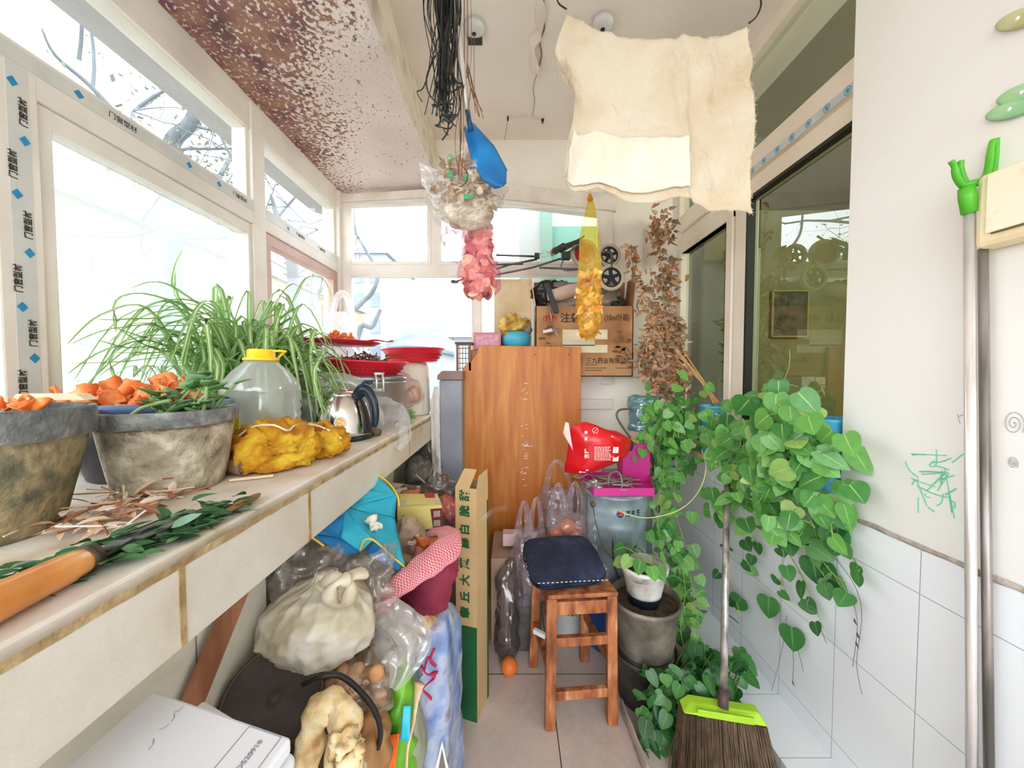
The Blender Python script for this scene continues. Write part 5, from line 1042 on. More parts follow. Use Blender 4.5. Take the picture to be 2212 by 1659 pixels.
# ============================================================ BACK OF THE BALCONY
wood_o = mat('orange_veneer', srgb(206, 140, 70), stops=[(.25, srgb(172, 88, 34)), (.5, srgb(196, 118, 48)), (.75, srgb(216, 148, 72))], scale=6, rough=.42, bump=.05, stretch=(3.2, 3.2, .35), dist=.6)
hbd = thing('wooden_headboard', 'orange wooden board with a curved cut corner standing at the back', 'board', (.06, 2.06, 0))
pl = [(1000, 1310), (1255, 1310), (1255, 749), (1040, 746), (1034, 752), (1028, 766), (1018, 780), (1004, 790), (1000, 796)]
Yh = 2.03; pv = [P(x, y, Yh) for x, y in pl]; pts2 = [(p.x, max(p.z, .002)) for p in pv]; pts2[0] = (pts2[0][0], .002); pts2[1] = (pts2[1][0], .002)
MB().at((0, Yh, 0)).prism(pts2, .02, 'Y').build('panel', wood_o, hbd, bevel=.003)
mb = MB()
for x, y in ((1155, 766), (1229, 766)): p = P(x, y, Yh - .001); mb.box(p, (.006, .002, .006))
mb.build('screw_holes', mat('hole_dark', srgb(80, 40, 20), rough=.9), hbd)
mb = MB(); rnd = random.Random(3)
for py in (828, 862, 960, 962, 964, 985, 990, 1010): mb.box(P(1138 + rnd.uniform(-4, 4), py, Yh - .001), (rnd.choice([.03, .055, .02]), .001, .003))
for k in range(26): mb.box(P(1133 + rnd.uniform(-8, 5), 880 + rnd.uniform(-50, 170), Yh - .001), (rnd.uniform(.003, .012), .001, .003))
mb.build('paint_scrapes', mat('scrape_white', srgb(240, 230, 215), rough=.8), hbd)
MB().bb(-.24, .125, 2.055, 2.235, .002, 1.425).build('cabinet', mat('brown_cabinet', srgb(176, 120, 70), srgb(160, 104, 58), scale=6, rough=.5), label='brown cabinet just behind the orange board, under the turquoise pot', cat='cabinet', bevel=.004)
# grey bin with brown lid and white rag
gbn = thing('tall_bin', 'tall grey covered cabinet with a brown lid left of the orange board', 'cabinet', (-.33, 2.05, 0))
MB().bb(-.392, -.27, 1.93, 2.22, .002, 1.255).build('body', mat('grey_blue_panel', srgb(146, 150, 162), stops=[(.3, srgb(120, 124, 134)), (.7, srgb(160, 164, 174))], scale=4, rough=.45), gbn, bevel=.006)
mb = MB(); mb.prism([(-.400, 1.256), (-.265, 1.256), (-.265, 1.305), (-.375, 1.305), (-.400, 1.28)], .31, 'Y'); mb.v = [v + V(0, 1.92, 0) for v in mb.v]; mb.build('lid', mat('mauve_brown', srgb(150, 118, 110), srgb(130, 98, 92), scale=7, rough=.4), gbn, bevel=.003)
rg_ = MB(); ribbon(rg_, [V(-.402, 1.905, 1.22), V(-.408, 1.90, 1.10), V(-.405, 1.90, .90), V(-.398, 1.90, .70), V(-.392, 1.90, .60)], [.02, .045, .045, .04, .02], 30, .3, 3)
rg_.build('rag', mat('rag_white', srgb(226, 222, 216), srgb(206, 200, 194), scale=12, rough=.9, bump=.4), smooth=True, solid=.003, label='narrow white rag hanging on the left edge of the grey cabinet', cat='rag')
lt = thing('lattice_stand', 'small brown wooden lattice stand beside the pink box', 'stand', (-.29, 2.1, 1.306))
x0, x1, z0, z1, y_ = -.315, -.232, 1.306, 1.455, 2.03; wl = mat('lattice_wood', srgb(150, 96, 62), srgb(130, 80, 50), scale=12, rough=.6)
for xx in (x0 + .006, x1 - .006): MB().bb(xx - .006, xx + .006, y_, y_ + .012, z0, z1).build('post', wl, lt)
mb = MB()
for k in range(4): mb.bb(x0 + .012 + k * .0165 + .006, x0 + .012 + k * .0165 + .009, y_ + .003, y_ + .008, z0, z1 - .01)
for k in range(5): mb.bb(x0 + .01, x1 - .01, y_ + .003, y_ + .008, z0 + .012 + k * .028, z0 + .016 + k * .028)
mb.build('grid', wl, lt); MB().bb(x0 - .006, x1 + .008, y_ - .006, y_ + .10, z1, z1 + .012).build('top', mat('lattice_top', srgb(96, 70, 52), rough=.6), lt)
pk = thing('pink_box', 'small mauve pink box standing on the cabinet behind the board', 'box', (-.14, 2.12, 1.427))
MB().bb(-.222, -.064, 2.08, 2.18, 1.427, 1.527).build('body', mat('mauve_pink', srgb(206, 130, 150), srgb(196, 120, 140), scale=5, rough=.5), pk, bevel=.003)
MB().bb(-.208, -.078, 2.0785, 2.0802, 1.44, 1.512).build('label_panel', mat('pale_mauve', srgb(222, 170, 180), srgb(200, 140, 156), scale=60, rough=.5), pk)
bw_ = V(.025, 2.13, 1.427); mb = MB().at(bw_); mb.lathe([(0, 0), (.045, 0), (.06, .012), (.082, .045), (.085, .075), (.076, .102), (.072, .106), (.070, .10), (0, .03)], 36, capb=False)
mb.build('pot', mat('turquoise_pot', srgb(74, 170, 196), rough=.35), smooth=True, label='round turquoise pot on the cabinet behind the board', cat='pot')
mb = MB(); blob(mb, V(.01, 2.10, 1.572), (.068, .05, .05), .02, 16, 3, 36, 22, .022); mb.build('yellow_rag', mat('yellow_rag', srgb(214, 176, 78), stops=[(.35, srgb(176, 132, 50)), (.6, srgb(232, 200, 110))], scale=14, rough=.7, sub=.1), smooth=True, label='crumpled yellow bag stuffed in the turquoise pot', cat='bag')
mb = MB(); blob(mb, V(.085, 2.16, 1.565), (.03, .04, .05), .01, 16, 9, 24, 16, .012); mb.build('grey_cloth', mat('greige_cloth', srgb(176, 160, 146), rough=.8), smooth=True, label='beige cloth lump between the turquoise pot and the cardboard box', cat='cloth')
MB().bb(-.108, .118, 2.19, 2.205, 1.427, 1.86).build('board', mat('beige_board', srgb(214, 194, 156), stops=[(.35, srgb(196, 172, 130)), (.6, srgb(220, 202, 166))], scale=6, rough=.8), label='pale beige hardboard sheet in front of the back window', cat='board')
# cardboard medicine box and its upper open part
kb = mat('box_brown', srgb(176, 128, 84), stops=[(.30, srgb(120, 76, 50)), (.42, srgb(160, 112, 74)), (.6, srgb(184, 138, 94))], scale=6, rough=.8, bump=.1)
cbx = thing('cardboard_box', 'brown cardboard box with printed lettering beside the corner pillar', 'box', (.42, 2.16, 1.272))
xa, xb, ya, yb2, za, zb = .135, .695, 2.065, 2.235, 1.272, 1.675
mb = MB().bb(xa, xb, ya, ya + .005, za, zb).bb(xa, xa + .005, ya, yb2, za, zb).bb(xb - .005, xb, ya, yb2, za, zb).bb(xa, xb, ya, yb2, za, za + .005).bb(xa, xb, yb2 - .005, yb2, za, 1.85); mb.build('body', kb, cbx)
MB().add([(xa, ya + .01, zb), (xa, yb2, zb), (xa - .03, yb2 - .02, zb + .27), (xa - .035, ya - .02, zb + .20)], [(0, 1, 2, 3)]).build('flap', mat('flap_pink_brown', srgb(226, 184, 156), srgb(214, 168, 140), scale=5, rough=.8), cbx, solid=.005)
MB().add([(xb, ya + .01, zb), (xb, yb2, zb), (xb + .02, yb2, zb + .18), (xb + .012, ya, zb + .16)], [(0, 1, 2, 3)]).build('flap', kb, cbx, solid=.005)
ink = mat('box_ink', srgb(70, 54, 44), rough=.8); red = mat('box_red_ink', srgb(190, 50, 40), rough=.8)
fr = frame3((0, -1, 0)); yf = ya - .0012
p = P(1232, 688, ya); text('注射', cbx, ink, (p.x, yf, p.z), fr, .058, bold=.001)
p = P(1279, 688, ya); text('用水', cbx, ink, (p.x, yf, p.z), fr, .050, sx=.8, bold=.001)
p = P(1333, 687, ya); text('(10ml外箱)', cbx, ink, (p.x, yf, p.z), fr, .044, sx=.72, bold=.0005)
p = P(1187, 688, ya); text('999', cbx, red, (p.x, yf, p.z), fr, .034, bold=.001); mb = MB(); mb.tube([V(p.x + .038 * math.cos(a * .314), yf, p.z + .018 * math.sin(a * .314)) for a in range(21)], .0014, 4); mb.build('logo_oval', red, cbx)
p = P(1315, 780, ya); text('三九药业有限公司', cbx, ink, (p.x, yf, p.z), fr, .036, sx=.9, bold=.0006)
mb = MB()
for (a, b, py) in ((1264, 1310, 795), (1330, 1366, 795), (1264, 1300, 800), (1264, 1290, 788)): p = P(a, py, ya); q_ = P(b, py, ya); mb.bb(p.x, q_.x, yf - .001, yf + .001, p.z - .0015, p.z + .0015)
mb.build('fine_print', ink, cbx)
mb = MB(); 
for (a, b, c, d) in ((1215, 1312, 712, 733), (1215, 1312, 745, 762)): p = P(a, c, ya); q_ = P(b, d, ya); mb.bb(p.x, q_.x, yf - .0008, yf + .001, q_.z, p.z)
mb.build('paper_label', mat('label_cream', srgb(228, 214, 180), srgb(216, 200, 160), scale=12, rough=.6), cbx)
p = P(1215, 733, ya); q_ = P(1285, 747, ya); MB().bb(p.x, q_.x, yf - .0008, yf + .001, q_.z, p.z).build('clear_tape', mat('tape_grey', srgb(190, 180, 150), rough=.15), cbx)
mb = MB(); rnd = random.Random(8)
for cx, cy, sgn in ((1180, 745, 1), (1345, 740, 1)):
    for k in range(16):
        c = P(cx + rnd.gauss(0, 7), cy + rnd.uniform(-42, 55), ya) ; mb.add([(c.x + rnd.uniform(.008, .026) * math.cos(a * .785), yf, c.z + rnd.uniform(.004, .012) * math.sin(a * .785)) for a in range(8)], [tuple(range(8))])
mb.build('water_stains', mat('stain_brown', srgb(140, 92, 58), srgb(120, 76, 46), scale=20, rough=.9), cbx)
# contents of the box
mb = MB(); blob(mb, V(.42, 2.15, 1.74), (.26, .07, .10), .02, 8, 3, 60, 26, .03); mb.build('folded_fabric', mat('grey_brown_fabric', srgb(130, 114, 102), stops=[(.3, srgb(80, 70, 64)), (.55, srgb(140, 124, 112)), (.75, srgb(180, 164, 150))], scale=6, rough=.5, bump=.4, stretch=(1, 1, 4)), smooth=True, label='folded grey brown umbrella fabric filling the cardboard box', cat='fabric')
MB().tube(spline([V(.20, 2.05, 1.725), V(.28, 2.04, 1.74), V(.36, 2.05, 1.765), V(.42, 2.06, 1.76)], 12), [.02, .03, .034, .036, .038, .038, .037, .036, .035, .034, .03, .026, .02], 14).build('paper_roll', mat('taupe_roll', srgb(206, 180, 164), srgb(186, 158, 142), scale=8, rough=.7, bump=.3), smooth=True, label='pale rolled cloth lying on top of the cardboard box', cat='roll')
for (x_, zc, lb, sd) in ((.20, 1.80, 'black plastic lump at the left in the cardboard box', 5), (.60, 1.70, 'black crumpled bag at the right in the cardboard box', 6)):
    mb = MB(); blob(mb, V(x_, 2.13, zc - .03), (.075, .05, .06), .012, 14, sd, 30, 18, .02); mb.build('black_bag', mat('black_bag', srgb(40, 38, 38), srgb(66, 60, 58), scale=10, rough=.3, bump=.5, btyp='RIDGE'), smooth=True, label=lb, cat='bag')
# folded trolley with wheels
tro = thing('folding_trolley', 'folded luggage trolley with round wheels on top of the cardboard box', 'trolley', (.5, 2.1, 1.85))
tire = mat('wheel_tire', srgb(196, 182, 160), rough=.6); hub = mat('wheel_black', srgb(30, 32, 34), rough=.5); hubr = mat('wheel_red', srgb(160, 24, 34), rough=.5)
def wheel(px, py, Y, rpx, hm, rz=0.0, spokes=5):
    c = P(px, py, Y); r = rpx / 775 * Y; M3 = (math.pi / 2, 0, rz); mb = MB().at(c, M3); mb.lathe([(r * .76, -.012), (r * .97, -.012), (r, -.006), (r, .006), (r * .97, .012), (r * .76, .012), (r * .76, -.012)], 40, capb=False); w = mb.build('wheel', tire, tro, smooth=True)
    mb = MB().at(c, M3); mb.lathe([(0, -.010), (r * .26, -.010), (r * .26, .010), (0, .010)], 20, capb=False); mb.lathe([(r * .64, -.007), (r * .78, -.007), (r * .78, .007), (r * .64, .007), (r * .64, -.007)], 36, capb=False)
    for k in range(spokes): a = 6.283 * k / spokes + .4; mb.bar((r * .15 * math.cos(a), r * .15 * math.sin(a), 0), (r * .72 * math.cos(a), r * .72 * math.sin(a), 0), r * .26, .008)
    if hm is hubr: mb.lathe([(0, -.005), (r * .75, -.005), (r * .75, .005), (0, .005)], 30, capb=False)
    mb.build('hub', hm, w, smooth=False)
wheel(1262, 548, 2.06, 30, hubr, .15); wheel(1316, 552, 2.08, 24, hub); wheel(1320, 600, 1.97, 28, hub)
tubem = mat('trolley_tube', srgb(110, 108, 104), srgb(80, 80, 80), scale=14, rough=.4, metal=.4); blk = mat('trolley_black', srgb(56, 54, 50), rough=.5)
mb = MB(); 
for L in ([(1072, 551, 2.16), (1160, 554, 2.12)], [(985, 608, 2.17), (1100, 572, 2.15), (1160, 560, 2.10)], [(1060, 596, 2.14), (1150, 578, 2.08), (1220, 556, 2.05)], [(1165, 578, 2.02), (1280, 583, 2.02)], [(1060, 572, 2.15), (1130, 570, 2.15)], [(1210, 545, 2.05), (1260, 518, 2.06)], [(1215, 552, 2.03), (1262, 524, 2.03)], [(1200, 548, 2.1), (1262, 510, 2.1)]):
    mb.tube([P(*q) for q in L], .006, 8)
mb.tube(spline([P(1218, 560, 2.0), P(1212, 575, 2.0), P(1220, 584, 2.0), P(1245, 583, 2.0)], 12), .004, 8)
mb.build('frame_tubes', tubem, tro, smooth=True)
mb = MB(); mb.bar(P(1190, 548, 2.04), P(1220, 530, 2.04), .03, .03); mb.box(P(1222, 553, 2.02), (.05, .04, .04)); mb.box(P(1160, 553, 2.1), (.03, .03, .03)); mb.bar(P(1195, 540, 2.03), P(1258, 518, 2.03), .018, .02); mb.build('joint_block', blk, tro, bevel=.003)
MB().tube(spline([P(1300, 545, 1.99), P(1318, 545, 1.98), P(1322, 560, 1.97), P(1320, 580, 1.96)], 10), .007, 8).build('axle_bracket', tubem, tro, smooth=True)
mb = MB(); mb.tube(spline([P(985, 608, 2.17), P(978, 606, 2.17), P(976, 610, 2.17), P(990, 610, 2.17)], 10), .006, 6); mb.build('end_loop', tubem, tro, smooth=True)
mb = MB(); rnd = random.Random(5)
for k in range(16): a = P(1170 + rnd.uniform(0, 25), 545 + rnd.uniform(-5, 8), 2.02); mb.tube([a, a + nz(a, 60, .03, k), a + nz(a, 50, .04, k + 1)], .0018, 4)
mb.build('string_knot', mat('string_cream', srgb(206, 196, 170), rough=.9), tro)
# scraper with black grip hanging on the box
sc_ = thing('window_scraper', 'black handled metal scraper hooked on the front of the cardboard box', 'scraper', P(1195, 720, 2.0))
MB().bar(P(1180, 612, 2.02), P(1203, 676, 2.0), .028, .02, (0, 1, 0)).build('grip', mat('grip_black', srgb(58, 56, 56), rough=.5), sc_, bevel=.003)
MB().tube([P(1187, 655, 2.0), P(1190, 680, 1.995), P(1195, 712, 1.99)], .0045, 8).build('stem', mat('metal_dull', srgb(150, 140, 132), rough=.35, metal=.7), sc_, smooth=True)
mb = MB(); mb.bar(P(1173, 717, 2.0), P(1196, 712, 1.99), .016, .008, (0, 1, 0)); mb.tube([P(1192, 711, 1.99), P(1206, 714, 1.99)], .008, 10); mb.bar(P(1200, 716, 1.99), P(1205, 728, 1.99), .006, .004, (0, 1, 0)); mb.build('head', MATS['metal_dull'], sc_)
# stool with cushion
sw_ = mat('stool_wood', srgb(176, 104, 60), stops=[(.3, srgb(104, 60, 38)), (.46, srgb(160, 92, 54)), (.58, srgb(184, 116, 72)), (.72, srgb(214, 164, 122))], scale=20, rough=.5, bump=.2, stretch=(1.5, 1.5, .4))
st = thing('wooden_stool', 'worn brown wooden stool standing in the aisle', 'stool', (.2, 1.45, 0), -.12)
fl_, fr_, bl_, br_ = PZ(1188, 1572, 0), PZ(1322, 1560, 0), PZ(1152, 1437, 0), PZ(1262, 1425, 0)
for p in (fl_, fr_, bl_, br_): p.z = 0
zt = .478; cen = (fl_ + fr_ + bl_ + br_) / 4
def topof(p): q = cen + (p - cen) * .90; q.z = zt; return q
legs = [(fl_, topof(fl_) + V(-.004, 0, 0)), (fr_, topof(fr_) + V(.010, 0, 0)), (bl_, topof(bl_)), (br_, topof(br_))]
for a, b in legs: MB().bar(a + V(0, 0, .001), b, .038, .034, (0, 1, 0)).build('leg', sw_, st, bevel=.004)
def at_(i, z): a, b = legs[i]; return lerp(a, b, z / zt)
for (i, j, z, w, h) in ((0, 1, .44, .024, .05), (0, 1, .315, .022, .034), (0, 1, .12, .022, .034), (2, 3, .44, .02, .045), (0, 2, .44, .02, .045), (1, 3, .44, .02, .045), (0, 2, .20, .02, .03), (1, 3, .22, .02, .03)):
    MB().bar(at_(i, z), at_(j, z), w, h).build('stretcher', sw_, st, bevel=.003)
tv = [b + V(0, 0, .002) for a, b in legs]; c2 = sum(tv, V(0, 0, 0)) / 4; tv = [c2 + (p - c2) * 1.16 for p in tv]
mb = MB().add([tv[0], tv[1], tv[3], tv[2]] + [p + V(0, 0, .016) for p in (tv[0], tv[1], tv[3], tv[2])], [(0, 3, 2, 1), (4, 5, 6, 7), (0, 1, 5, 4), (1, 2, 6, 5), (2, 3, 7, 6), (3, 0, 4, 7)]); mb.build('seat', sw_, st, bevel=.004)
MB().bar(at_(0, .335) + V(-.02, .0, 0), at_(0, .335) + V(-.06, .03, 0), .014, .016).build('white_band', mat('white_tie', srgb(214, 216, 222), rough=.6), st)
cu = thing('seat_cushion', 'dark navy cushion with a dashed white seam on the wooden stool', 'cushion', c2 + V(0, 0, .02))
cm = mat('navy_fabric', srgb(38, 50, 76), stops=[(.3, srgb(26, 34, 56)), (.6, srgb(44, 56, 84)), (.76, srgb(70, 80, 104))], scale=12, rough=.8, bump=.35, bscale=60)
ux = (tv[1] - tv[0]).normalized(); uy = V(-ux.y, ux.x, 0)
ccx = c2 + V(-.03, .03, .020)
def cuf(u, v):
    t = u * 2 * math.pi; e = 5.0; ca, sa = math.cos(t), math.sin(t); rr = 1 / (abs(ca) ** e + abs(sa) ** e) ** (1 / e)
    ph = v * math.pi; rad = (abs(math.sin(ph)) ** .28); zz = .030 - .030 * math.copysign(abs(math.cos(ph)) ** .6, math.cos(ph)); q = ccx + ux * (ca * rr * rad * .150) + uy * (sa * rr * rad * .172); q.z += zz
    q.z += .010 * math.cos(t * 1) * rad - (.026 * max(0, -sa) * rad if zz > .03 else .0)
    return q + nz(q, 10, .006) * (1 if zz > .01 else 0)
MB().surf(cuf, 64, 22, True, True, True).build('body', cm, cu, smooth=True)
mb = MB(); rnd = random.Random(7)
def onc(a, b, z): q = ccx + ux * a + uy * b; q.z = z; return q
zs_ = [ccx.z + .048, ccx.z + .046]
for k in range(16):
    a = -.125 + k * .0168; mb.bar(onc(a, -.166, ccx.z + .034), onc(a + .009, -.166, ccx.z + .034), .002, .0025)
for k in range(12):
    b = -.14 + k * .022; 
    if k % 3: mb.bar(onc(.148, b, ccx.z + .045), onc(.148, b + .011, ccx.z + .045), .002, .0025); mb.bar(onc(-.150, b * .9, ccx.z + .03), onc(-.150, b * .9 + .008, ccx.z + .03), .002, .0025)
mb.build('stitching', mat('stitch_white', srgb(214, 210, 200), rough=.8), cu)
# bags, bucket and pots behind the stool
wbk = thing('white_bucket', 'white bucket with green print half hidden behind the stool', 'bucket', (.30, 1.80, 0))
MB().at((.30, 1.80, .002)).lathe([(0, 0), (.105, 0), (.11, .01), (.13, .24), (.135, .245), (.135, .26), (.128, .262)], 36).build('body', mat('bucket_white', srgb(226, 228, 226), srgb(206, 210, 208), scale=8, rough=.5), wbk, smooth=True)
MB().at((.30, 1.80, .002)).surf(lambda u, v: Vector(((.1185 + .004 * v) * math.cos(-2.3 + u * .8), (.1185 + .004 * v) * math.sin(-2.3 + u * .8), .12 + v * .03)), 8, 1).build('green_print', mat('print_green', srgb(50, 150, 80), rough=.6), wbk, solid=.001)
tbag = film('carrier_film', srgb(224, 218, 232), .66, .12, 16, .3, .32, bump=.8)
def carrier(label, base, w, d, h, hh, seed, mt=tbag, rz=0.0):
    t = thing('carrier_bag', label, 'bag', base)
    mb = MB().at(base, (0, 0, rz)); sack(mb, [(0, w * .35, d * .35), (.02, w * .5, d * .5), (h * .5, w * .52, d * .52), (h * .85, w * .5, d * .4), (h, w * .46, d * .25)], 52, 28, 8, lambda v: .02 + .04 * v, .012, 12, .014, seed)
    mb.build('body', mt, t, smooth=True)
    for sgn in (-1, 1):
        mb = MB().at(base, (0, 0, rz)); cx = sgn * w * .24; yy = sgn * .012
        ribbon(mb, [V(cx - w * .20, yy, h * .92), V(cx - w * .14, yy, h + hh * .55), V(cx - w * .0, yy, h + hh), V(cx + w * .12, yy, h + hh * .6), V(cx + w * .18, yy, h * .92)], [.05, .03, .018, .03, .05], 26, .45, seed + sgn)
        mb.build('handle', mt, t, smooth=True)
    return t
carrier('clear carrier bag of oranges standing behind the stool', V(.265, 1.72, .47), .18, .15, .14, .15, 3)
mb = MB(); sack(mb.at(V(.27, 1.78, .266)), [(0, .09, .07), (.05, .11, .08), (.15, .11, .08), (.2, .09, .07)], 40, 16, 5, lambda v: .04, .01, 14, .01, 6); mb.build('paper_bag', mat('grey_pack', srgb(170, 160, 150), srgb(190, 150, 110), scale=8, rough=.6, bump=.5), smooth=True, label='grey paper bag between the white bucket and the bag of oranges', cat='bag')
org = mat('orange_skin', srgb(240, 132, 60), srgb(230, 116, 46), scale=10, rough=.45, bump=.1, bscale=180)
ob0 = None
for k, (dx, dy, dz) in enumerate(((-.045, 0, .035), (.03, -.01, .04), (-.01, .04, .04), (.05, .03, .035), (.0, -.03, .085))):
    mb = MB(); blob(mb, V(0, 0, 0), (.037, .037, .035), .001, 10, k, 24, 14, 0)
    if ob0 is None: o = mb.build('orange', org, smooth=True, loc=(0, 0, 0)); ob0 = o
    else: o = ob0.copy(); COL.objects.link(o)
    o.location = V(.265, 1.72, .475) + V(dx, dy, dz); setp(o, 'orange in the clear carrier bag behind the stool', 'fruit', 'oranges in the carrier bag')
mb = MB(); sack(mb.at(V(.255, 1.93, .2)), [(0, .09, .06), (.25, .10, .07), (.42, .095, .05), (.46, .09, .03)], 44, 24, 8, lambda v: .03, .01, 12, .014, 8)
ribbon(mb, [V(-.07, 0, .44), V(-.055, -.01, .56), V(-.01, -.015, .62), V(.045, -.01, .54), V(.075, 0, .43)], [.05, .03, .02, .03, .05], 26, .45, 2); mb.build('carrier_bag', tbag, smooth=True, label='taller clear bag behind the bag of oranges leaning on the orange board', cat='bag')
carrier('limp grey clear carrier bag left of the stool', V(.085, 1.66, .22), .15, .12, .34, .14, 14, tbag, .3)
mb = MB(); blob(mb, V(.09, 1.70, .33), (.05, .04, .09), .008, 14, 3, 26, 18, .01); mb.build('bag_contents', mat('pinkish_contents', srgb(190, 160, 150), srgb(150, 140, 150), scale=12, rough=.7), smooth=True, label='pale packets inside the limp bag left of the stool', cat='packet')
mb = MB().at(V(.06, 1.70, .002)); mb.lathe([(0, 0), (.075, 0), (.078, .01), (.085, .10), (.08, .12), (.086, .14), (.088, .20), (.08, .215), (0, .218)], 30, .02, seed=3); mb.build('grey_can', mat('grimy_metal', srgb(110, 106, 102), srgb(76, 74, 72), scale=12, rough=.6, bump=.3), smooth=True, label='grimy grey can on the floor left of the stool', cat='can')
mb = MB(); sack(mb.at(V(-.02, 1.62, .002)), [(0, .03, .05), (.03, .045, .08), (.2, .05, .08), (.36, .035, .05), (.43, .02, .02)], 40, 26, 7, lambda v: .05, .014, 12, .014, 11); mb.build('plastic_bag', film('dark_carrier', srgb(116, 106, 108), .72, .12, 12, .3, .25, bump=.8), smooth=True, label='dark smoky bag on the floor between the tall carton and the grey can', cat='bag')
mb = MB(); mb.bb(-.045, .03, 1.74, 1.80, .44, .50); mb.build('small_carton', mat('pale_pink_carton', srgb(226, 196, 196), srgb(214, 180, 180), scale=6, rough=.6), label='small pale pink carton behind the tall carton', cat='box', bevel=.002)
MB().bb(-.10, .03, 1.66, 1.96, .002, .42).build('storage_box', mat('tan_box', srgb(176, 150, 130), srgb(160, 134, 112), scale=6, rough=.7), label='tan box on the floor under the small pink carton', cat='box', bevel=.004)
o = ob0.copy(); COL.objects.link(o); o.location = (-.012, 1.50, .036); o['group'] = ''; del o['group']; setp(o, 'single orange on the floor beside the tall carton', 'fruit')
# blue tub, paint bucket, tray
bt = V(.50, 1.72, .002)
MB().at(bt).lathe([(0, 0), (.14, 0), (.145, .01), (.165, .29), (.172, .295), (.172, .315), (.15, .32), (0, .32)], 40).build('blue_tub', mat('royal_blue', srgb(26, 84, 156), srgb(20, 66, 130), scale=6, rough=.35), smooth=True, label='blue plastic tub under the paint bucket', cat='tub')
pb_ = V(.50, 1.72, .322); pbk = thing('paint_bucket', 'dented blue grey metal paint bucket on the blue tub', 'bucket', pb_)
pm = mat('bucket_blue_grey', srgb(140, 160, 168), stops=[(.28, srgb(104, 106, 102)), (.45, srgb(138, 154, 160)), (.62, srgb(170, 190, 198)), (.78, srgb(200, 208, 208))], scale=6, rough=.4, metal=.25, bump=.12)
prof = [(0, 0), (.138, 0), (.142, .004), (.142, .018), (.136, .024), (.142, .03), (.143, .10), (.143, .26)] + [(.1465, .27), (.143, .28), (.144, .33), (.1475, .34), (.1445, .35), (.145, .40), (.150, .405), (.148, .415)]
MB().at(pb_).lathe(prof, 56, capt=True).build('body', pm, pbk, smooth=True)
def onp(a, z, d=.0015): return pb_ + Vector(((.144 + d) * math.cos(a), (.144 + d) * math.sin(a), z))
def angp(px): # angle on the bucket for a pixel column
    best = min(range(-314, 0), key=lambda k: abs((onp(k / 100, .3).x / onp(k / 100, .3).y) * 775 + 1106 - px) if True else 0); return best / 100
def wraptext(body, parent, m, px, z, size, bold=.0): a = angp(px); c = onp(a, z, .0022); n = V(math.cos(a), math.sin(a), 0); text(body, parent, m, c, frame3(n), size, bold=bold)
navy = mat('print_navy', srgb(30, 40, 66), rough=.5); lw = mat('print_light', srgb(214, 224, 228), rough=.5)
for i, ch in enumerate('ZEE'): wraptext(ch, pbk, navy, 1360 + i * 11, .345, .032, .0012)
for i, ch in enumerate('18L'): wraptext(ch, pbk, lw, 1296 + i * 11, .055, .030, .0003)
for i, ch in enumerate('PAINT'): a = angp(1288); c = onp(a, .30 - i * .045, .0022); text(ch, pbk, lw, c, frame3(V(math.cos(a), math.sin(a), 0), (0, 0, 1)), .034, bold=.0008)
a = angp(1343); c = onp(a, .345, .002); n = V(math.cos(a), math.sin(a), 0); M3 = frame3(n)
def halfdisc(sgn):
    pts = []
    for k in range(13): t = math.pi * k / 12 * sgn; pts.append((.016 * math.cos(t), .016 * math.sin(t)))
    for k in range(1, 12): x = -.016 + .032 * k / 12; pts.append((x, .005 * math.sin(k / 12 * 2 * math.pi)))
    return [c + n * (.0008) + M3 @ V(x, y, 0) for x, y in pts]
MB().add(halfdisc(1), [tuple(range(24))]).build('emblem_half', mat('emblem_crimson', srgb(206, 40, 50), rough=.5), pbk); 
hd_ = halfdisc(-1); MB().add(hd_, [tuple(range(24))]).build('emblem_half', navy, pbk)
a = angp(1284); ear = onp(a, .365, .006); MB().at(ear, (0, math.pi / 2, a)).lathe([(0, -.004), (.013, -.004), (.013, .004), (.007, .008), (0, .009)], 20, capb=False).build('ear', mat('rusty_metal', srgb(130, 108, 84), srgb(96, 84, 72), scale=30, rough=.6, metal=.6), pbk, smooth=True)
hw = spline([ear, onp(angp(1300), .24, .02), onp(angp(1325), .16, .035), onp(angp(1350), .135, .035), onp(angp(1378), .14, .03)], 24); wire = mat('wire_dark', srgb(80, 80, 76), rough=.4, metal=.7)
hwo = MB().tube(hw, .0022, 8).build('handle_wire', wire, pbk, smooth=True)
MB().tube([hw[-1], hw[-1] + V(.03, .0, .012)], .007, 10).build('handle_grip', mat('grip_pale', srgb(206, 220, 214), rough=.5), hwo, smooth=True)
hk_ = spline([onp(angp(1328), .24, .03), onp(angp(1330), .14, .03), onp(angp(1342), .06, .03), onp(angp(1362), .015, .03), onp(angp(1382), .05, .03)], 24); MB().tube(hk_, .0035, 8).build('hanging_hook', wire, pbk, smooth=True)
MB().at(pb_ + V(-.002, 0, 0)).tube([Vector((.1455 * math.cos(angp(1270)), .1455 * math.sin(angp(1270)), z)) for z in (.03, .2, .40)], .002, 6).build('seam', MATS['rusty_metal'], pbk)
mgt = thing('magenta_tray', 'magenta plastic tray on the paint bucket', 'tray', (.51, 1.72, .738)); mg = mat('magenta_plastic', srgb(204, 48, 140), rough=.4)
z0 = .740; qa = [P(1283, 1060, 1.60), P(1413, 1058, 1.60), P(1400, 1028, 1.86), P(1252, 1022, 1.86)]; qa = [V(p.x, p.y, z0) for p in qa]
mb = MB(); mb.add(qa + [p + V(0, 0, .003) for p in qa], [(0, 3, 2, 1), (4, 5, 6, 7), (0, 1, 5, 4), (1, 2, 6, 5), (2, 3, 7, 6), (3, 0, 4, 7)])
for i in range(4): a, b = qa[i], qa[(i + 1) % 4]; mb.bar(a + V(0, 0, .018), b + V(0, 0, .018), .004, .036)
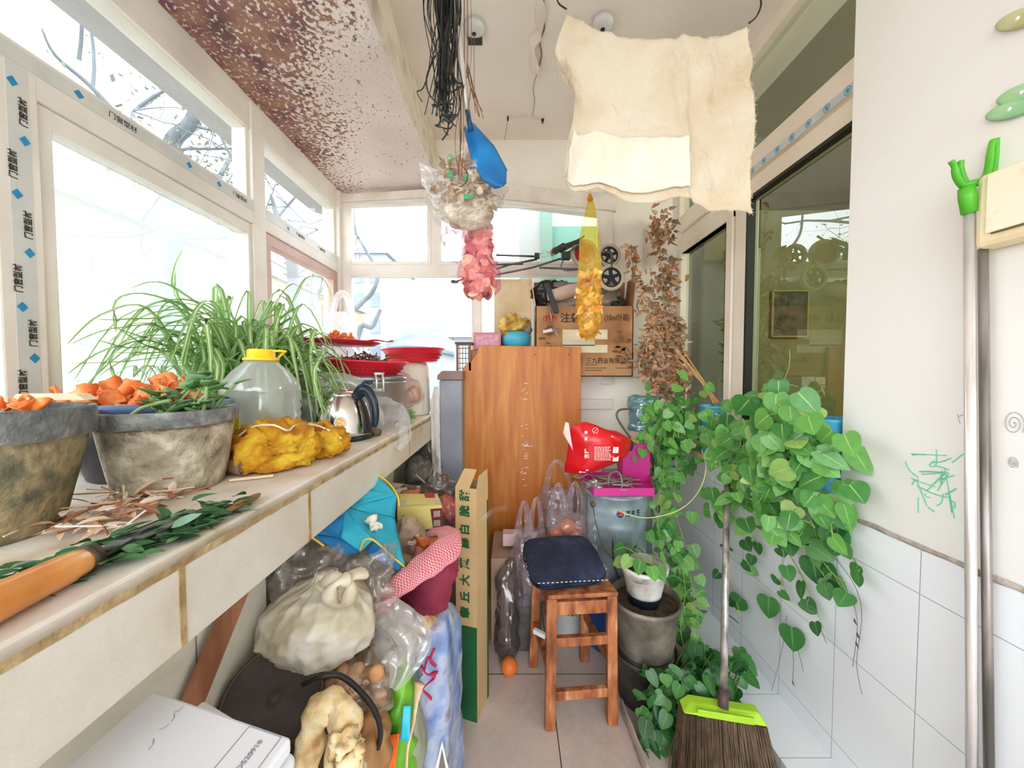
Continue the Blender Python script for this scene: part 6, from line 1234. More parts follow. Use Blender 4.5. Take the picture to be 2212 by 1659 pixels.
mb.build('body', mg, mgt, bevel=.001)
mb = MB(); rnd = random.Random(11)
for k in range(16):
    c = V(rnd.uniform(.38, .58), rnd.uniform(1.64, 1.80), z0 + .012 + rnd.random() * .02); mb.tube(spline([c + V(rnd.uniform(-.08, .08), rnd.uniform(-.05, .05), rnd.uniform(0, .02)) for _ in range(4)], 14), .003, 6)
mb.tube(spline([V(.45, 1.66, z0 + .03), V(.46, 1.67, z0 + .08), V(.50, 1.66, z0 + .09), V(.51, 1.64, z0 + .04)], 12), .003, 6); mb.build('cables', mat('cable_grey', srgb(120, 118, 108), srgb(160, 156, 144), scale=6, rough=.5), smooth=True, label='tangle of grey cables in the magenta tray', cat='cable', kind='stuff')
mb = MB(); blob(mb, V(.385, 1.665, z0 + .022), (.035, .03, .018), .008, 24, 4, 24, 14, .01); mb.build('foil', mat('foil', srgb(190, 196, 196), rough=.25, metal=.7, bump=.6, bscale=30), smooth=True, label='crumpled foil in the front of the magenta tray', cat='foil')
MB().bb(.56, .70, 1.80, 1.90, .742, .935).build('magenta_box', mg, label='magenta plastic box behind the red bag', cat='box', bevel=.004)
MB().bb(.52, .74, 1.86, 2.06, .002, .74).build('storage_box', mat('grey_store', srgb(150, 150, 146), rough=.7), label='grey box behind the paint bucket, under the pink tub', cat='box', bevel=.004)
# red food bag
rbg = thing('red_bag', 'shiny red food bag with white print lying on the magenta tray', 'bag', P(1290, 1030, 1.60))
L0 = spline([P(1226, 970, 1.62), P(1260, 968, 1.60), P(1300, 968, 1.60), P(1335, 965, 1.62), P(1360, 962, 1.66)], 24)
hhs = spline([(q, 0, 0) for q in (.105, .118, .092, .064, .030)], 24); wds = spline([(q, 0, 0) for q in (.012, .05, .065, .055, .02)], 24)
def rbf(u, v):
    i = int(round(v * 24)); p = L0[i]; t = u * 2 * math.pi; ca, sa = math.cos(t), math.sin(t); h = hhs[i].x; w = wds[i].x
    q = p + V(0, -ca * w, math.copysign(abs(sa) ** .8, sa) * h) + V(-.02, 0, 0) * (sa * -.6) * (1 if v < .3 else .3); return q + nz(q, 14, .008) + nz(q, 34, .003)
MB().surf(rbf, 48, 24, True, True, True).build('body', mat('red_foil', srgb(224, 24, 36), srgb(206, 16, 28), scale=6, rough=.22, bump=.3, bscale=14, sub=.1, spec=.6), rbg, smooth=True)
pr = mat('print_pinkish', srgb(246, 214, 210), rough=.4); f3 = frame3((0, -1, 0), (-1, 0, 0))
def rbpt(px, py): # front surface of the bag under a pixel
    i = min(24, max(0, int((px - 1226) / 134 * 24))); w = wds[i].x; dz = abs(py - 968) / 775 * 1.6 / max(.01, hhs[i].x); return P(px, py, 1.6 - w * math.sqrt(max(.02, 1 - min(1, dz) ** 2)) - .012)
mb = MB()
rnd = random.Random(2)
for k in range(9):
    py = 966 + k * 3.4; px = 1284
    while px < 1316: L = rnd.uniform(2, 6); a = rbpt(px, py); b = rbpt(px + L, py); mb.bar(a, b, .0015, .003); px += L + 1.5
for (px, py) in ((1330, 972), (1330, 990)): a = rbpt(px - 6, py); b = rbpt(px + 6, py); mb.bar(a, b, .0015, .026)
for (px, py) in ((1266, 934), (1266, 948), (1254, 1018), (1262, 1018), (1268, 1014)): a = rbpt(px - 3, py); b = rbpt(px + 3, py); mb.bar(a, b, .0015, .012)
mb.build('small_print', pr, rbg)
c = rbpt(1286, 930); mb = MB(); mb.tube([c + V(.012 * math.cos(k * .4), -.001, .012 * math.sin(k * .4)) for k in range(17)], .0012, 5); mb.tube([c + V(-.006, -.001, -.006), c + V(.006, -.001, .006)], .0012, 5); mb.build('ring_print', pr, rbg)
c = rbpt(1268, 980); text('吉祥', rbg, pr, c, f3, .022, bold=.0005)
mb = MB(); patch(mb, P(1222, 911, 1.60), P(1229, 914, 1.60), P(1238, 975, 1.585), P(1216, 935, 1.60), 8, .004); mb.build('open_lip', mat('pink_white_foil', srgb(246, 196, 196), rough=.2), rbg, smooth=True, solid=.002)
c = P(1358, 960, 1.66); mb = MB(); blob(mb, c, (.02, .02, .03), .004, 20, 2, 16, 10, .004); mb.build('dark_end', mat('dark_blue_end', srgb(40, 48, 74), rough=.4), rbg, smooth=True)
# crooked metal tube behind
MB().tube(spline([P(1378, 884, 1.95), P(1345, 884, 1.95), P(1334, 890, 1.94), P(1333, 902, 1.93), P(1350, 930, 1.88), P(1374, 962, 1.80)], 24), .0055, 10).build('bent_tube', mat('bent_metal', srgb(110, 104, 92), rough=.4, metal=.6), smooth=True, label='bent dark metal tube handle behind the red bag', cat='tube')
# ============================================================ RIGHT SIDE: PLANTS, POTS, BROOM, POLE
tin_m = mat('sky_blue_tin', srgb(82, 184, 222), srgb(66, 164, 206), scale=5, rough=.35)
def tin(base, r, h, label):
    t = thing('blue_tin', label, 'tin', base)
    MB().at(base).lathe([(0, 0), (r, 0), (r, .01), (r * .98, .012), (r * .98, h - .012), (r * 1.01, h - .01), (r * 1.01, h), (r * .95, h), (r * .95, h - .02)], 36, capb=False).build('body', tin_m, t, smooth=True)
    MB().at(base + V(0, 0, h - .018)).lathe([(0, .004), (r * .95, 0)], 24, capb=False).build('soil', soil, t)
    return t
ZL = .889
T1 = PX(1546, 972, 1.035); T1 = V(1.035, T1.y, ZL); T1.y = 1.82
tt1 = tin(T1, .070, .24, 'sky blue tin with white flower print standing on the ledge at left')
mb = MB(); rnd = random.Random(4)
for k in range(10):
    a = -2.3 + rnd.uniform(-.5, .5); z = .235 - rnd.uniform(.02, .07) if k < 6 else rnd.uniform(.03, .17); c = T1 + Vector((.0705 * math.cos(a), .0705 * math.sin(a), z)); n = V(math.cos(a), math.sin(a), 0); M3 = frame3(n)
    mb.add([c + n * .0012 + M3 @ V(.006 * math.cos(q * 1.257), .006 * math.sin(q * 1.257), 0) for q in range(5)], [tuple(range(5))])
mb.build('flower_print', mat('print_white2', srgb(240, 246, 250), rough=.5), tt1)
tin(V(1.03, 1.16, ZL), .062, .262, 'sky blue tin nearest the camera on the ledge, at the wall corner')
tin(V(1.04, 1.42, ZL), .060, .20, 'sky blue tin among the big leaves in the middle of the ledge')
MB().bar(V(.955, 1.92, .885), V(.955, 1.30, .885), .05, .02).build('plank', mat('ledge_wood', srgb(214, 186, 156)), label='thin pale plank resting along the front of the ledge', cat='plank')
# pothos leaves : a heart shaped blade
def heart(mb, p, d, n, L, W, bend=.18, cup=.10):
    d = Vector(d).normalized(); n = Vector(n); n = n - d * n.dot(d); n = n.normalized() if n.length > 1e-4 else d.orthogonal().normalized(); s = d.cross(n)
    prof = [(-.09, .20), (-.05, .38), (.08, .51), (.26, .55), (.46, .51), (.66, .39), (.82, .24), (.94, .09)]
    vs = [p.copy()]; mid = []; lf = []; rt = []
    for t, w in prof:
        tm = max(t, 0.0); m = p + d * (L * tm) + n * (-bend * L * tm * tm); e = p + d * (L * t) + n * (-bend * L * t * t + cup * W * (1 - tm))
        mid.append(m); lf.append(e - s * W * w); rt.append(e + s * W * w)
    tip = p + d * L + n * (-bend * L); b = []; k = len(prof)
    vs = mid + lf + rt + [tip]; fs = []; uv = []
    def U(i, side): return (.5 + side * .5, max(0, prof[i][0]))
    for i in range(k - 1):
        fs.append((i, i + 1, k + i + 1, k + i)); uv.append((U(i, 0), U(i + 1, 0), U(i + 1, -1), U(i, -1)))
        fs.append((i, 2 * k + i, 2 * k + i + 1, i + 1)); uv.append((U(i, 0), U(i, 1), U(i + 1, 1), U(i + 1, 0)))
    fs.append((k - 1, 3 * k, 2 * k - 1)); uv.append(((.5, .9), (.5, 1), (0, .9))); fs.append((k - 1, 3 * k - 1, 3 * k)); uv.append(((.5, .9), (1, .9), (.5, 1)))
    mb.add(vs, fs, uv)
def potleaf(name, dark, light, yellow):
    m, t = _nt(name); o = t.nodes.new('ShaderNodeOutputMaterial'); b = t.nodes.new('ShaderNodeBsdfPrincipled'); b.inputs['Roughness'].default_value = .32; b.inputs['Specular IOR Level'].default_value = .5
    g = t.nodes.new('ShaderNodeNewGeometry'); r = _ramp(t, [(0, dark), (.5, light), (.85, light), (1, yellow)]); t.links.new(g.outputs['Random Per Island'], r.inputs[0])
    n = _tex(t, 60, 3); mm = t.nodes.new('ShaderNodeMix'); mm.data_type = 'RGBA'; mm.blend_type = 'MULTIPLY'; mm.inputs[0].default_value = .35; t.links.new(r.outputs[0], mm.inputs[6]); t.links.new(n.outputs[0], mm.inputs[7])
    uvn = t.nodes.new('ShaderNodeUVMap'); sx = t.nodes.new('ShaderNodeSeparateXYZ'); t.links.new(uvn.outputs[0], sx.inputs[0])
    vr = _ramp(t, [(.465, (0, 0, 0)), (.5, (1, 1, 1)), (.535, (0, 0, 0))]); t.links.new(sx.outputs[0], vr.inputs[0])
    m2 = t.nodes.new('ShaderNodeMix'); m2.data_type = 'RGBA'; t.links.new(vr.outputs[0], m2.inputs[0]); t.links.new(mm.outputs[2], m2.inputs[6]); m2.inputs[7].default_value = C(yellow)
    t.links.new(m2.outputs[2], b.inputs['Base Color']); tl = t.nodes.new('ShaderNodeBsdfTranslucent'); t.links.new(m2.outputs[2], tl.inputs[0]); mx = t.nodes.new('ShaderNodeMixShader'); mx.inputs[0].default_value = .25
    t.links.new(b.outputs[0], mx.inputs[1]); t.links.new(tl.outputs[0], mx.inputs[2]); t.links.new(mx.outputs[0], o.inputs[0]); return m
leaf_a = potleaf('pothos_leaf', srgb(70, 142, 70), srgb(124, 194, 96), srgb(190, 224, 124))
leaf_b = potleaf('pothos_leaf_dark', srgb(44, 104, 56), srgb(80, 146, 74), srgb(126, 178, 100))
vine_m = mat('vine_stem', srgb(170, 196, 96), srgb(140, 166, 84), scale=12, rough=.6)
def vine(stm, lfm, pts, n, leafL, rnd, r=.0022, facing=(-.75, -.65, .25), jit=.03, petiole=.03, dens=1.0, out=.0):
    sp_ = spline(pts, n); stm.tube(sp_, [r * (1 - .5 * k / n) for k in range(n + 1)], 5)
    for k in range(n + 1):
        if rnd.random() > dens: continue
        q = sp_[k]; f = Vector(facing) + V(rnd.gauss(0, .32), rnd.gauss(0, .32), rnd.gauss(0, .28)); e = q + V(rnd.gauss(-.4, .6) , rnd.gauss(-.2, .8), rnd.gauss(.1, .5)) * petiole + V(-out, 0, 0)
        if e.x > .985: e.x = .985
        L = leafL * rnd.uniform(.65, 1.15) * (1 - .25 * k / n); d = V(rnd.gauss(-.15, .35), rnd.gauss(-.1, .6), rnd.uniform(-1.0, -.25))
        stm.tube([q, lerp(q, e, .5) + V(0, 0, .004), e], .0012, 4, cap=False)
        heart(lfm, e, d, f, L, L * rnd.uniform(.78, .95), rnd.uniform(.05, .3), rnd.uniform(.02, .12))
rnd = random.Random(42)
VP_ = PX
# the big leaved vine over the ledge, right
big = thing('pothos', 'large leaved pothos spilling over the ledge in front of the white tiles', 'plant', V(1.03, 1.30, ZL + .2))
stm = MB(); lfm = MB()
cr_ = lambda px, py, x=.95: VP_(px, py, x)
paths = [([(1640, 880), (1610, 940), (1600, 1010), (1600, 1080)], .95), ([(1680, 880), (1660, 960), (1640, 1040), (1660, 1130)], .94), ([(1700, 870), (1720, 950), (1730, 1040), (1700, 1120), (1740, 1190)], .93),
         ([(1740, 890), (1760, 960), (1765, 1040), (1760, 1110)], .93), ([(1640, 890), (1680, 990), (1720, 1070), (1760, 1140)], .92), ([(1600, 900), (1585, 980), (1580, 1060), (1560, 1110)], .95), ([(1700, 890), (1680, 930), (1640, 960), (1600, 990)], .9),
         ([(1720, 900), (1750, 1000), (1780, 1080), (1800, 1130)], .94), ([(1660, 870), (1700, 930), (1680, 1010), (1650, 1070)], .9), ([(1740, 920), (1765, 960), (1775, 985)], .93), ([(1560, 890), (1550, 930), (1560, 990)], .94)]
for pth, x in paths: vine(stm, lfm, [cr_(a, b, x + rnd.uniform(-.03, .02)) for a, b in pth], 13, .078, rnd, facing=(-.8, -.7, .3), petiole=.045, dens=.95)
for k in range(130):
    c = cr_(rnd.gauss(1670, 60), rnd.gauss(975, 62), rnd.uniform(.86, .97)); heart(lfm, c, V(rnd.gauss(-.2, .4), rnd.gauss(-.1, .5), rnd.uniform(-1, 0)), V(-.7 + rnd.gauss(0, .3), -.7 + rnd.gauss(0, .3), .4), rnd.uniform(.05, .085), rnd.uniform(.045, .07), .15, .08)
for k in range(28):
    c = cr_(rnd.gauss(1650, 50), rnd.gauss(868, 16), rnd.uniform(.95, 1.03)); heart(lfm, c, V(rnd.gauss(0, .5), rnd.gauss(0, .6), rnd.uniform(-.6, .5)), V(-.6, -.7, .5), rnd.uniform(.035, .06), rnd.uniform(.03, .05), .15, .1)
stm.build('stems', vine_m, big, smooth=True); lfm.build('leaves', leaf_a, big, smooth=True)
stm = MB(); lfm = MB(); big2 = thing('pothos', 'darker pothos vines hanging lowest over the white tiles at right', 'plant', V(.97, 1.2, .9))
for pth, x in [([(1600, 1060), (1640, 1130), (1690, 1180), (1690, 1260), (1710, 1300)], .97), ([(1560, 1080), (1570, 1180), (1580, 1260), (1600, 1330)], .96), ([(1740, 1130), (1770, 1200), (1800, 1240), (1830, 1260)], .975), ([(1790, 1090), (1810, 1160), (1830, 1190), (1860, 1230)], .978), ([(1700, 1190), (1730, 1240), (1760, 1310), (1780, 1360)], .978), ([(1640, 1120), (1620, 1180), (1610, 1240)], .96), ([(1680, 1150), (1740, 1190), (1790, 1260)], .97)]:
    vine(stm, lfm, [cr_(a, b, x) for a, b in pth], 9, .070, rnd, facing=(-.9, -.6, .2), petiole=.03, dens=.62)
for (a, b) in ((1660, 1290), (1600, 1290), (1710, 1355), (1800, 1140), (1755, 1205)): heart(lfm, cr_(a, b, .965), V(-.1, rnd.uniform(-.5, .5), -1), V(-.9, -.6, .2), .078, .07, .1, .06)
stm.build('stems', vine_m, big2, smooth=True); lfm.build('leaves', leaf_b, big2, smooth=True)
mb = MB()
for L in ([(1770, 1140), (1800, 1200), (1845, 1262), (1862, 1330), (1850, 1430), (1862, 1500)], [(1700, 1330), (1690, 1400), (1670, 1480), (1660, 1510)], [(1710, 1370), (1714, 1430), (1712, 1478)], [(1716, 1380), (1728, 1420), (1735, 1450)], [(1840, 1290), (1852, 1350), (1842, 1440)], [(1770, 1350), (1785, 1390)]):
    mb.tube(spline([VP_(a, b, .985) for a, b in L], 16), .0009, 4)
for (a, b) in ((1846, 1335), (1852, 1365), (1713, 1470), (1850, 1385)): c = VP_(a, b, .984); oval_leaf(mb, c, V(0, -.2, -1), V(-1, 0, 0), .022, .008, .3, .5, 4)
mb.build('aerial_roots', mat('root_dark', srgb(96, 100, 90), srgb(70, 70, 66), scale=20, rough=.8), big2)
mb = MB(); mb.tube(spline([VP_(1606, 905, .90), VP_(1622, 960, .89), VP_(1650, 1040, .89), VP_(1668, 1100, .90), VP_(1690, 1160, .92)], 16), .0032, 6); mb.tube(spline([VP_(1762, 990, .92), VP_(1768, 1060, .92), VP_(1790, 1130, .94), VP_(1810, 1185, .95)], 14), .003, 6)
mb.tube(spline([VP_(1640, 858, 1.0), VP_(1662, 836, 1.0), VP_(1700, 830, 1.03), VP_(1725, 836, 1.03)], 12), .0016, 5); mb.tube(spline([VP_(1698, 870, 1.03), VP_(1692, 830, 1.03), VP_(1705, 790, 1.04), VP_(1706, 755, 1.05)], 10), .0014, 5); mb.build('thick_stems', vine_m, big, smooth=True)
# small leaved vine hanging at left, its pot stack below
sm = thing('pothos', 'small leaved pothos hanging from the pink tub down beside the stacked pots', 'plant', V(.80, 1.85, 1.0)); stm = MB(); lfm = MB()
for L in ([(1440, 880, 1.95), (1420, 960, 1.85), (1430, 1060, 1.8), (1450, 1150, 1.7), (1470, 1250, 1.6), (1490, 1340, 1.5), (1500, 1440, 1.4)], [(1460, 880, 1.95), (1470, 980, 1.85), (1455, 1080, 1.75), (1480, 1180, 1.65), (1500, 1300, 1.5), (1520, 1420, 1.4), (1540, 1520, 1.32)], [(1500, 880, 1.9), (1480, 950, 1.85), (1490, 1000, 1.8)], [(1430, 890, 1.95), (1400, 930, 1.85), (1385, 970, 1.8)],
          [(1450, 870, 1.95), (1440, 1000, 1.8), (1420, 1100, 1.7), (1430, 1200, 1.6)], [(1470, 1200, 1.6), (1480, 1280, 1.5), (1470, 1360, 1.42), (1500, 1480, 1.35)], [(1470, 880, 1.9), (1500, 930, 1.85), (1540, 960, 1.8)]):
    vine(stm, lfm, [P(*q) for q in L], max(8, len(L) * 4), .06, rnd, facing=(-.3, -.9, .3), petiole=.035, dens=.95)
for k in range(130): c = P(rnd.gauss(1450, 38), rnd.gauss(935, 48), rnd.uniform(1.72, 1.95)); heart(lfm, c, V(rnd.gauss(0, .6), rnd.gauss(-.2, .4), rnd.uniform(-1, .1)), V(rnd.gauss(-.2, .3), -.9, .4), rnd.uniform(.04, .07), rnd.uniform(.03, .052), .15, .1)
lin = spline([P(1445, 1000, 1.8), P(1440, 1120, 1.72), P(1470, 1230, 1.6), P(1490, 1330, 1.5), P(1500, 1440, 1.42), P(1530, 1520, 1.32)], 100)
for k in range(110): c = rnd.choice(lin) + V(rnd.gauss(0, .04), rnd.gauss(0, .04), rnd.gauss(0, .03)); heart(lfm, c, V(rnd.gauss(0, .5), rnd.gauss(-.2, .4), rnd.uniform(-1, -.1)), V(rnd.gauss(-.3, .3), -.9, .3), rnd.uniform(.04, .065), rnd.uniform(.035, .055), .15, .1)
stm.build('stems', vine_m, sm, smooth=True); lfm.build('leaves', leaf_a, sm, smooth=True)
mb = MB(); rnd2 = random.Random(5)
for k in range(16):
    a = P(1445 + rnd2.uniform(-18, 18), 890, 1.85); e = P(1430 + rnd2.uniform(-40, 55), rnd2.uniform(940, 1060), 1.78); blade(mb, [a, lerp(a, e, .4) + V(0, -.03, .04), e], .014, 8)
mb.build('long_leaves', mat('long_leaf_green', srgb(140, 196, 110), srgb(110, 176, 90), scale=8, rough=.4, sub=.3), sm, smooth=True)
for L in ([(1325, 1098, 1.55), (1365, 1114, 1.5), (1410, 1118, 1.5), (1470, 1100, 1.5), (1510, 1060, 1.55), (1525, 1010, 1.6), (1515, 970, 1.7)],):
    MB().tube(spline([P(*q) for q in L], 24), .0022, 6).build('long_runner', mat('runner_yellow', srgb(206, 220, 130), rough=.6), sm, smooth=True)
# low dark leaves in the corner
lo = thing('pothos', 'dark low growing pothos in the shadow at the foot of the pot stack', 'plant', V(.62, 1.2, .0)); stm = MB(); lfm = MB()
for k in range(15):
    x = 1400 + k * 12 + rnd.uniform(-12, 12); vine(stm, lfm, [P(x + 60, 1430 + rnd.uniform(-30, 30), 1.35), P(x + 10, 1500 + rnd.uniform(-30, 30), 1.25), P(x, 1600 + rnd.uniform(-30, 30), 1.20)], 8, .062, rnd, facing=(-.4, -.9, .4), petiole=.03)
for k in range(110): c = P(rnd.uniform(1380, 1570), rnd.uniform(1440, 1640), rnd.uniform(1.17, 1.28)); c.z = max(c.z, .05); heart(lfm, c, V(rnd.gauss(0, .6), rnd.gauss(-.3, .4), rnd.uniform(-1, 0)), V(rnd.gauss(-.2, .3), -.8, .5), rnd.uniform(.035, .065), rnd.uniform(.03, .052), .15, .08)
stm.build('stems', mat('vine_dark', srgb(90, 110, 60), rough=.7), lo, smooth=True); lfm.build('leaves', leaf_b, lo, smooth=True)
# pot stack
pot_d = mat('stained_plastic_pot', srgb(104, 98, 88), stops=[(.25, srgb(58, 52, 48)), (.45, srgb(104, 96, 84)), (.6, srgb(132, 124, 110)), (.75, srgb(176, 170, 160))], scale=9, rough=.7, bump=.5, bscale=40, detail=8)
def bigpot(base, rb, rt, h, label, m):
    t = thing('flower_pot', label, 'flower pot', base)
    MB().at(base).lathe([(0, 0), (rb, 0), (rb * 1.02, .01), (lerp(rb, rt, .5), h * .5), (lerp(rb, rt, .55), h * .52), (rt * .97, h - .02), (rt * 1.02, h - .016), (rt * 1.03, h), (rt * .98, h), (rt * .94, h - .03)], 48, .015, capb=False).build('body', m, t, smooth=True)
    MB().at(base + V(0, 0, h - .028)).surf(lambda u, v: Vector((rt * .95 * v * math.cos(u * 6.283), rt * .95 * v * math.sin(u * 6.283), 0)) + nz((u * 5, v * 9, 0), 1.7, .008), 32, 8, True).build('soil', soil, t, smooth=True)
    return t
PC = V(.53, 1.40, .002); bigpot(PC, .098, .122, .20, 'lower of the two big stained pots beside the stool', mat('dark_wet_pot', srgb(70, 66, 60), stops=[(.3, srgb(44, 42, 40)), (.6, srgb(80, 74, 66)), (.75, srgb(130, 126, 116))], scale=8, rough=.6, bump=.4))
MB().at(PC + V(0, 0, .172)).lathe([(0, 0), (.112, 0), (.112, .024), (0, .026)], 32).build('spacer_dish', MATS['dark_wet_pot'], smooth=True, label='dark dish between the two big stained pots', cat='dish')
bigpot(PC + V(0, 0, .20), .105, .130, .208, 'upper of the two big stained pots beside the stool', pot_d)
bk_ = V(.525, 1.40, .382); MB().at(bk_).lathe([(0, 0), (.055, 0), (.072, .085), (.074, .09), (.07, .092), (0, .085)], 32).build('black_pot', mat('black_blue_pot', srgb(34, 40, 56), rough=.4), smooth=True, label='small black pot holding the grey white one on the pot stack', cat='flower pot')
sp2 = V(.525, 1.40, .425); gp2 = bigpot(sp2, .066, .086, .105, 'small stained white pot with a seedling on top of the pot stack', mat('stained_white_pot', srgb(206, 204, 196), stops=[(.3, srgb(120, 116, 106)), (.45, srgb(190, 186, 176)), (.65, srgb(222, 220, 214))], scale=11, rough=.6, bump=.2))
MB().at(sp2).lathe([(.084, .098), (.091, .100), (.091, .112), (.084, .113)], 40, capb=False).build('rim', mat('pot_rim_white', srgb(226, 224, 214), rough=.6), gp2, smooth=True)
sd = thing('seedling_plant', 'small leafy seedling with dry bits in the small white pot', 'plant', sp2 + V(0, 0, .08)); stm = MB(); lfm = MB()
for k in range(12):
    a = rnd.uniform(0, 6.28); e = sp2 + V(math.cos(a) * .08, math.sin(a) * .07, .10 + rnd.uniform(0, .09)); b = sp2 + V(rnd.gauss(0, .02), rnd.gauss(0, .02), .075); stm.tube(spline([b, lerp(b, e, .5) + V(0, 0, .03), e], 6), .0015, 4)
    heart(lfm, e, V(math.cos(a), math.sin(a), -.6), V(-.2, -.7, .7), .052, .045, .15, .08)
stm.build('stems', vine_m, sd, smooth=True); lfm.build('leaves', leaf_a, sd, smooth=True)
mb = MB()
for k in range(40): c = sp2 + V(rnd.gauss(.01, .03), rnd.gauss(0, .025), .083 + rnd.random() * .015); d = V(rnd.gauss(0, 1), rnd.gauss(0, 1), rnd.gauss(0, .4)).normalized() * rnd.uniform(.006, .016); mb.tube([c - d, c + nz(c, 90, .004), c + d], .0012, 4)
mb.build('dry_litter', mat('litter', srgb(206, 170, 130), srgb(150, 110, 80), scale=30, rough=.9), sd)
# pale edging strip on the floor
mb = MB(); mb.surf(lambda u, v: lerp(PZ(1342, 1535, .0), PZ(1400, 1690, .0), v) + V(.0, 0, .001 + .05 * u) + nz((u, v * 5, 0), 2, .004), 3, 20); mb.build('floor_edging', mat('edging_grey', srgb(206, 198, 190), srgb(170, 160, 150), scale=12, rough=.6), smooth=True, solid=.006, label='upright pale plastic edging strip on the floor before the pots', cat='edging')
# plastic wrapped tub with dried bouquet
pt = thing('pink_tub', 'pink tub with a beige rim behind the vines', 'tub', V(.735, 1.98, .742))
MB().at(V(.735, 1.98, .742)).lathe([(0, 0), (.068, 0), (.078, .17)], 32).build('body', mat('dusty_pink', srgb(196, 92, 130), srgb(180, 80, 116), scale=5, rough=.5), pt, smooth=True)
MB().at(V(.735, 1.98, .912)).lathe([(.080, 0), (.083, .004), (.083, .062), (0, .064)], 32).build('rim', mat('beige_band', srgb(214, 186, 164), srgb(200, 170, 148), scale=6, rough=.6), pt, smooth=True)
mb = MB().at(V(.735, 1.98, .977)); sack(mb, [(0, .078, .075), (.03, .088, .085), (.10, .084, .08), (.16, .084, .08), (.188, .080, .075)], 52, 26, 9, lambda v: .03, .012, 12, .014, 4); mb.build('wrapped_pot', film('aqua_plastic', srgb(120, 190, 200), .85, .12, 14, .25, .15, bump=.8), smooth=True, label='pot wrapped in aqua blue plastic on the pink tub', cat='pot')
db = thing('dried_bouquet', 'tall bundle of dried brown leafy stalks in the corner by the right window', 'dried plant', V(.86, 2.05, 1.0))
stm = MB(); lfm = MB(); rnd = random.Random(17)
dry_s = mat('dry_stalk', srgb(196, 140, 88), srgb(214, 170, 110), scale=12, rough=.8); dry_l = island('dry_leaf', [(0, srgb(130, 104, 82)), (.35, srgb(172, 142, 112)), (.6, srgb(200, 170, 136)), (.8, srgb(206, 132, 80)), (1, srgb(226, 204, 172))])
stalks = [([(1478, 870, 1.95), (1440, 790, 1.98), (1405, 680, 2.0), (1372, 590, 2.02), (1362, 532, 2.02)], .0045), ([(1470, 870, 1.97), (1450, 780, 2.0), (1435, 680, 2.03), (1432, 600, 2.06), (1425, 540, 2.08), (1420, 470, 2.1)], .0035), ([(1465, 870, 1.95), (1456, 760, 2.0), (1450, 660, 2.05), (1452, 560, 2.1)], .003), ([(1455, 870, 1.95), (1425, 800, 1.97), (1400, 740, 2.0)], .003),
          ([(1480, 870, 1.97), (1470, 780, 2.02), (1462, 700, 2.06)], .003), ([(1450, 868, 1.93), (1432, 820, 1.95), (1410, 770, 1.97), (1404, 700, 1.98)], .0022), ([(1440, 868, 1.93), (1415, 820, 1.95), (1385, 780, 1.97)], .0022)]
for L, r in stalks:
    sp_ = spline([P(*q) for q in L], 24); stm.tube(sp_, [1.5 * r * (1 - .6 * k / 24) for k in range(25)], 6)
    for k in range(4, 25):
        for j in range(5):
            c = sp_[k] + V(rnd.gauss(0, .014), rnd.gauss(0, .012), rnd.gauss(0, .012)); d = V(rnd.gauss(0, 1), rnd.gauss(-.2, .6), rnd.gauss(-.5, .6)); oval_leaf(lfm, c, d, V(rnd.gauss(0, 1), -1, rnd.gauss(0, 1)), rnd.uniform(.022, .06), rnd.uniform(.014, .03), rnd.uniform(-.9, 1.0), rnd.uniform(.3, 1.2), 5)
for cx, cy, sx, sy, n in ((1432, 505, 14, 26, 130), (1428, 600, 28, 10, 70), (1400, 760, 22, 18, 110), (1455, 740, 16, 30, 110), (1418, 680, 16, 24, 120)):
    for k in range(int(n * .6)): c = P(rnd.gauss(cx, sx), rnd.gauss(cy, sy), 2.03 + rnd.gauss(0, .025)); oval_leaf(lfm, c, V(rnd.gauss(0, 1), rnd.gauss(0, .6), rnd.gauss(-.3, 1)), V(rnd.gauss(0, 1), -1, rnd.gauss(0, 1)), rnd.uniform(.025, .055), rnd.uniform(.012, .026), rnd.uniform(-.9, .9), rnd.uniform(.3, 1.2), 5)
stm.build('stalks', dry_s, db, smooth=True); lfm.build('dry_leaves', dry_l, db)
dt = thing('dried_stalks', 'short bunch of bare dried stalks in the left blue tin', 'dried plant', T1 + V(0, 0, .22)); mb = MB()
for k in range(9): mb.tube(spline([P(1548 + k * 2 - 8, 872, 1.80), P(1520 + rnd.uniform(-6, 6), 830, 1.86), P(1470 + rnd.uniform(-8, 10), 765 + rnd.uniform(-14, 16), 1.92)], 8), .0028, 5)
mb.build('stalks', dry_s, dt, smooth=True)
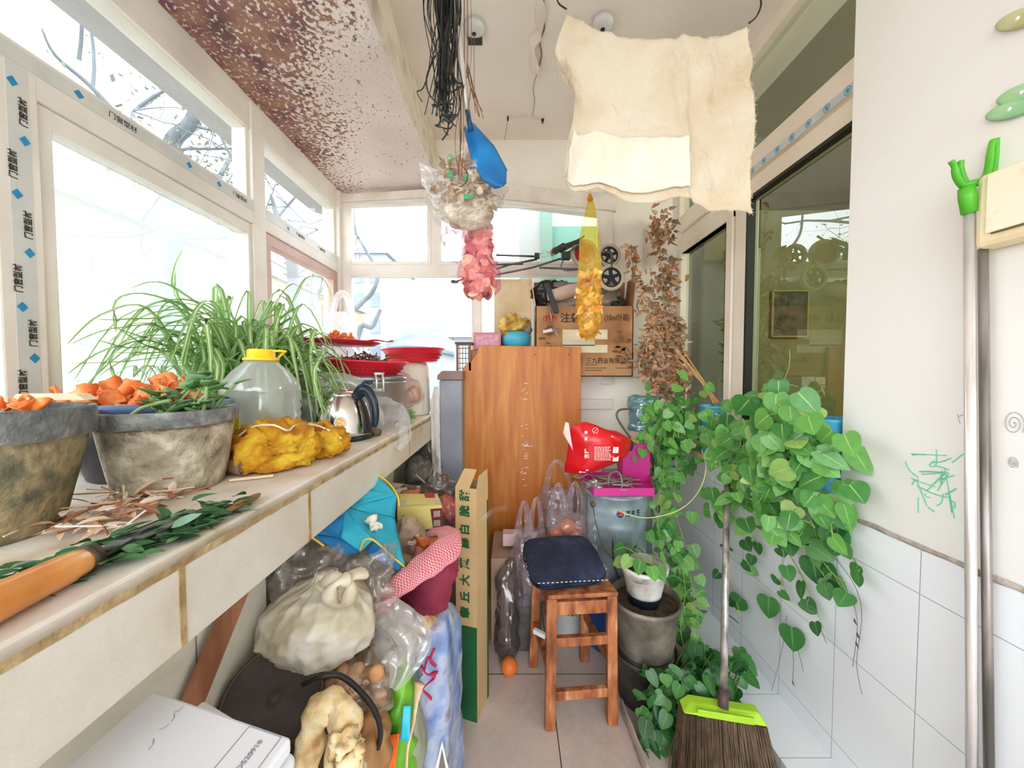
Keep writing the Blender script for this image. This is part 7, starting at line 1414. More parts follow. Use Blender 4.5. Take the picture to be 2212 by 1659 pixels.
# broom
br = thing('broom', 'broom with a lime green head leaning against the tiled wall', 'broom', V(.65, 1.10, 0))
lime = mat('lime_plastic', srgb(182, 226, 56), srgb(160, 206, 46), scale=10, rough=.4)
h0 = P(1562, 1520, 1.10); h1 = P(1572, 1000, 1.52)
MB().tube([h0 - V(0, 0, .01), h1], .0115, 16).build('handle', mat('metal_pole', srgb(180, 172, 164), stops=[(.35, srgb(140, 132, 126)), (.6, srgb(206, 200, 194))], scale=8, rough=.3, metal=.6, stretch=(4, 4, .5)), br, smooth=True)
MB().tube([h0 - V(0, 0, .014), lerp(h0, h1, .045)], .0155, 14).build('socket', mat('socket_dark', srgb(84, 66, 66), rough=.5), br, smooth=True)
yb0 = 1.10; q = [P(1492, 1516, 1.13), P(1640, 1540, 1.09), P(1660, 1572, 1.07), P(1476, 1542, 1.10)]
mb = MB(); dn = V(0, .0, -.012); bk2 = V(.008, .05, .0); vs = [q[3], q[2], q[2] + bk2, q[3] + bk2, q[0], q[1], q[1] + bk2 * .6, q[0] + bk2 * .6]; mb.add(vs, [(0, 1, 2, 3), (4, 7, 6, 5), (0, 4, 5, 1), (1, 5, 6, 2), (2, 6, 7, 3), (3, 7, 4, 0)]); mb.build('head', lime, br, bevel=.004)
mb = MB(); c0_, c1_ = lerp(vs[0], vs[5], .35) * 1, lerp(vs[1], vs[4], .35) * 1; f0 = lerp(q[3], q[0], .35); f1 = lerp(q[2], q[1], .35); a = lerp(f0, f1, .14); b = lerp(f0, f1, .86); mb.bar(a + V(0, -.003, 0), b + V(0, -.003, 0), .006, .022); mb.build('head_ridge', lime, br, bevel=.002)
mb = MB(); rnd = random.Random(33); down = (vs[0] + vs[1]) / 2
for k in range(1500):
    u = rnd.random(); w = rnd.random(); a = lerp(lerp(vs[0], vs[1], u), lerp(vs[3], vs[2], u), w); L = a.z - .006 if rnd.random() < .85 else (a.z * rnd.uniform(.5, .9)); sp0 = (u - .5); e = a + V(sp0 * .07 + rnd.gauss(0, .005), (-.03 + rnd.gauss(0, .008)), -min(L, a.z - .004)); mid = lerp(a, e, .5) + V(-sp0 * .008, 0, 0)
    mb.tube([a - V(0, 0, .004), mid, e], [.0011, .0010, .0007], 3, cap=False)
mb.build('bristles', mat('bristle_brown', srgb(120, 96, 74), srgb(84, 68, 54), scale=20, rough=.7), br, kind=None)
# metal clothes fork pole and its partner
pl_ = thing('clothes_fork', 'metal clothes pole with a bright green forked head leaning on the right wall', 'clothes pole', V(.965, .70, 0))
top = P(2094, 452, .76); bot = V(.962, .705, .0); pmtl = mat('pole_steel', srgb(206, 200, 196), stops=[(.3, srgb(176, 170, 168)), (.6, srgb(240, 234, 230))], scale=10, rough=.25, metal=.55, stretch=(3, 3, .3))
MB().tube([bot + V(0, 0, .005), top], .0088, 18).build('pole', pmtl, pl_, smooth=True)
grn = mat('fork_green', srgb(96, 190, 52), srgb(76, 170, 40), scale=10, rough=.35)
MB().tube([P(2095, 460, .758), P(2090, 425, .757), P(2087, 405, .757)], [.0125, .0135, .012], 16).build('socket', grn, pl_, smooth=True)
mb = MB(); Yf = .757
mb.tube(spline([P(2054, 348, Yf), P(2062, 360, Yf), P(2068, 385, Yf), P(2085, 404, Yf), P(2108, 398, Yf), P(2130, 378, Yf), P(2137, 355, Yf), P(2140, 325, Yf), P(2146, 302, Yf)], 30), [.0055] * 5 + [.007] * 21 + [.006] * 5, 10, flat=.7)
mb.tube(spline([P(2076, 348, Yf), P(2075, 362, Yf), P(2082, 385, Yf), P(2092, 400, Yf)], 10), .005, 8); mb.tube(spline([P(2153, 300, Yf), P(2152, 325, Yf), P(2149, 352, Yf), P(2146, 372, Yf), P(2152, 380, Yf)], 12), .0055, 8)
mb.tube([P(2080, 402, Yf), P(2120, 392, Yf), P(2150, 382, Yf)], .0075, 8); mb.build('fork', grn, pl_, smooth=True)
MB().tube([V(.988, .695, .005), P(2123, 538, .752)], .0078, 14).build('metal_pole', mat('pole_dull', srgb(150, 144, 138), stops=[(.35, srgb(96, 90, 84)), (.6, srgb(170, 162, 156))], scale=8, rough=.35, metal=.5, stretch=(3, 3, .3)), smooth=True, label='duller thin metal pole right behind the clothes pole', cat='pole')
# cream distribution box
cbx2 = thing('meter_box', 'cream plastic fuse box cover on the right wall behind the clothes pole', 'box', V(.955, .70, 1.6))
crm = mat('cream_plastic', srgb(242, 226, 190), srgb(232, 212, 172), scale=6, rough=.4)
zlo, zhi = 1.55, 1.70; MB().bb(.952, .998, .47, .752, zlo, zhi).build('housing', crm, cbx2, bevel=.012)
mdo = MB().bb(.9475, .953, .48, .73, zlo + .026, zhi - .008).build('door', mat('cream_door', srgb(246, 236, 210), stops=[(.3, srgb(216, 196, 160)), (.42, srgb(246, 236, 212))], scale=9, rough=.4), cbx2, bevel=.002)
MB().bb(.9468, .9476, .482, .72, zlo + .022, zlo + .025).build('door_gap', mat('gap_dark', srgb(90, 84, 40), rough=.6), mdo)
# adhesive hooks
hkm = mat('hook_pale_green', srgb(170, 214, 160), srgb(150, 200, 150), scale=12, rough=.3); hky = mat('hook_olive', srgb(206, 206, 160), srgb(190, 186, 130), scale=12, rough=.3); dot = mat('hook_dot', srgb(236, 240, 230), rough=.4)
def hook(px, py, Y_, m, label, ang):
    c = PX(px, py, .993); t = thing('adhesive_hook', label, 'hook', c); mb = MB().at(c, (ang, 0, 0)); mb.surf(lambda u, v: Vector((-.005 * math.sqrt(max(0, 1 - v * v)), .042 * v * math.cos(u * 6.283), .016 * v * math.sin(u * 6.283))), 28, 8, True, False, False)
    mb.build('plate', m, t, smooth=True, solid=.002); MB().at(c + V(-.006, 0, 0), (0, -math.pi / 2, 0)).lathe([(0, .002), (.004, 0)], 14, capb=False).build('pin', dot, t)
hook(2186, 236, 0, hkm, 'pale green oval adhesive hook, lower one of the pair at the right edge', .35); hook(2212, 200, 0, hkm, 'pale green oval adhesive hook just above the lower one at the right edge', .35); hook(2204, 40, 0, hky, 'olive oval adhesive hook highest on the right wall', .55)
# ============================================================ HANGING THINGS
rail = MB().tube([V(-.30, 1.20, 2.70), V(1.0, 1.20, 2.70)], .011, 12); rail.build('hanging_rail', mat('rail_metal', srgb(150, 130, 112), rough=.4, metal=.6), smooth=True, label='metal hanging rail across the balcony just above the picture', cat='rail')
MB().tube([P(1372, 66, 1.55) + V(0, .5, .02), P(1412, -40, 1.45)], .013, 12).build('ceiling_rod', mat('copper_rod', srgb(150, 104, 76), stops=[(.4, srgb(120, 78, 56)), (.6, srgb(206, 176, 150))], scale=8, rough=.35, metal=.5), smooth=True, label='brown metal rod running along the ceiling above the cloth', cat='rod')
MB().bar(P(1490, 90, 1.9), P(1600, -30, 1.5), .085, .02).build('ceiling_board', mat('board_white', srgb(238, 240, 244), rough=.6), label='white board strip under the ceiling above the cloth', cat='board')
# black strips bundle
blk2 = mat('strip_black', srgb(46, 46, 46), stops=[(.3, srgb(26, 30, 32)), (.6, srgb(60, 58, 54)), (.8, srgb(120, 84, 60))], scale=10, rough=.45)
bd = thing('strip_bundle', 'bundle of long black rubber strips hanging at the top', 'strips', V(-.17, 1.2, 2.69)); mb = MB(); rnd = random.Random(1)
for k in range(84):
    x0 = 962 + rnd.gauss(0, 19); yb = rnd.uniform(150, 270); x1 = 961 + rnd.gauss(0, 15); Y_ = 1.2 + rnd.gauss(0, .02)
    a = P(x0 * .6 + 960 * .4, -62, Y_); pts = [a, P(x0, 20, Y_), P(lerp(x0, x1, .6) + rnd.gauss(0, 3), yb * .6, Y_ + rnd.gauss(0, .01)), P(x1 + rnd.gauss(0, 4), yb, Y_)]
    if k % 5 == 0: pts += [P(x1 + rnd.choice([-16, 18]), yb + 12, Y_), P(x1 + rnd.gauss(0, 8), yb + 4 + rnd.uniform(10, 30), Y_)]
    mb.tube(spline(pts, 18), rnd.uniform(.0026, .0048), 5, flat=.45)
for L in ([(940, 120), (922, 165), (925, 200), (945, 225), (958, 250)], [(978, 160), (990, 190), (993, 235), (975, 262), (955, 258)], [(965, 240), (968, 280), (955, 303)]): mb.tube(spline([P(a, b, 1.19) for a, b in L], 16), .0026, 6)
mb.build('strips', blk2, bd, smooth=True)
b2 = thing('strip_bundle', 'thin reddish brown strips wrapped round the shovel handle and hanging below', 'strips', V(-.13, 1.2, 2.5)); mb = MB()
for k in range(6):
    x = 1004 + rnd.gauss(0, 6); L = [P(x, -20, 1.26), P(x, 140, 1.25), P(996 + rnd.gauss(0, 4), 200, 1.21), P(995 + rnd.gauss(0, 5), 300, 1.20), P(994 + rnd.gauss(0, 5), 370 + rnd.uniform(0, 20), 1.18)]; mb.tube(spline(L, 18), .0018, 5, flat=.5)
for k in range(7): L = [P(1010, 138, 1.22), P(1018 + rnd.gauss(0, 3), 180, 1.21), P(1030 + rnd.gauss(0, 8), 250 + rnd.uniform(-20, 20), 1.21)]; mb.tube(spline(L, 12), .0016, 5, flat=.5)
mb.tube(spline([P(996, 355, 1.17), P(1010, 375, 1.16), P(1006, 395, 1.16), P(993, 404, 1.16)], 10), .0016, 5)
mb.build('strips', mat('strip_brown', srgb(110, 66, 44), stops=[(.35, srgb(60, 40, 34)), (.6, srgb(140, 84, 56))], scale=16, rough=.5), b2, smooth=True)
# blue coal shovel
shv = thing('shovel', 'small shovel with a bright blue blade and metal handle hanging upside down', 'shovel', P(1050, 330, 1.24))
hm = mat('shovel_steel', srgb(206, 196, 184), stops=[(.35, srgb(176, 166, 156)), (.6, srgb(240, 234, 226))], scale=6, rough=.3, metal=.3, stretch=(4, 4, .4))
MB().tube([P(975, -45, 1.22), P(986, 60, 1.22), P(1000, 170, 1.23), P(1014, 278, 1.235)], [.0125, .012, .0115, .011], 12).build('handle', hm, shv, smooth=True)
MB().tube([P(1009, 240, 1.228), P(1017, 285, 1.232)], [.0095, .0125], 12, flat=.8).build('socket', mat('shovel_blue_dark', srgb(24, 70, 110), rough=.35), shv, smooth=True)
mb = MB()
ax0 = P(1012, 268, 1.24); ax1 = P(1082, 400, 1.20); d_ = (ax1 - ax0).normalized(); sd_ = d_.cross(V(0, -1, 0)).normalized(); nn_ = sd_.cross(d_)
def shf(u, v):
    w = .034 * (.55 + .75 * min(1, v * 2.4)) * (1 - .55 * max(0, v - .82) / .18); s_ = (u - .5) * 2; L = (ax1 - ax0).length * 1.04
    return ax0 + d_ * (v * L - .012 * s_ * s_ * (v > .8)) + sd_ * s_ * w + V(0, -1, 0) * (-.016 * s_ * s_ + .006)
mb.surf(shf, 16, 20); mb.build('blade', mat('shovel_blue', srgb(18, 112, 176), stops=[(.35, srgb(12, 88, 150)), (.65, srgb(28, 126, 190))], scale=8, rough=.35), shv, smooth=True, solid=.002)
# clear bag of dried stuff
cb1 = thing('hanging_bag', 'clear white carrier bag of dried leaves hanging below the shovel', 'bag', P(1000, 330, 1.30))
hf = film('hang_film', srgb(240, 236, 228), .62, .12, 18, .26, .34, bump=.9)
base = P(1002, 505, 1.30)
mb = MB().at(base, (0, .1, 0)); sack(mb, [(0, .03, .03), (.015, .08, .06), (.07, .125, .09), (.15, .13, .095), (.22, .10, .07), (.28, .055, .04), (.33, .022, .02), (.345, .015, .015)], 72, 44, 11, lambda v: .03 + .10 * max(0, v - .4), .012, 11, .018, 2)
mb.build('film', hf, cb1, smooth=True)
mb = MB(); q = [P(905, 350, 1.28), P(945, 378, 1.28), P(975, 430, 1.27), P(930, 470, 1.28)]; patch(mb, q[0], P(955, 372, 1.27), P(960, 450, 1.26), P(912, 400, 1.28), 14, .012, 20, 2); patch(mb, P(912, 385, 1.27), P(955, 430, 1.26), P(975, 500, 1.28), P(940, 470, 1.28), 12, .01, 20, 5); mb.build('loose_handle', bright_bag, cb1, smooth=True)
mb = MB(); blob(mb, base + V(.0, .01, .075), (.098, .06, .052), .008, 12, 4, 48, 26, .008); mb.build('lower_filling', mat('straw_fill', srgb(206, 184, 156), stops=[(.3, srgb(150, 128, 104)), (.5, srgb(206, 184, 156)), (.7, srgb(226, 210, 190))], scale=26, rough=.9, bump=.8, bscale=60), cb1, smooth=True)
fl = MB(); rnd = random.Random(6)
for k in range(420):
    a = rnd.uniform(0, 6.283); r = rnd.uniform(.55, 1); z = rnd.uniform(.10, .245); R_ = lerp(.108, .062, max(0, z - .13) / .115); c = base + V(R_ * r * math.cos(a), R_ * .7 * r * math.sin(a), z); oval_leaf(fl, c, V(rnd.gauss(0, 1), rnd.gauss(0, 1), rnd.gauss(0, 1)), V(rnd.gauss(0, 1), -1, rnd.gauss(0, 1)), rnd.uniform(.022, .045), rnd.uniform(.014, .026), rnd.uniform(-.6, .6), rnd.uniform(.1, .6), 4)
fl.build('dried_leaves', island('dried_peel_tan', [(0, srgb(146, 110, 84)), (.4, srgb(206, 172, 134)), (.7, srgb(232, 210, 180)), (1, srgb(244, 236, 220))]), cb1)
pg = mat('print_leaf_green', srgb(60, 170, 110), rough=.5)
c = P(974, 346, 1.235); mb = MB(); mb.tube([c + V(.011 * math.cos(k * .35), 0, .020 * math.sin(k * .35)) for k in range(19)], .0011, 5); oval_leaf(mb, c + V(-.003, 0, -.006), V(.3, 0, 1), V(0, -1, .2), .018, .011, .1, .2, 5); mb.build('green_logo', pg, cb1)
for (px, py, s_) in ((972, 378, '福'), (1006, 385, '多'), (1012, 425, '福多')): text(s_, cb1, pg, P(px, py, 1.205), frame3((0, -1, 0)), .016, 'lettering', bold=.0008)
# pink net bag of peel
pkb = thing('net_bag', 'long pink net bag of dried peel pieces hanging under the clear bag', 'bag', P(1035, 640, 1.36)); base = P(1036, 638, 1.36)
pf_ = film('pink_net', srgb(226, 150, 180), .08, .3, 18, .1, .08, tint=srgb(254, 230, 238), net=210)
mb = MB().at(base); sack(mb, [(0, .03, .03), (.012, .062, .05), (.06, .078, .06), (.14, .070, .056), (.22, .060, .05), (.275, .035, .03), (.30, .012, .012)], 56, 40, 7, lambda v: .02 + .06 * max(0, v - .7), .006, 16, .008, 5); mb.build('net', pf_, pkb, smooth=True)
fl = MB()
for k in range(460):
    a = rnd.uniform(0, 6.283); z = rnd.uniform(.008, .255); R_ = .070 if z < .12 else lerp(.068, .045, (z - .12) / .135); R_ *= min(1, .45 + z * 18); r = rnd.uniform(.6, .86); c = base + V(R_ * r * math.cos(a), R_ * .78 * r * math.sin(a), z)
    oval_leaf(fl, c, V(-math.sin(a) * rnd.choice([-1, 1]), math.cos(a) * rnd.choice([-1, 1]), rnd.gauss(0, 1.2)), V(math.cos(a), math.sin(a), rnd.gauss(0, .3)), rnd.uniform(.026, .042), rnd.uniform(.028, .040), rnd.uniform(-.1, .5), rnd.uniform(-.3, .3), 5)
fl.build('peel_pieces', island('peel_pinkish', [(0, srgb(190, 104, 112)), (.25, srgb(226, 150, 130)), (.6, srgb(246, 202, 170)), (1, srgb(252, 226, 204))]), pkb, smooth=True)
MB().at(base + V(0, 0, .05)).tube([V(0, 0, 0), V(0, 0, .10), V(0, 0, .2)], [.024, .03, .02], 16).build('inner_filling', mat('peel_core', srgb(226, 160, 140), srgb(206, 130, 120), scale=16, rough=.9), pkb, smooth=True)
mb = MB(); blob(mb, P(985, 525, 1.40), (.06, .035, .055), .012, 14, 3, 36, 22, .016); mb.build('hanging_bag', film('pink_white_film', srgb(236, 196, 206), .7, .15, 12, .25, .25, bump=.8), smooth=True, label='small pink and white plastic bag behind the pink net bag', cat='bag')
mb = MB(); mb.tube(spline([P(1000, 405, 1.30), P(1015, 470, 1.34), P(1034, 484, 1.36)], 8), .002, 6); mb.build('string', mat('string_grey', srgb(150, 140, 130), rough=.8), smooth=True, label='string tying the pink net bag to the clear bag above', cat='string')
# yellow net bag of peel
yl = thing('net_bag', 'long narrow yellow net bag of peel hanging under the cloth', 'bag', P(1273, 735, 1.50)); base = P(1272, 733, 1.50)
yf_ = film('yellow_net_film', srgb(248, 220, 90), .24, .3, 18, .1, .14, tint=srgb(255, 246, 190), net=260)
mb = MB().at(base); sack(mb, [(0, .012, .012), (.02, .034, .03), (.06, .046, .04), (.12, .052, .045), (.2, .050, .042), (.28, .046, .038), (.38, .040, .030), (.48, .028, .020), (.55, .014, .012), (.575, .008, .008), (.585, .010, .010)], 48, 60, 8, lambda v: .01 + .14 * max(0, v - .4), .004, 14, .004, 6)
mb.build('net', yf_, yl, smooth=True)
fl = MB(); 
for k in range(240):
    a = rnd.uniform(0, 6.283); z = rnd.uniform(.015, .275); R_ = .043 * min(1, .4 + z * 9); r = rnd.uniform(.6, .95); c = base + V(R_ * r * math.cos(a), R_ * .8 * r * math.sin(a), z)
    oval_leaf(fl, c, V(rnd.gauss(0, 1), rnd.gauss(0, .5), rnd.gauss(0, 1)), V(math.cos(a), math.sin(a) - .3, rnd.gauss(0, .5)), rnd.uniform(.02, .038), rnd.uniform(.014, .026), rnd.uniform(-.8, .8), rnd.uniform(.0, .7), 5)
fl.build('peel_pieces', island('peel_orange_pale', [(0, srgb(190, 104, 56)), (.35, srgb(232, 156, 84)), (.65, srgb(248, 206, 130)), (1, srgb(254, 236, 190))]), yl, smooth=True)
mb = MB(); blob(mb, base + V(.006, .0, .045), (.03, .026, .03), .004, 22, 2, 20, 14, .004); mb.build('bottom_lump', mat('brown_lump', srgb(176, 110, 44), rough=.8), yl, smooth=True)
mb = MB().at(base + V(0, 0, .575)); sack(mb, [(-.01, .008, .008), (0, .013, .012), (.008, .009, .009), (.02, .004, .004)], 16, 10, 4, None, .001, 30, 0, 1); mb.build('knot', mat('knot_amber', srgb(214, 150, 40), rough=.7), yl, smooth=True)
mb = MB().tube([base + V(.001, 0, .585), P(1275, 395, 1.50), V(P(1275, 395, 1.50).x, 1.5, 2.738)], .0016, 6); mb.tube([base + V(-.001, 0, .585), P(1272, 400, 1.50)], .0014, 6); mb.build('string', mat('string_pale', srgb(236, 226, 200), rough=.8), yl, smooth=True)
# the cloth
ct = mat('muslin_cloth', srgb(244, 232, 208), stops=[(.28, srgb(232, 208, 166)), (.42, srgb(241, 226, 200)), (.62, srgb(246, 237, 218))], scale=6, rough=.95, bump=.8, bscale=70, sub=.35)
ctr = thing('cloth', 'big cream muslin cloth with frayed edges hung under the ceiling', 'cloth', P(1420, 60, 1.15))
top_ = spline([P(1226, 16, 1.22), P(1270, 42, 1.20), P(1340, 66, 1.18), P(1430, 78, 1.15), P(1500, 76, 1.13), P(1560, 68, 1.12), P(1618, 48, 1.10)], 60)
bot_ = spline([P(1220, 372, 1.24), P(1236, 413, 1.23), P(1290, 410, 1.22), P(1340, 430, 1.20), P(1400, 436, 1.17), P(1470, 428, 1.15), P(1510, 440, 1.13), P(1540, 456, 1.12), P(1590, 450, 1.10), P(1620, 464, 1.09)], 60)
lft = spline([(0, 0, 0), (-12, 0, 0), (-24, 0, 0), (2, 0, 0), (20, 0, 0), (18, 0, 0), (8, 0, 0), (4, 0, 0), (0, 0, 0)], 60); rgt = spline([(0, 0, 0), (6, 0, 0), (8, 0, 0), (14, 0, 0), (8, 0, 0), (2, 0, 0), (2, 0, 0), (0, 0, 0)], 60)
def clothf(u, v, off=0.0):
    i = min(59, int(u * 60)); w_ = u * 60 - i; j = int(round(v * 60)); p = lerp(lerp(top_[i], top_[i + 1], w_), lerp(bot_[i], bot_[i + 1], w_), v); fr = 1.2 / 775
    e = noise.noise(V(v * 60, u, 3)) * .004
    p = p + V((lft[j].x * (1 - u) ** 3 + rgt[j].x * u ** 3) * fr + (e if u in (0, 1) else 0), 0, (noise.noise(V(u * 60, 7, v)) * .004 if v == 1 else 0))
    f = .010 * math.sin(u * 9 + v * 2) * v + .006 * math.sin(u * 23 + 3 * noise.noise(V(u * 3, v * 3, 0))) * (.4 + v)
    f += .014 * math.exp(-((u - .605) / .02) ** 2) * (-1) + .013 * ridge(V(u * 2.2, v * 1.2, 0), 1.6, 3) + .006 * ridge(V(u * 6, v * 3, 0), 1.6, 5)
    return p + V(0, f + off, 0) + nz(p, 9, .006) + nz(p, 25, .0022)
mb = MB(); mb.surf(lambda u, v: clothf(u, v), 60, 60); mb.build('main_layer', ct, ctr, smooth=True, solid=.0015)
mb = MB(); mb.surf(lambda u, v: clothf(u * .56 + .05, .66 + v * .325 - .06 * u, -.010), 36, 24); mb.build('second_layer', mat('muslin_lit_patch', srgb(250, 246, 232), srgb(246, 238, 218), scale=6, rough=.95, bump=.3, bscale=90, sub=.2), ctr, smooth=True, solid=.0015)  # doubled cloth; its lit patch is painted as a whiter material
mb = MB(); rnd = random.Random(4)
for k in range(150): j = rnd.random(); p = clothf(1.0, j); mb.tube([p, p + V(rnd.uniform(.001, .007), rnd.gauss(0, .002), rnd.gauss(-.001, .003))], .0006, 3)
for k in range(36): c = P(1216 + rnd.gauss(6, 9), 132 + rnd.uniform(-6, 32), 1.22); mb.tube(spline([c, c + nz(c, 60, .012, k), c + V(rnd.gauss(0, .006), 0, -rnd.uniform(.008, .03))], 6), .0007, 4)
for k in range(60): u = rnd.random(); p = clothf(u, 1.0); mb.tube([p, p + V(rnd.gauss(0, .003), 0, -rnd.uniform(.001, .006))], .0005, 3)
mb.build('frayed_threads', ct, ctr)
mb = MB(); mb.tube(spline([P(1200, -20, 1.21), P(1206, 6, 1.22), P(1224, 20, 1.22)], 10), .0026, 8); mb.build('wire_end', mat('black_wire', srgb(40, 38, 34), rough=.5), ctr, smooth=True); mb = MB(); mb.tube(spline([P(1640, -20, 1.09), P(1644, 10, 1.095), P(1634, 36, 1.10), P(1618, 50, 1.10)], 12), .0026, 8); mb.build('wire_end', mat('black_wire', srgb(40, 38, 34), rough=.5), ctr, smooth=True)
# lamp holders, nails, peeling paint
def lampholder(px, py, label, cord):
    d = ray(px, py); c = EYE + d * ((2.735 - 1.3) / d.z); t = thing('lamp_holder', label, 'lamp holder', c)
    MB().at(c - V(0, 0, .032)).lathe([(0, 0), (.012, 0), (.03, .004), (.042, .014), (.044, .032), (0, .034)], 36, capb=False).build('cap', mat('porcelain', srgb(222, 220, 218), srgb(206, 204, 202), scale=12, rough=.25), t, smooth=True)
    MB().at(c - V(0, 0, .034)).lathe([(0, 0), (.009, 0), (.009, .004)], 16).build('socket_hole', mat('socket_dark2', srgb(40, 36, 34), rough=.6), t)
    MB().at(c).bb(-.03, .03, .02, .055, -.03, 0).build('mount_block', mat('mount_dark', srgb(52, 58, 52), rough=.7), t)
    if cord: MB().tube([c - V(.0, .002, .034), c - V(0, 0, .30)], .0012, 5).build('pull_cord', mat('cord_olive', srgb(120, 110, 80), rough=.8), t)
lampholder(1024, 56, 'white porcelain lamp holder with a pull cord on the ceiling', True); lampholder(1302, 46, 'white porcelain lamp holder half hidden above the cloth', False)
mb = MB(); mb.tube([P(1097, 254, 1.9), P(1172, 258, 1.9)], .006, 6, flat=.5); mb.v = [v + V(0, 0, 0) for v in mb.v]
zc = 2.738
def onc_(px, py): d = ray(px, py); return EYE + d * ((zc - 1.3) / d.z)
mb = MB(); pts = spline([onc_(1097, 252), onc_(1135, 250), onc_(1172, 256)], 10); mb.tube(pts, [.006 + .003 * (k % 3) for k in range(11)], 6, flat=.4); mb.build('patch_strip', mat('putty', srgb(220, 212, 202), rough=.9), smooth=True, label='thin putty strip between the two nails in the ceiling', cat='putty')
nail = mat('nail_rust', srgb(70, 50, 42), rough=.7, metal=.4)
a = onc_(1097, 252); b = onc_(1172, 256)
mb = MB().tube([a, a - V(0, 0, .022)], .005, 8); mb.tube(spline([a - V(0, 0, .015), a - V(.008, .0, .07), a - V(.02, 0, .13)], 8), .0012, 5); mb.build('ceiling_nail', nail, label='rusty nail with a thin wire at the left of the putty strip', cat='nail')
MB().tube([b, b - V(0, 0, .026)], .005, 8).tube([b - V(0, 0, .006), b - V(0, 0, .012)], .009, 10).build('ceiling_nail', nail, label='bare rusty nail at the right of the putty strip', cat='nail')
flake = mat('paint_flake', srgb(240, 232, 222), srgb(226, 214, 200), scale=8, rough=.8)
mb = MB(); A0 = onc_(1168, -5); A1 = onc_(1166, 60); A2 = onc_(1150, 95); A3 = onc_(1158, 158)
def flf(u, v): p = spline([A0, A1, A2, A3], 20)[int(round(v * 20))]; return p + V((u - .5) * (.02 + .028 * math.sin(v * 9) ** 2), 0, -.0015 - .020 * (u ** 2) * (1 if v > .45 else .5)) + nz(p, 20, .004)
mb.surf(flf, 5, 20); mb.build('peeling_paint', flake, smooth=True, solid=.001, label='long curl of paint peeling off the ceiling between the shovel and the cloth', cat='paint flake')
mb = MB(); mb.tube(spline([onc_(1175, -5), onc_(1172, 30), onc_(1176, 60), onc_(1166, 90), onc_(1170, 120), onc_(1160, 158)], 20), .004, 5); mb.tube(spline([onc_(1160, 158), onc_(1152, 190), onc_(1155, 220), onc_(1150, 250)], 16), .0015, 4); mb.tube(spline([onc_(830, 0), onc_(845, 60), onc_(862, 120)], 12), .0018, 4); mb.build('ceiling_crack_and_shade', mat('crack_and_shade_brown', srgb(150, 128, 108), rough=.95), label='hairline cracks in the ceiling paint and a drawn shade line along the paint curl', cat='crack')  # thick brown line paints shading along the paint curl, thin ones are cracks
# ============================================================ OUTSIDE
gm = mat('outside_ground', srgb(150, 152, 146), rough=.95)
g = MB().bb(-60, 60, -40, 120, -3.2, -3.0).build('ground', gm); g['kind'] = 'structure'
def house(name, label, x0, x1, y0, y1, z0, z1, wallc, wins, face, cat='building'):
    r = thing(name, label, cat, ((x0 + x1) / 2, (y0 + y1) / 2, z0))
    MB().bb(x0, x1, y0, y1, z0, z1).build('walls', mat(label[:20] + 'wall', *wallc, rough=.9), r)
    MB().bb(x0 - .3, x1 + .3, y0 - .3, y1 + .3, z1, z1 + .3).build('roof_edge', mat('pale_roof', srgb(150, 152, 154), rough=.9), r)
    wm = mat('far_pane', srgb(110, 124, 140), srgb(130, 140, 150), scale=.5, rough=.2)
    for (a, b, c, d) in wins:
        if face == 'X': MB().bb(x1 - .02, x1 + .05, a, b, c, d).build('window', wm, r)
        else: MB().bb(a, b, y0 - .05, y0 + .02, c, d).build('window', wm, r)
    return r
wins = [(y, y + 1.2, z, z + 1.6) for y in (5.2, 8.6, 12, 15.5, 19) for z in (-.2, 3.2)]
house('apartment_building', 'pale yellow building with white framed windows beyond the left glazing', -16, -10, 3, 24, -3, 5.2, (srgb(186, 166, 124), srgb(176, 154, 112)), wins, 'X')
house('apartment_building', 'tall pale grey block far off at the left of the back window', -20, -11.5, 33, 42, -3, 12, (srgb(158, 162, 166), srgb(150, 156, 162)), [(x, x + .9, z, z + 1.3) for x in (-18.5, -16.5, -14.5, -13) for z in (2.4, 4.8, 7.2, 9.4)], 'Y')
hall = MB()
n = 24; xs = [-10.2 + 13.2 * k / n for k in range(n + 1)]
zr = lambda x: 6.3 - .033 * (x + 9) ** 2 + .02 * (x + 9)
vs = [(x, 30, -3) for x in xs] + [(x, 30, zr(x) - 3.0) for x in xs] + [(x, 46, zr(x)) for x in xs]
N1 = n + 1
hall.add(vs[:N1] + vs[N1:2 * N1], [(i, i + 1, N1 + i + 1, N1 + i) for i in range(n)])
hr = thing('hall_building', 'low hall with a curved blue grey roof outside the back window', 'building', (-4, 34, -3))
hall.build('walls', mat('hall_wall', srgb(168, 170, 170), rough=.9), hr)
hall = MB().add([(x, 29.6, zr(x) - 3.0) for x in xs] + [(x, 42, zr(x)) for x in xs], [(i, i + 1, N1 + i + 1, N1 + i) for i in range(n)])
hall.build('roof', mat('hall_roof', srgb(112, 136, 152), srgb(122, 146, 158), scale=.4, rough=.8), hr, solid=.3)
house('annex_building', 'small pale house with a grey roof outside the back window centre', -2.9, -.6, 18, 24, -3, 3.0, (srgb(150, 160, 170), srgb(140, 152, 166)), [(-2.3, -1.6, -.2, 1.6), (-1.4, -.9, -.2, 1.6)], 'Y')
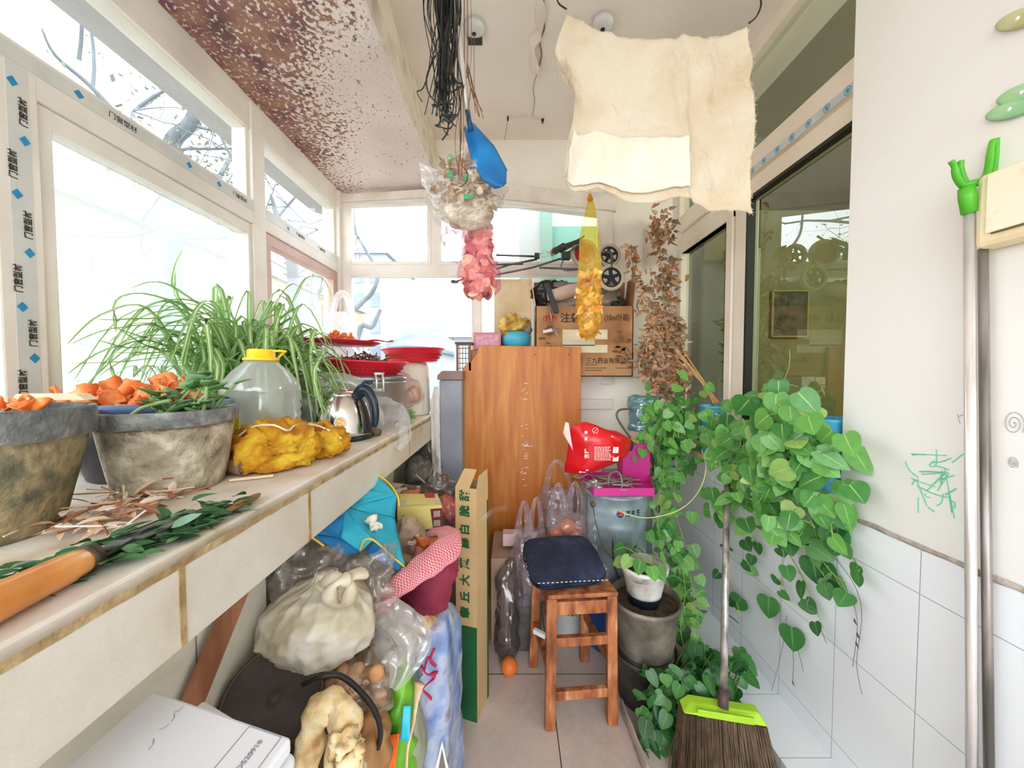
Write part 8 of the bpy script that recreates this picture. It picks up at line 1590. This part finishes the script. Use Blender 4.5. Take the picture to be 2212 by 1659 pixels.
# window reflection built as solid panels behind the upper right back panes
pw = thing('reflection_panel', 'pale teal panel and white post standing in for a reflection at the back window right', 'reflection', (.6, 3.0, 0))
MB().bb(.32, 1.1, 3.0, 3.04, 0, 2.5).build('panel', mat('teal_panel', srgb(130, 176, 160), srgb(118, 164, 150), scale=2, rough=.6), pw)
MB().bb(.24, .33, 2.96, 3.06, 0, 3.0).build('post', mat('teal_post', srgb(130, 160, 145), rough=.6), pw)
MB().bb(.06, .24, 3.0, 3.06, 0, 3.2).build('panel', mat('white_panel', srgb(176, 178, 176), rough=.8), pw)
ev = MB().add([(-1.16, -2, 2.36), (-1.42, -2, 2.44), (-1.42, 2.6, 2.44), (-1.16, 2.6, 2.36), (-1.16, -2, 2.44), (-1.42, -2, 2.50), (-1.42, 2.6, 2.50), (-1.16, 2.6, 2.44)], [(0, 3, 2, 1), (4, 5, 6, 7), (0, 1, 5, 4), (1, 2, 6, 5), (2, 3, 7, 6), (3, 0, 4, 7)])
struct(ev, 'trim_7', mat('eave_paint', srgb(170, 166, 164), srgb(160, 156, 156), scale=3, rough=.9))
# trees
def branchy(mb, p, d, L, r, depth, rnd, leaves, spread=.6):
    pts = [p]; q = p.copy(); dd = d.copy()
    for k in range(5):
        dd = (dd + Vector((rnd.gauss(0, .16), rnd.gauss(0, .16), rnd.gauss(.03, .12)))).normalized(); dd.x = -abs(dd.x) if q.x + dd.x * L / 5 > -1.9 else dd.x; q = q + dd * L / 5; pts.append(q.copy())
    mb.tube(pts, [r * (1 - .1 * k) for k in range(6)], 6 if depth > 2 else 4, cap=False)
    if depth == 0:
        for k in range(5): leaves.append(pts[rnd.randint(1, 5)] + Vector((rnd.gauss(0, .05), rnd.gauss(0, .05), rnd.gauss(0, .05))))
        return
    for k in range(3 if depth > 1 else 4):
        a = pts[rnd.randint(2, 5)]; nd = (dd + Vector((rnd.gauss(0, spread), rnd.gauss(0, spread), rnd.gauss(.05, spread)))).normalized()
        branchy(mb, a, nd, L * rnd.uniform(.55, .8), r * .5, depth - 1, rnd, leaves, spread)
def tree(label, base, d, L, r, depth, seed, spread=.6):
    t = thing('tree', label, 'tree', base); mb = MB(); rnd = random.Random(seed); lv = []
    branchy(mb, Vector(base), Vector(d).normalized(), L, r, depth, rnd, lv, spread)
    mb.build('trunk', mat('pale_bark', srgb(118, 124, 128), srgb(98, 106, 110), scale=4, rough=.9), t, smooth=True)
    mb = MB()
    for p in lv:
        a = Vector((rnd.gauss(0, 1), rnd.gauss(0, 1), rnd.gauss(0, 1))).normalized() * .035; b = Vector((rnd.gauss(0, 1), rnd.gauss(0, 1), rnd.gauss(0, 1))).normalized() * .022
        mb.add([p - a, p + b, p + a, p - b], [(0, 1, 2, 3)])
    mb.build('leaves', mat('sparse_leaf', srgb(120, 126, 108), rough=.9), t)
tree('bare spreading tree outside the left windows beyond the near crown', (-5.2, 3.6, -2.8), (.0, .04, 1), 5.0, .13, 5, 5, .75)
tree('bare tree with thin twigs further back outside the left windows', (-4.4, 5.6, -2.8), (.0, .0, 1), 6.6, .11, 5, 11, .8)
tb = thing('tree', 'leaning cut branch and forked bough close outside the back window', 'tree', (-2.6, 6.0, -3)); mb = MB()
Yt = 6.0
mb.tube(spline([P(770, 900, Yt) - V(0, 0, 3), P(770, 760, Yt), P(805, 705, Yt), P(822, 668, Yt)], 16), [.06 - .002 * k for k in range(17)], 8)
mb.tube(spline([P(745, 690, Yt), P(780, 655, Yt), P(805, 630, Yt), P(815, 590, Yt), P(790, 540, Yt), P(768, 500, Yt), P(764, 440, Yt), P(760, 380, Yt)], 30), [.045 - .0012 * k for k in range(31)], 7)
mb.build('trunk', MATS['pale_bark'], tb, smooth=True)

tc = thing('tree', 'crown of twiggy branches close outside the upper left panes', 'tree', (-3.1, 3.0, -3)); mb = MB(); rnd = random.Random(9); lv = []
mb.tube(spline([V(-3.1, 3.0, -3), P(372, 560, 3.2), P(366, 330, 3.2), P(410, 268, 3.1), P(430, 215, 3.1)], 20), [.09 - .0027 * k for k in range(21)], 7)
mb.tube(spline([P(366, 330, 3.2), P(300, 300, 3.0), P(200, 190, 2.8), P(120, 120, 2.6), P(90, 60, 2.5)], 16), [.03 - .0016 * k for k in range(17)], 6)
mb.tube(spline([P(640, 700, 3.6), P(625, 520, 3.6), P(600, 470, 3.6), P(585, 420, 3.6)], 12), [.06 - .004 * k for k in range(13)], 6)
for (a, b, y, dx, dz, L) in ((410, 268, 3.1, .8, -.3, .9), (430, 215, 3.1, .7, .2, .8), (366, 330, 3.2, .9, .1, .9), (300, 300, 3.0, -.4, .6, .8), (200, 190, 2.8, -.1, .8, .7), (170, 130, 2.7, .3, .6, .6), (300, 230, 3.0, .6, .5, .8), (430, 240, 3.1, .9, -.7, .9), (250, 250, 2.9, .5, -.2, .7), (600, 470, 3.6, .5, .5, .7), (620, 520, 3.6, .8, .2, .8), (360, 400, 3.2, -.8, -.4, 1.0), (360, 480, 3.2, -.6, -.1, 1.1), (366, 520, 3.2, .8, .0, 1.1)):
    branchy(mb, P(a, b, y), V(dx, .1, dz).normalized(), L, .013, 3, rnd, lv, .5)
mb.build('trunk', MATS['pale_bark'], tc, smooth=True); mb = MB()
for p in lv[::2]:
    a = V(rnd.gauss(0, 1), rnd.gauss(0, 1), rnd.gauss(0, 1)).normalized() * .022; b = V(rnd.gauss(0, 1), rnd.gauss(0, 1), rnd.gauss(0, 1)).normalized() * .014; mb.add([p - a, p + b, p + a, p - b], [(0, 1, 2, 3)])
mb.build('leaves', MATS['sparse_leaf'], tc)
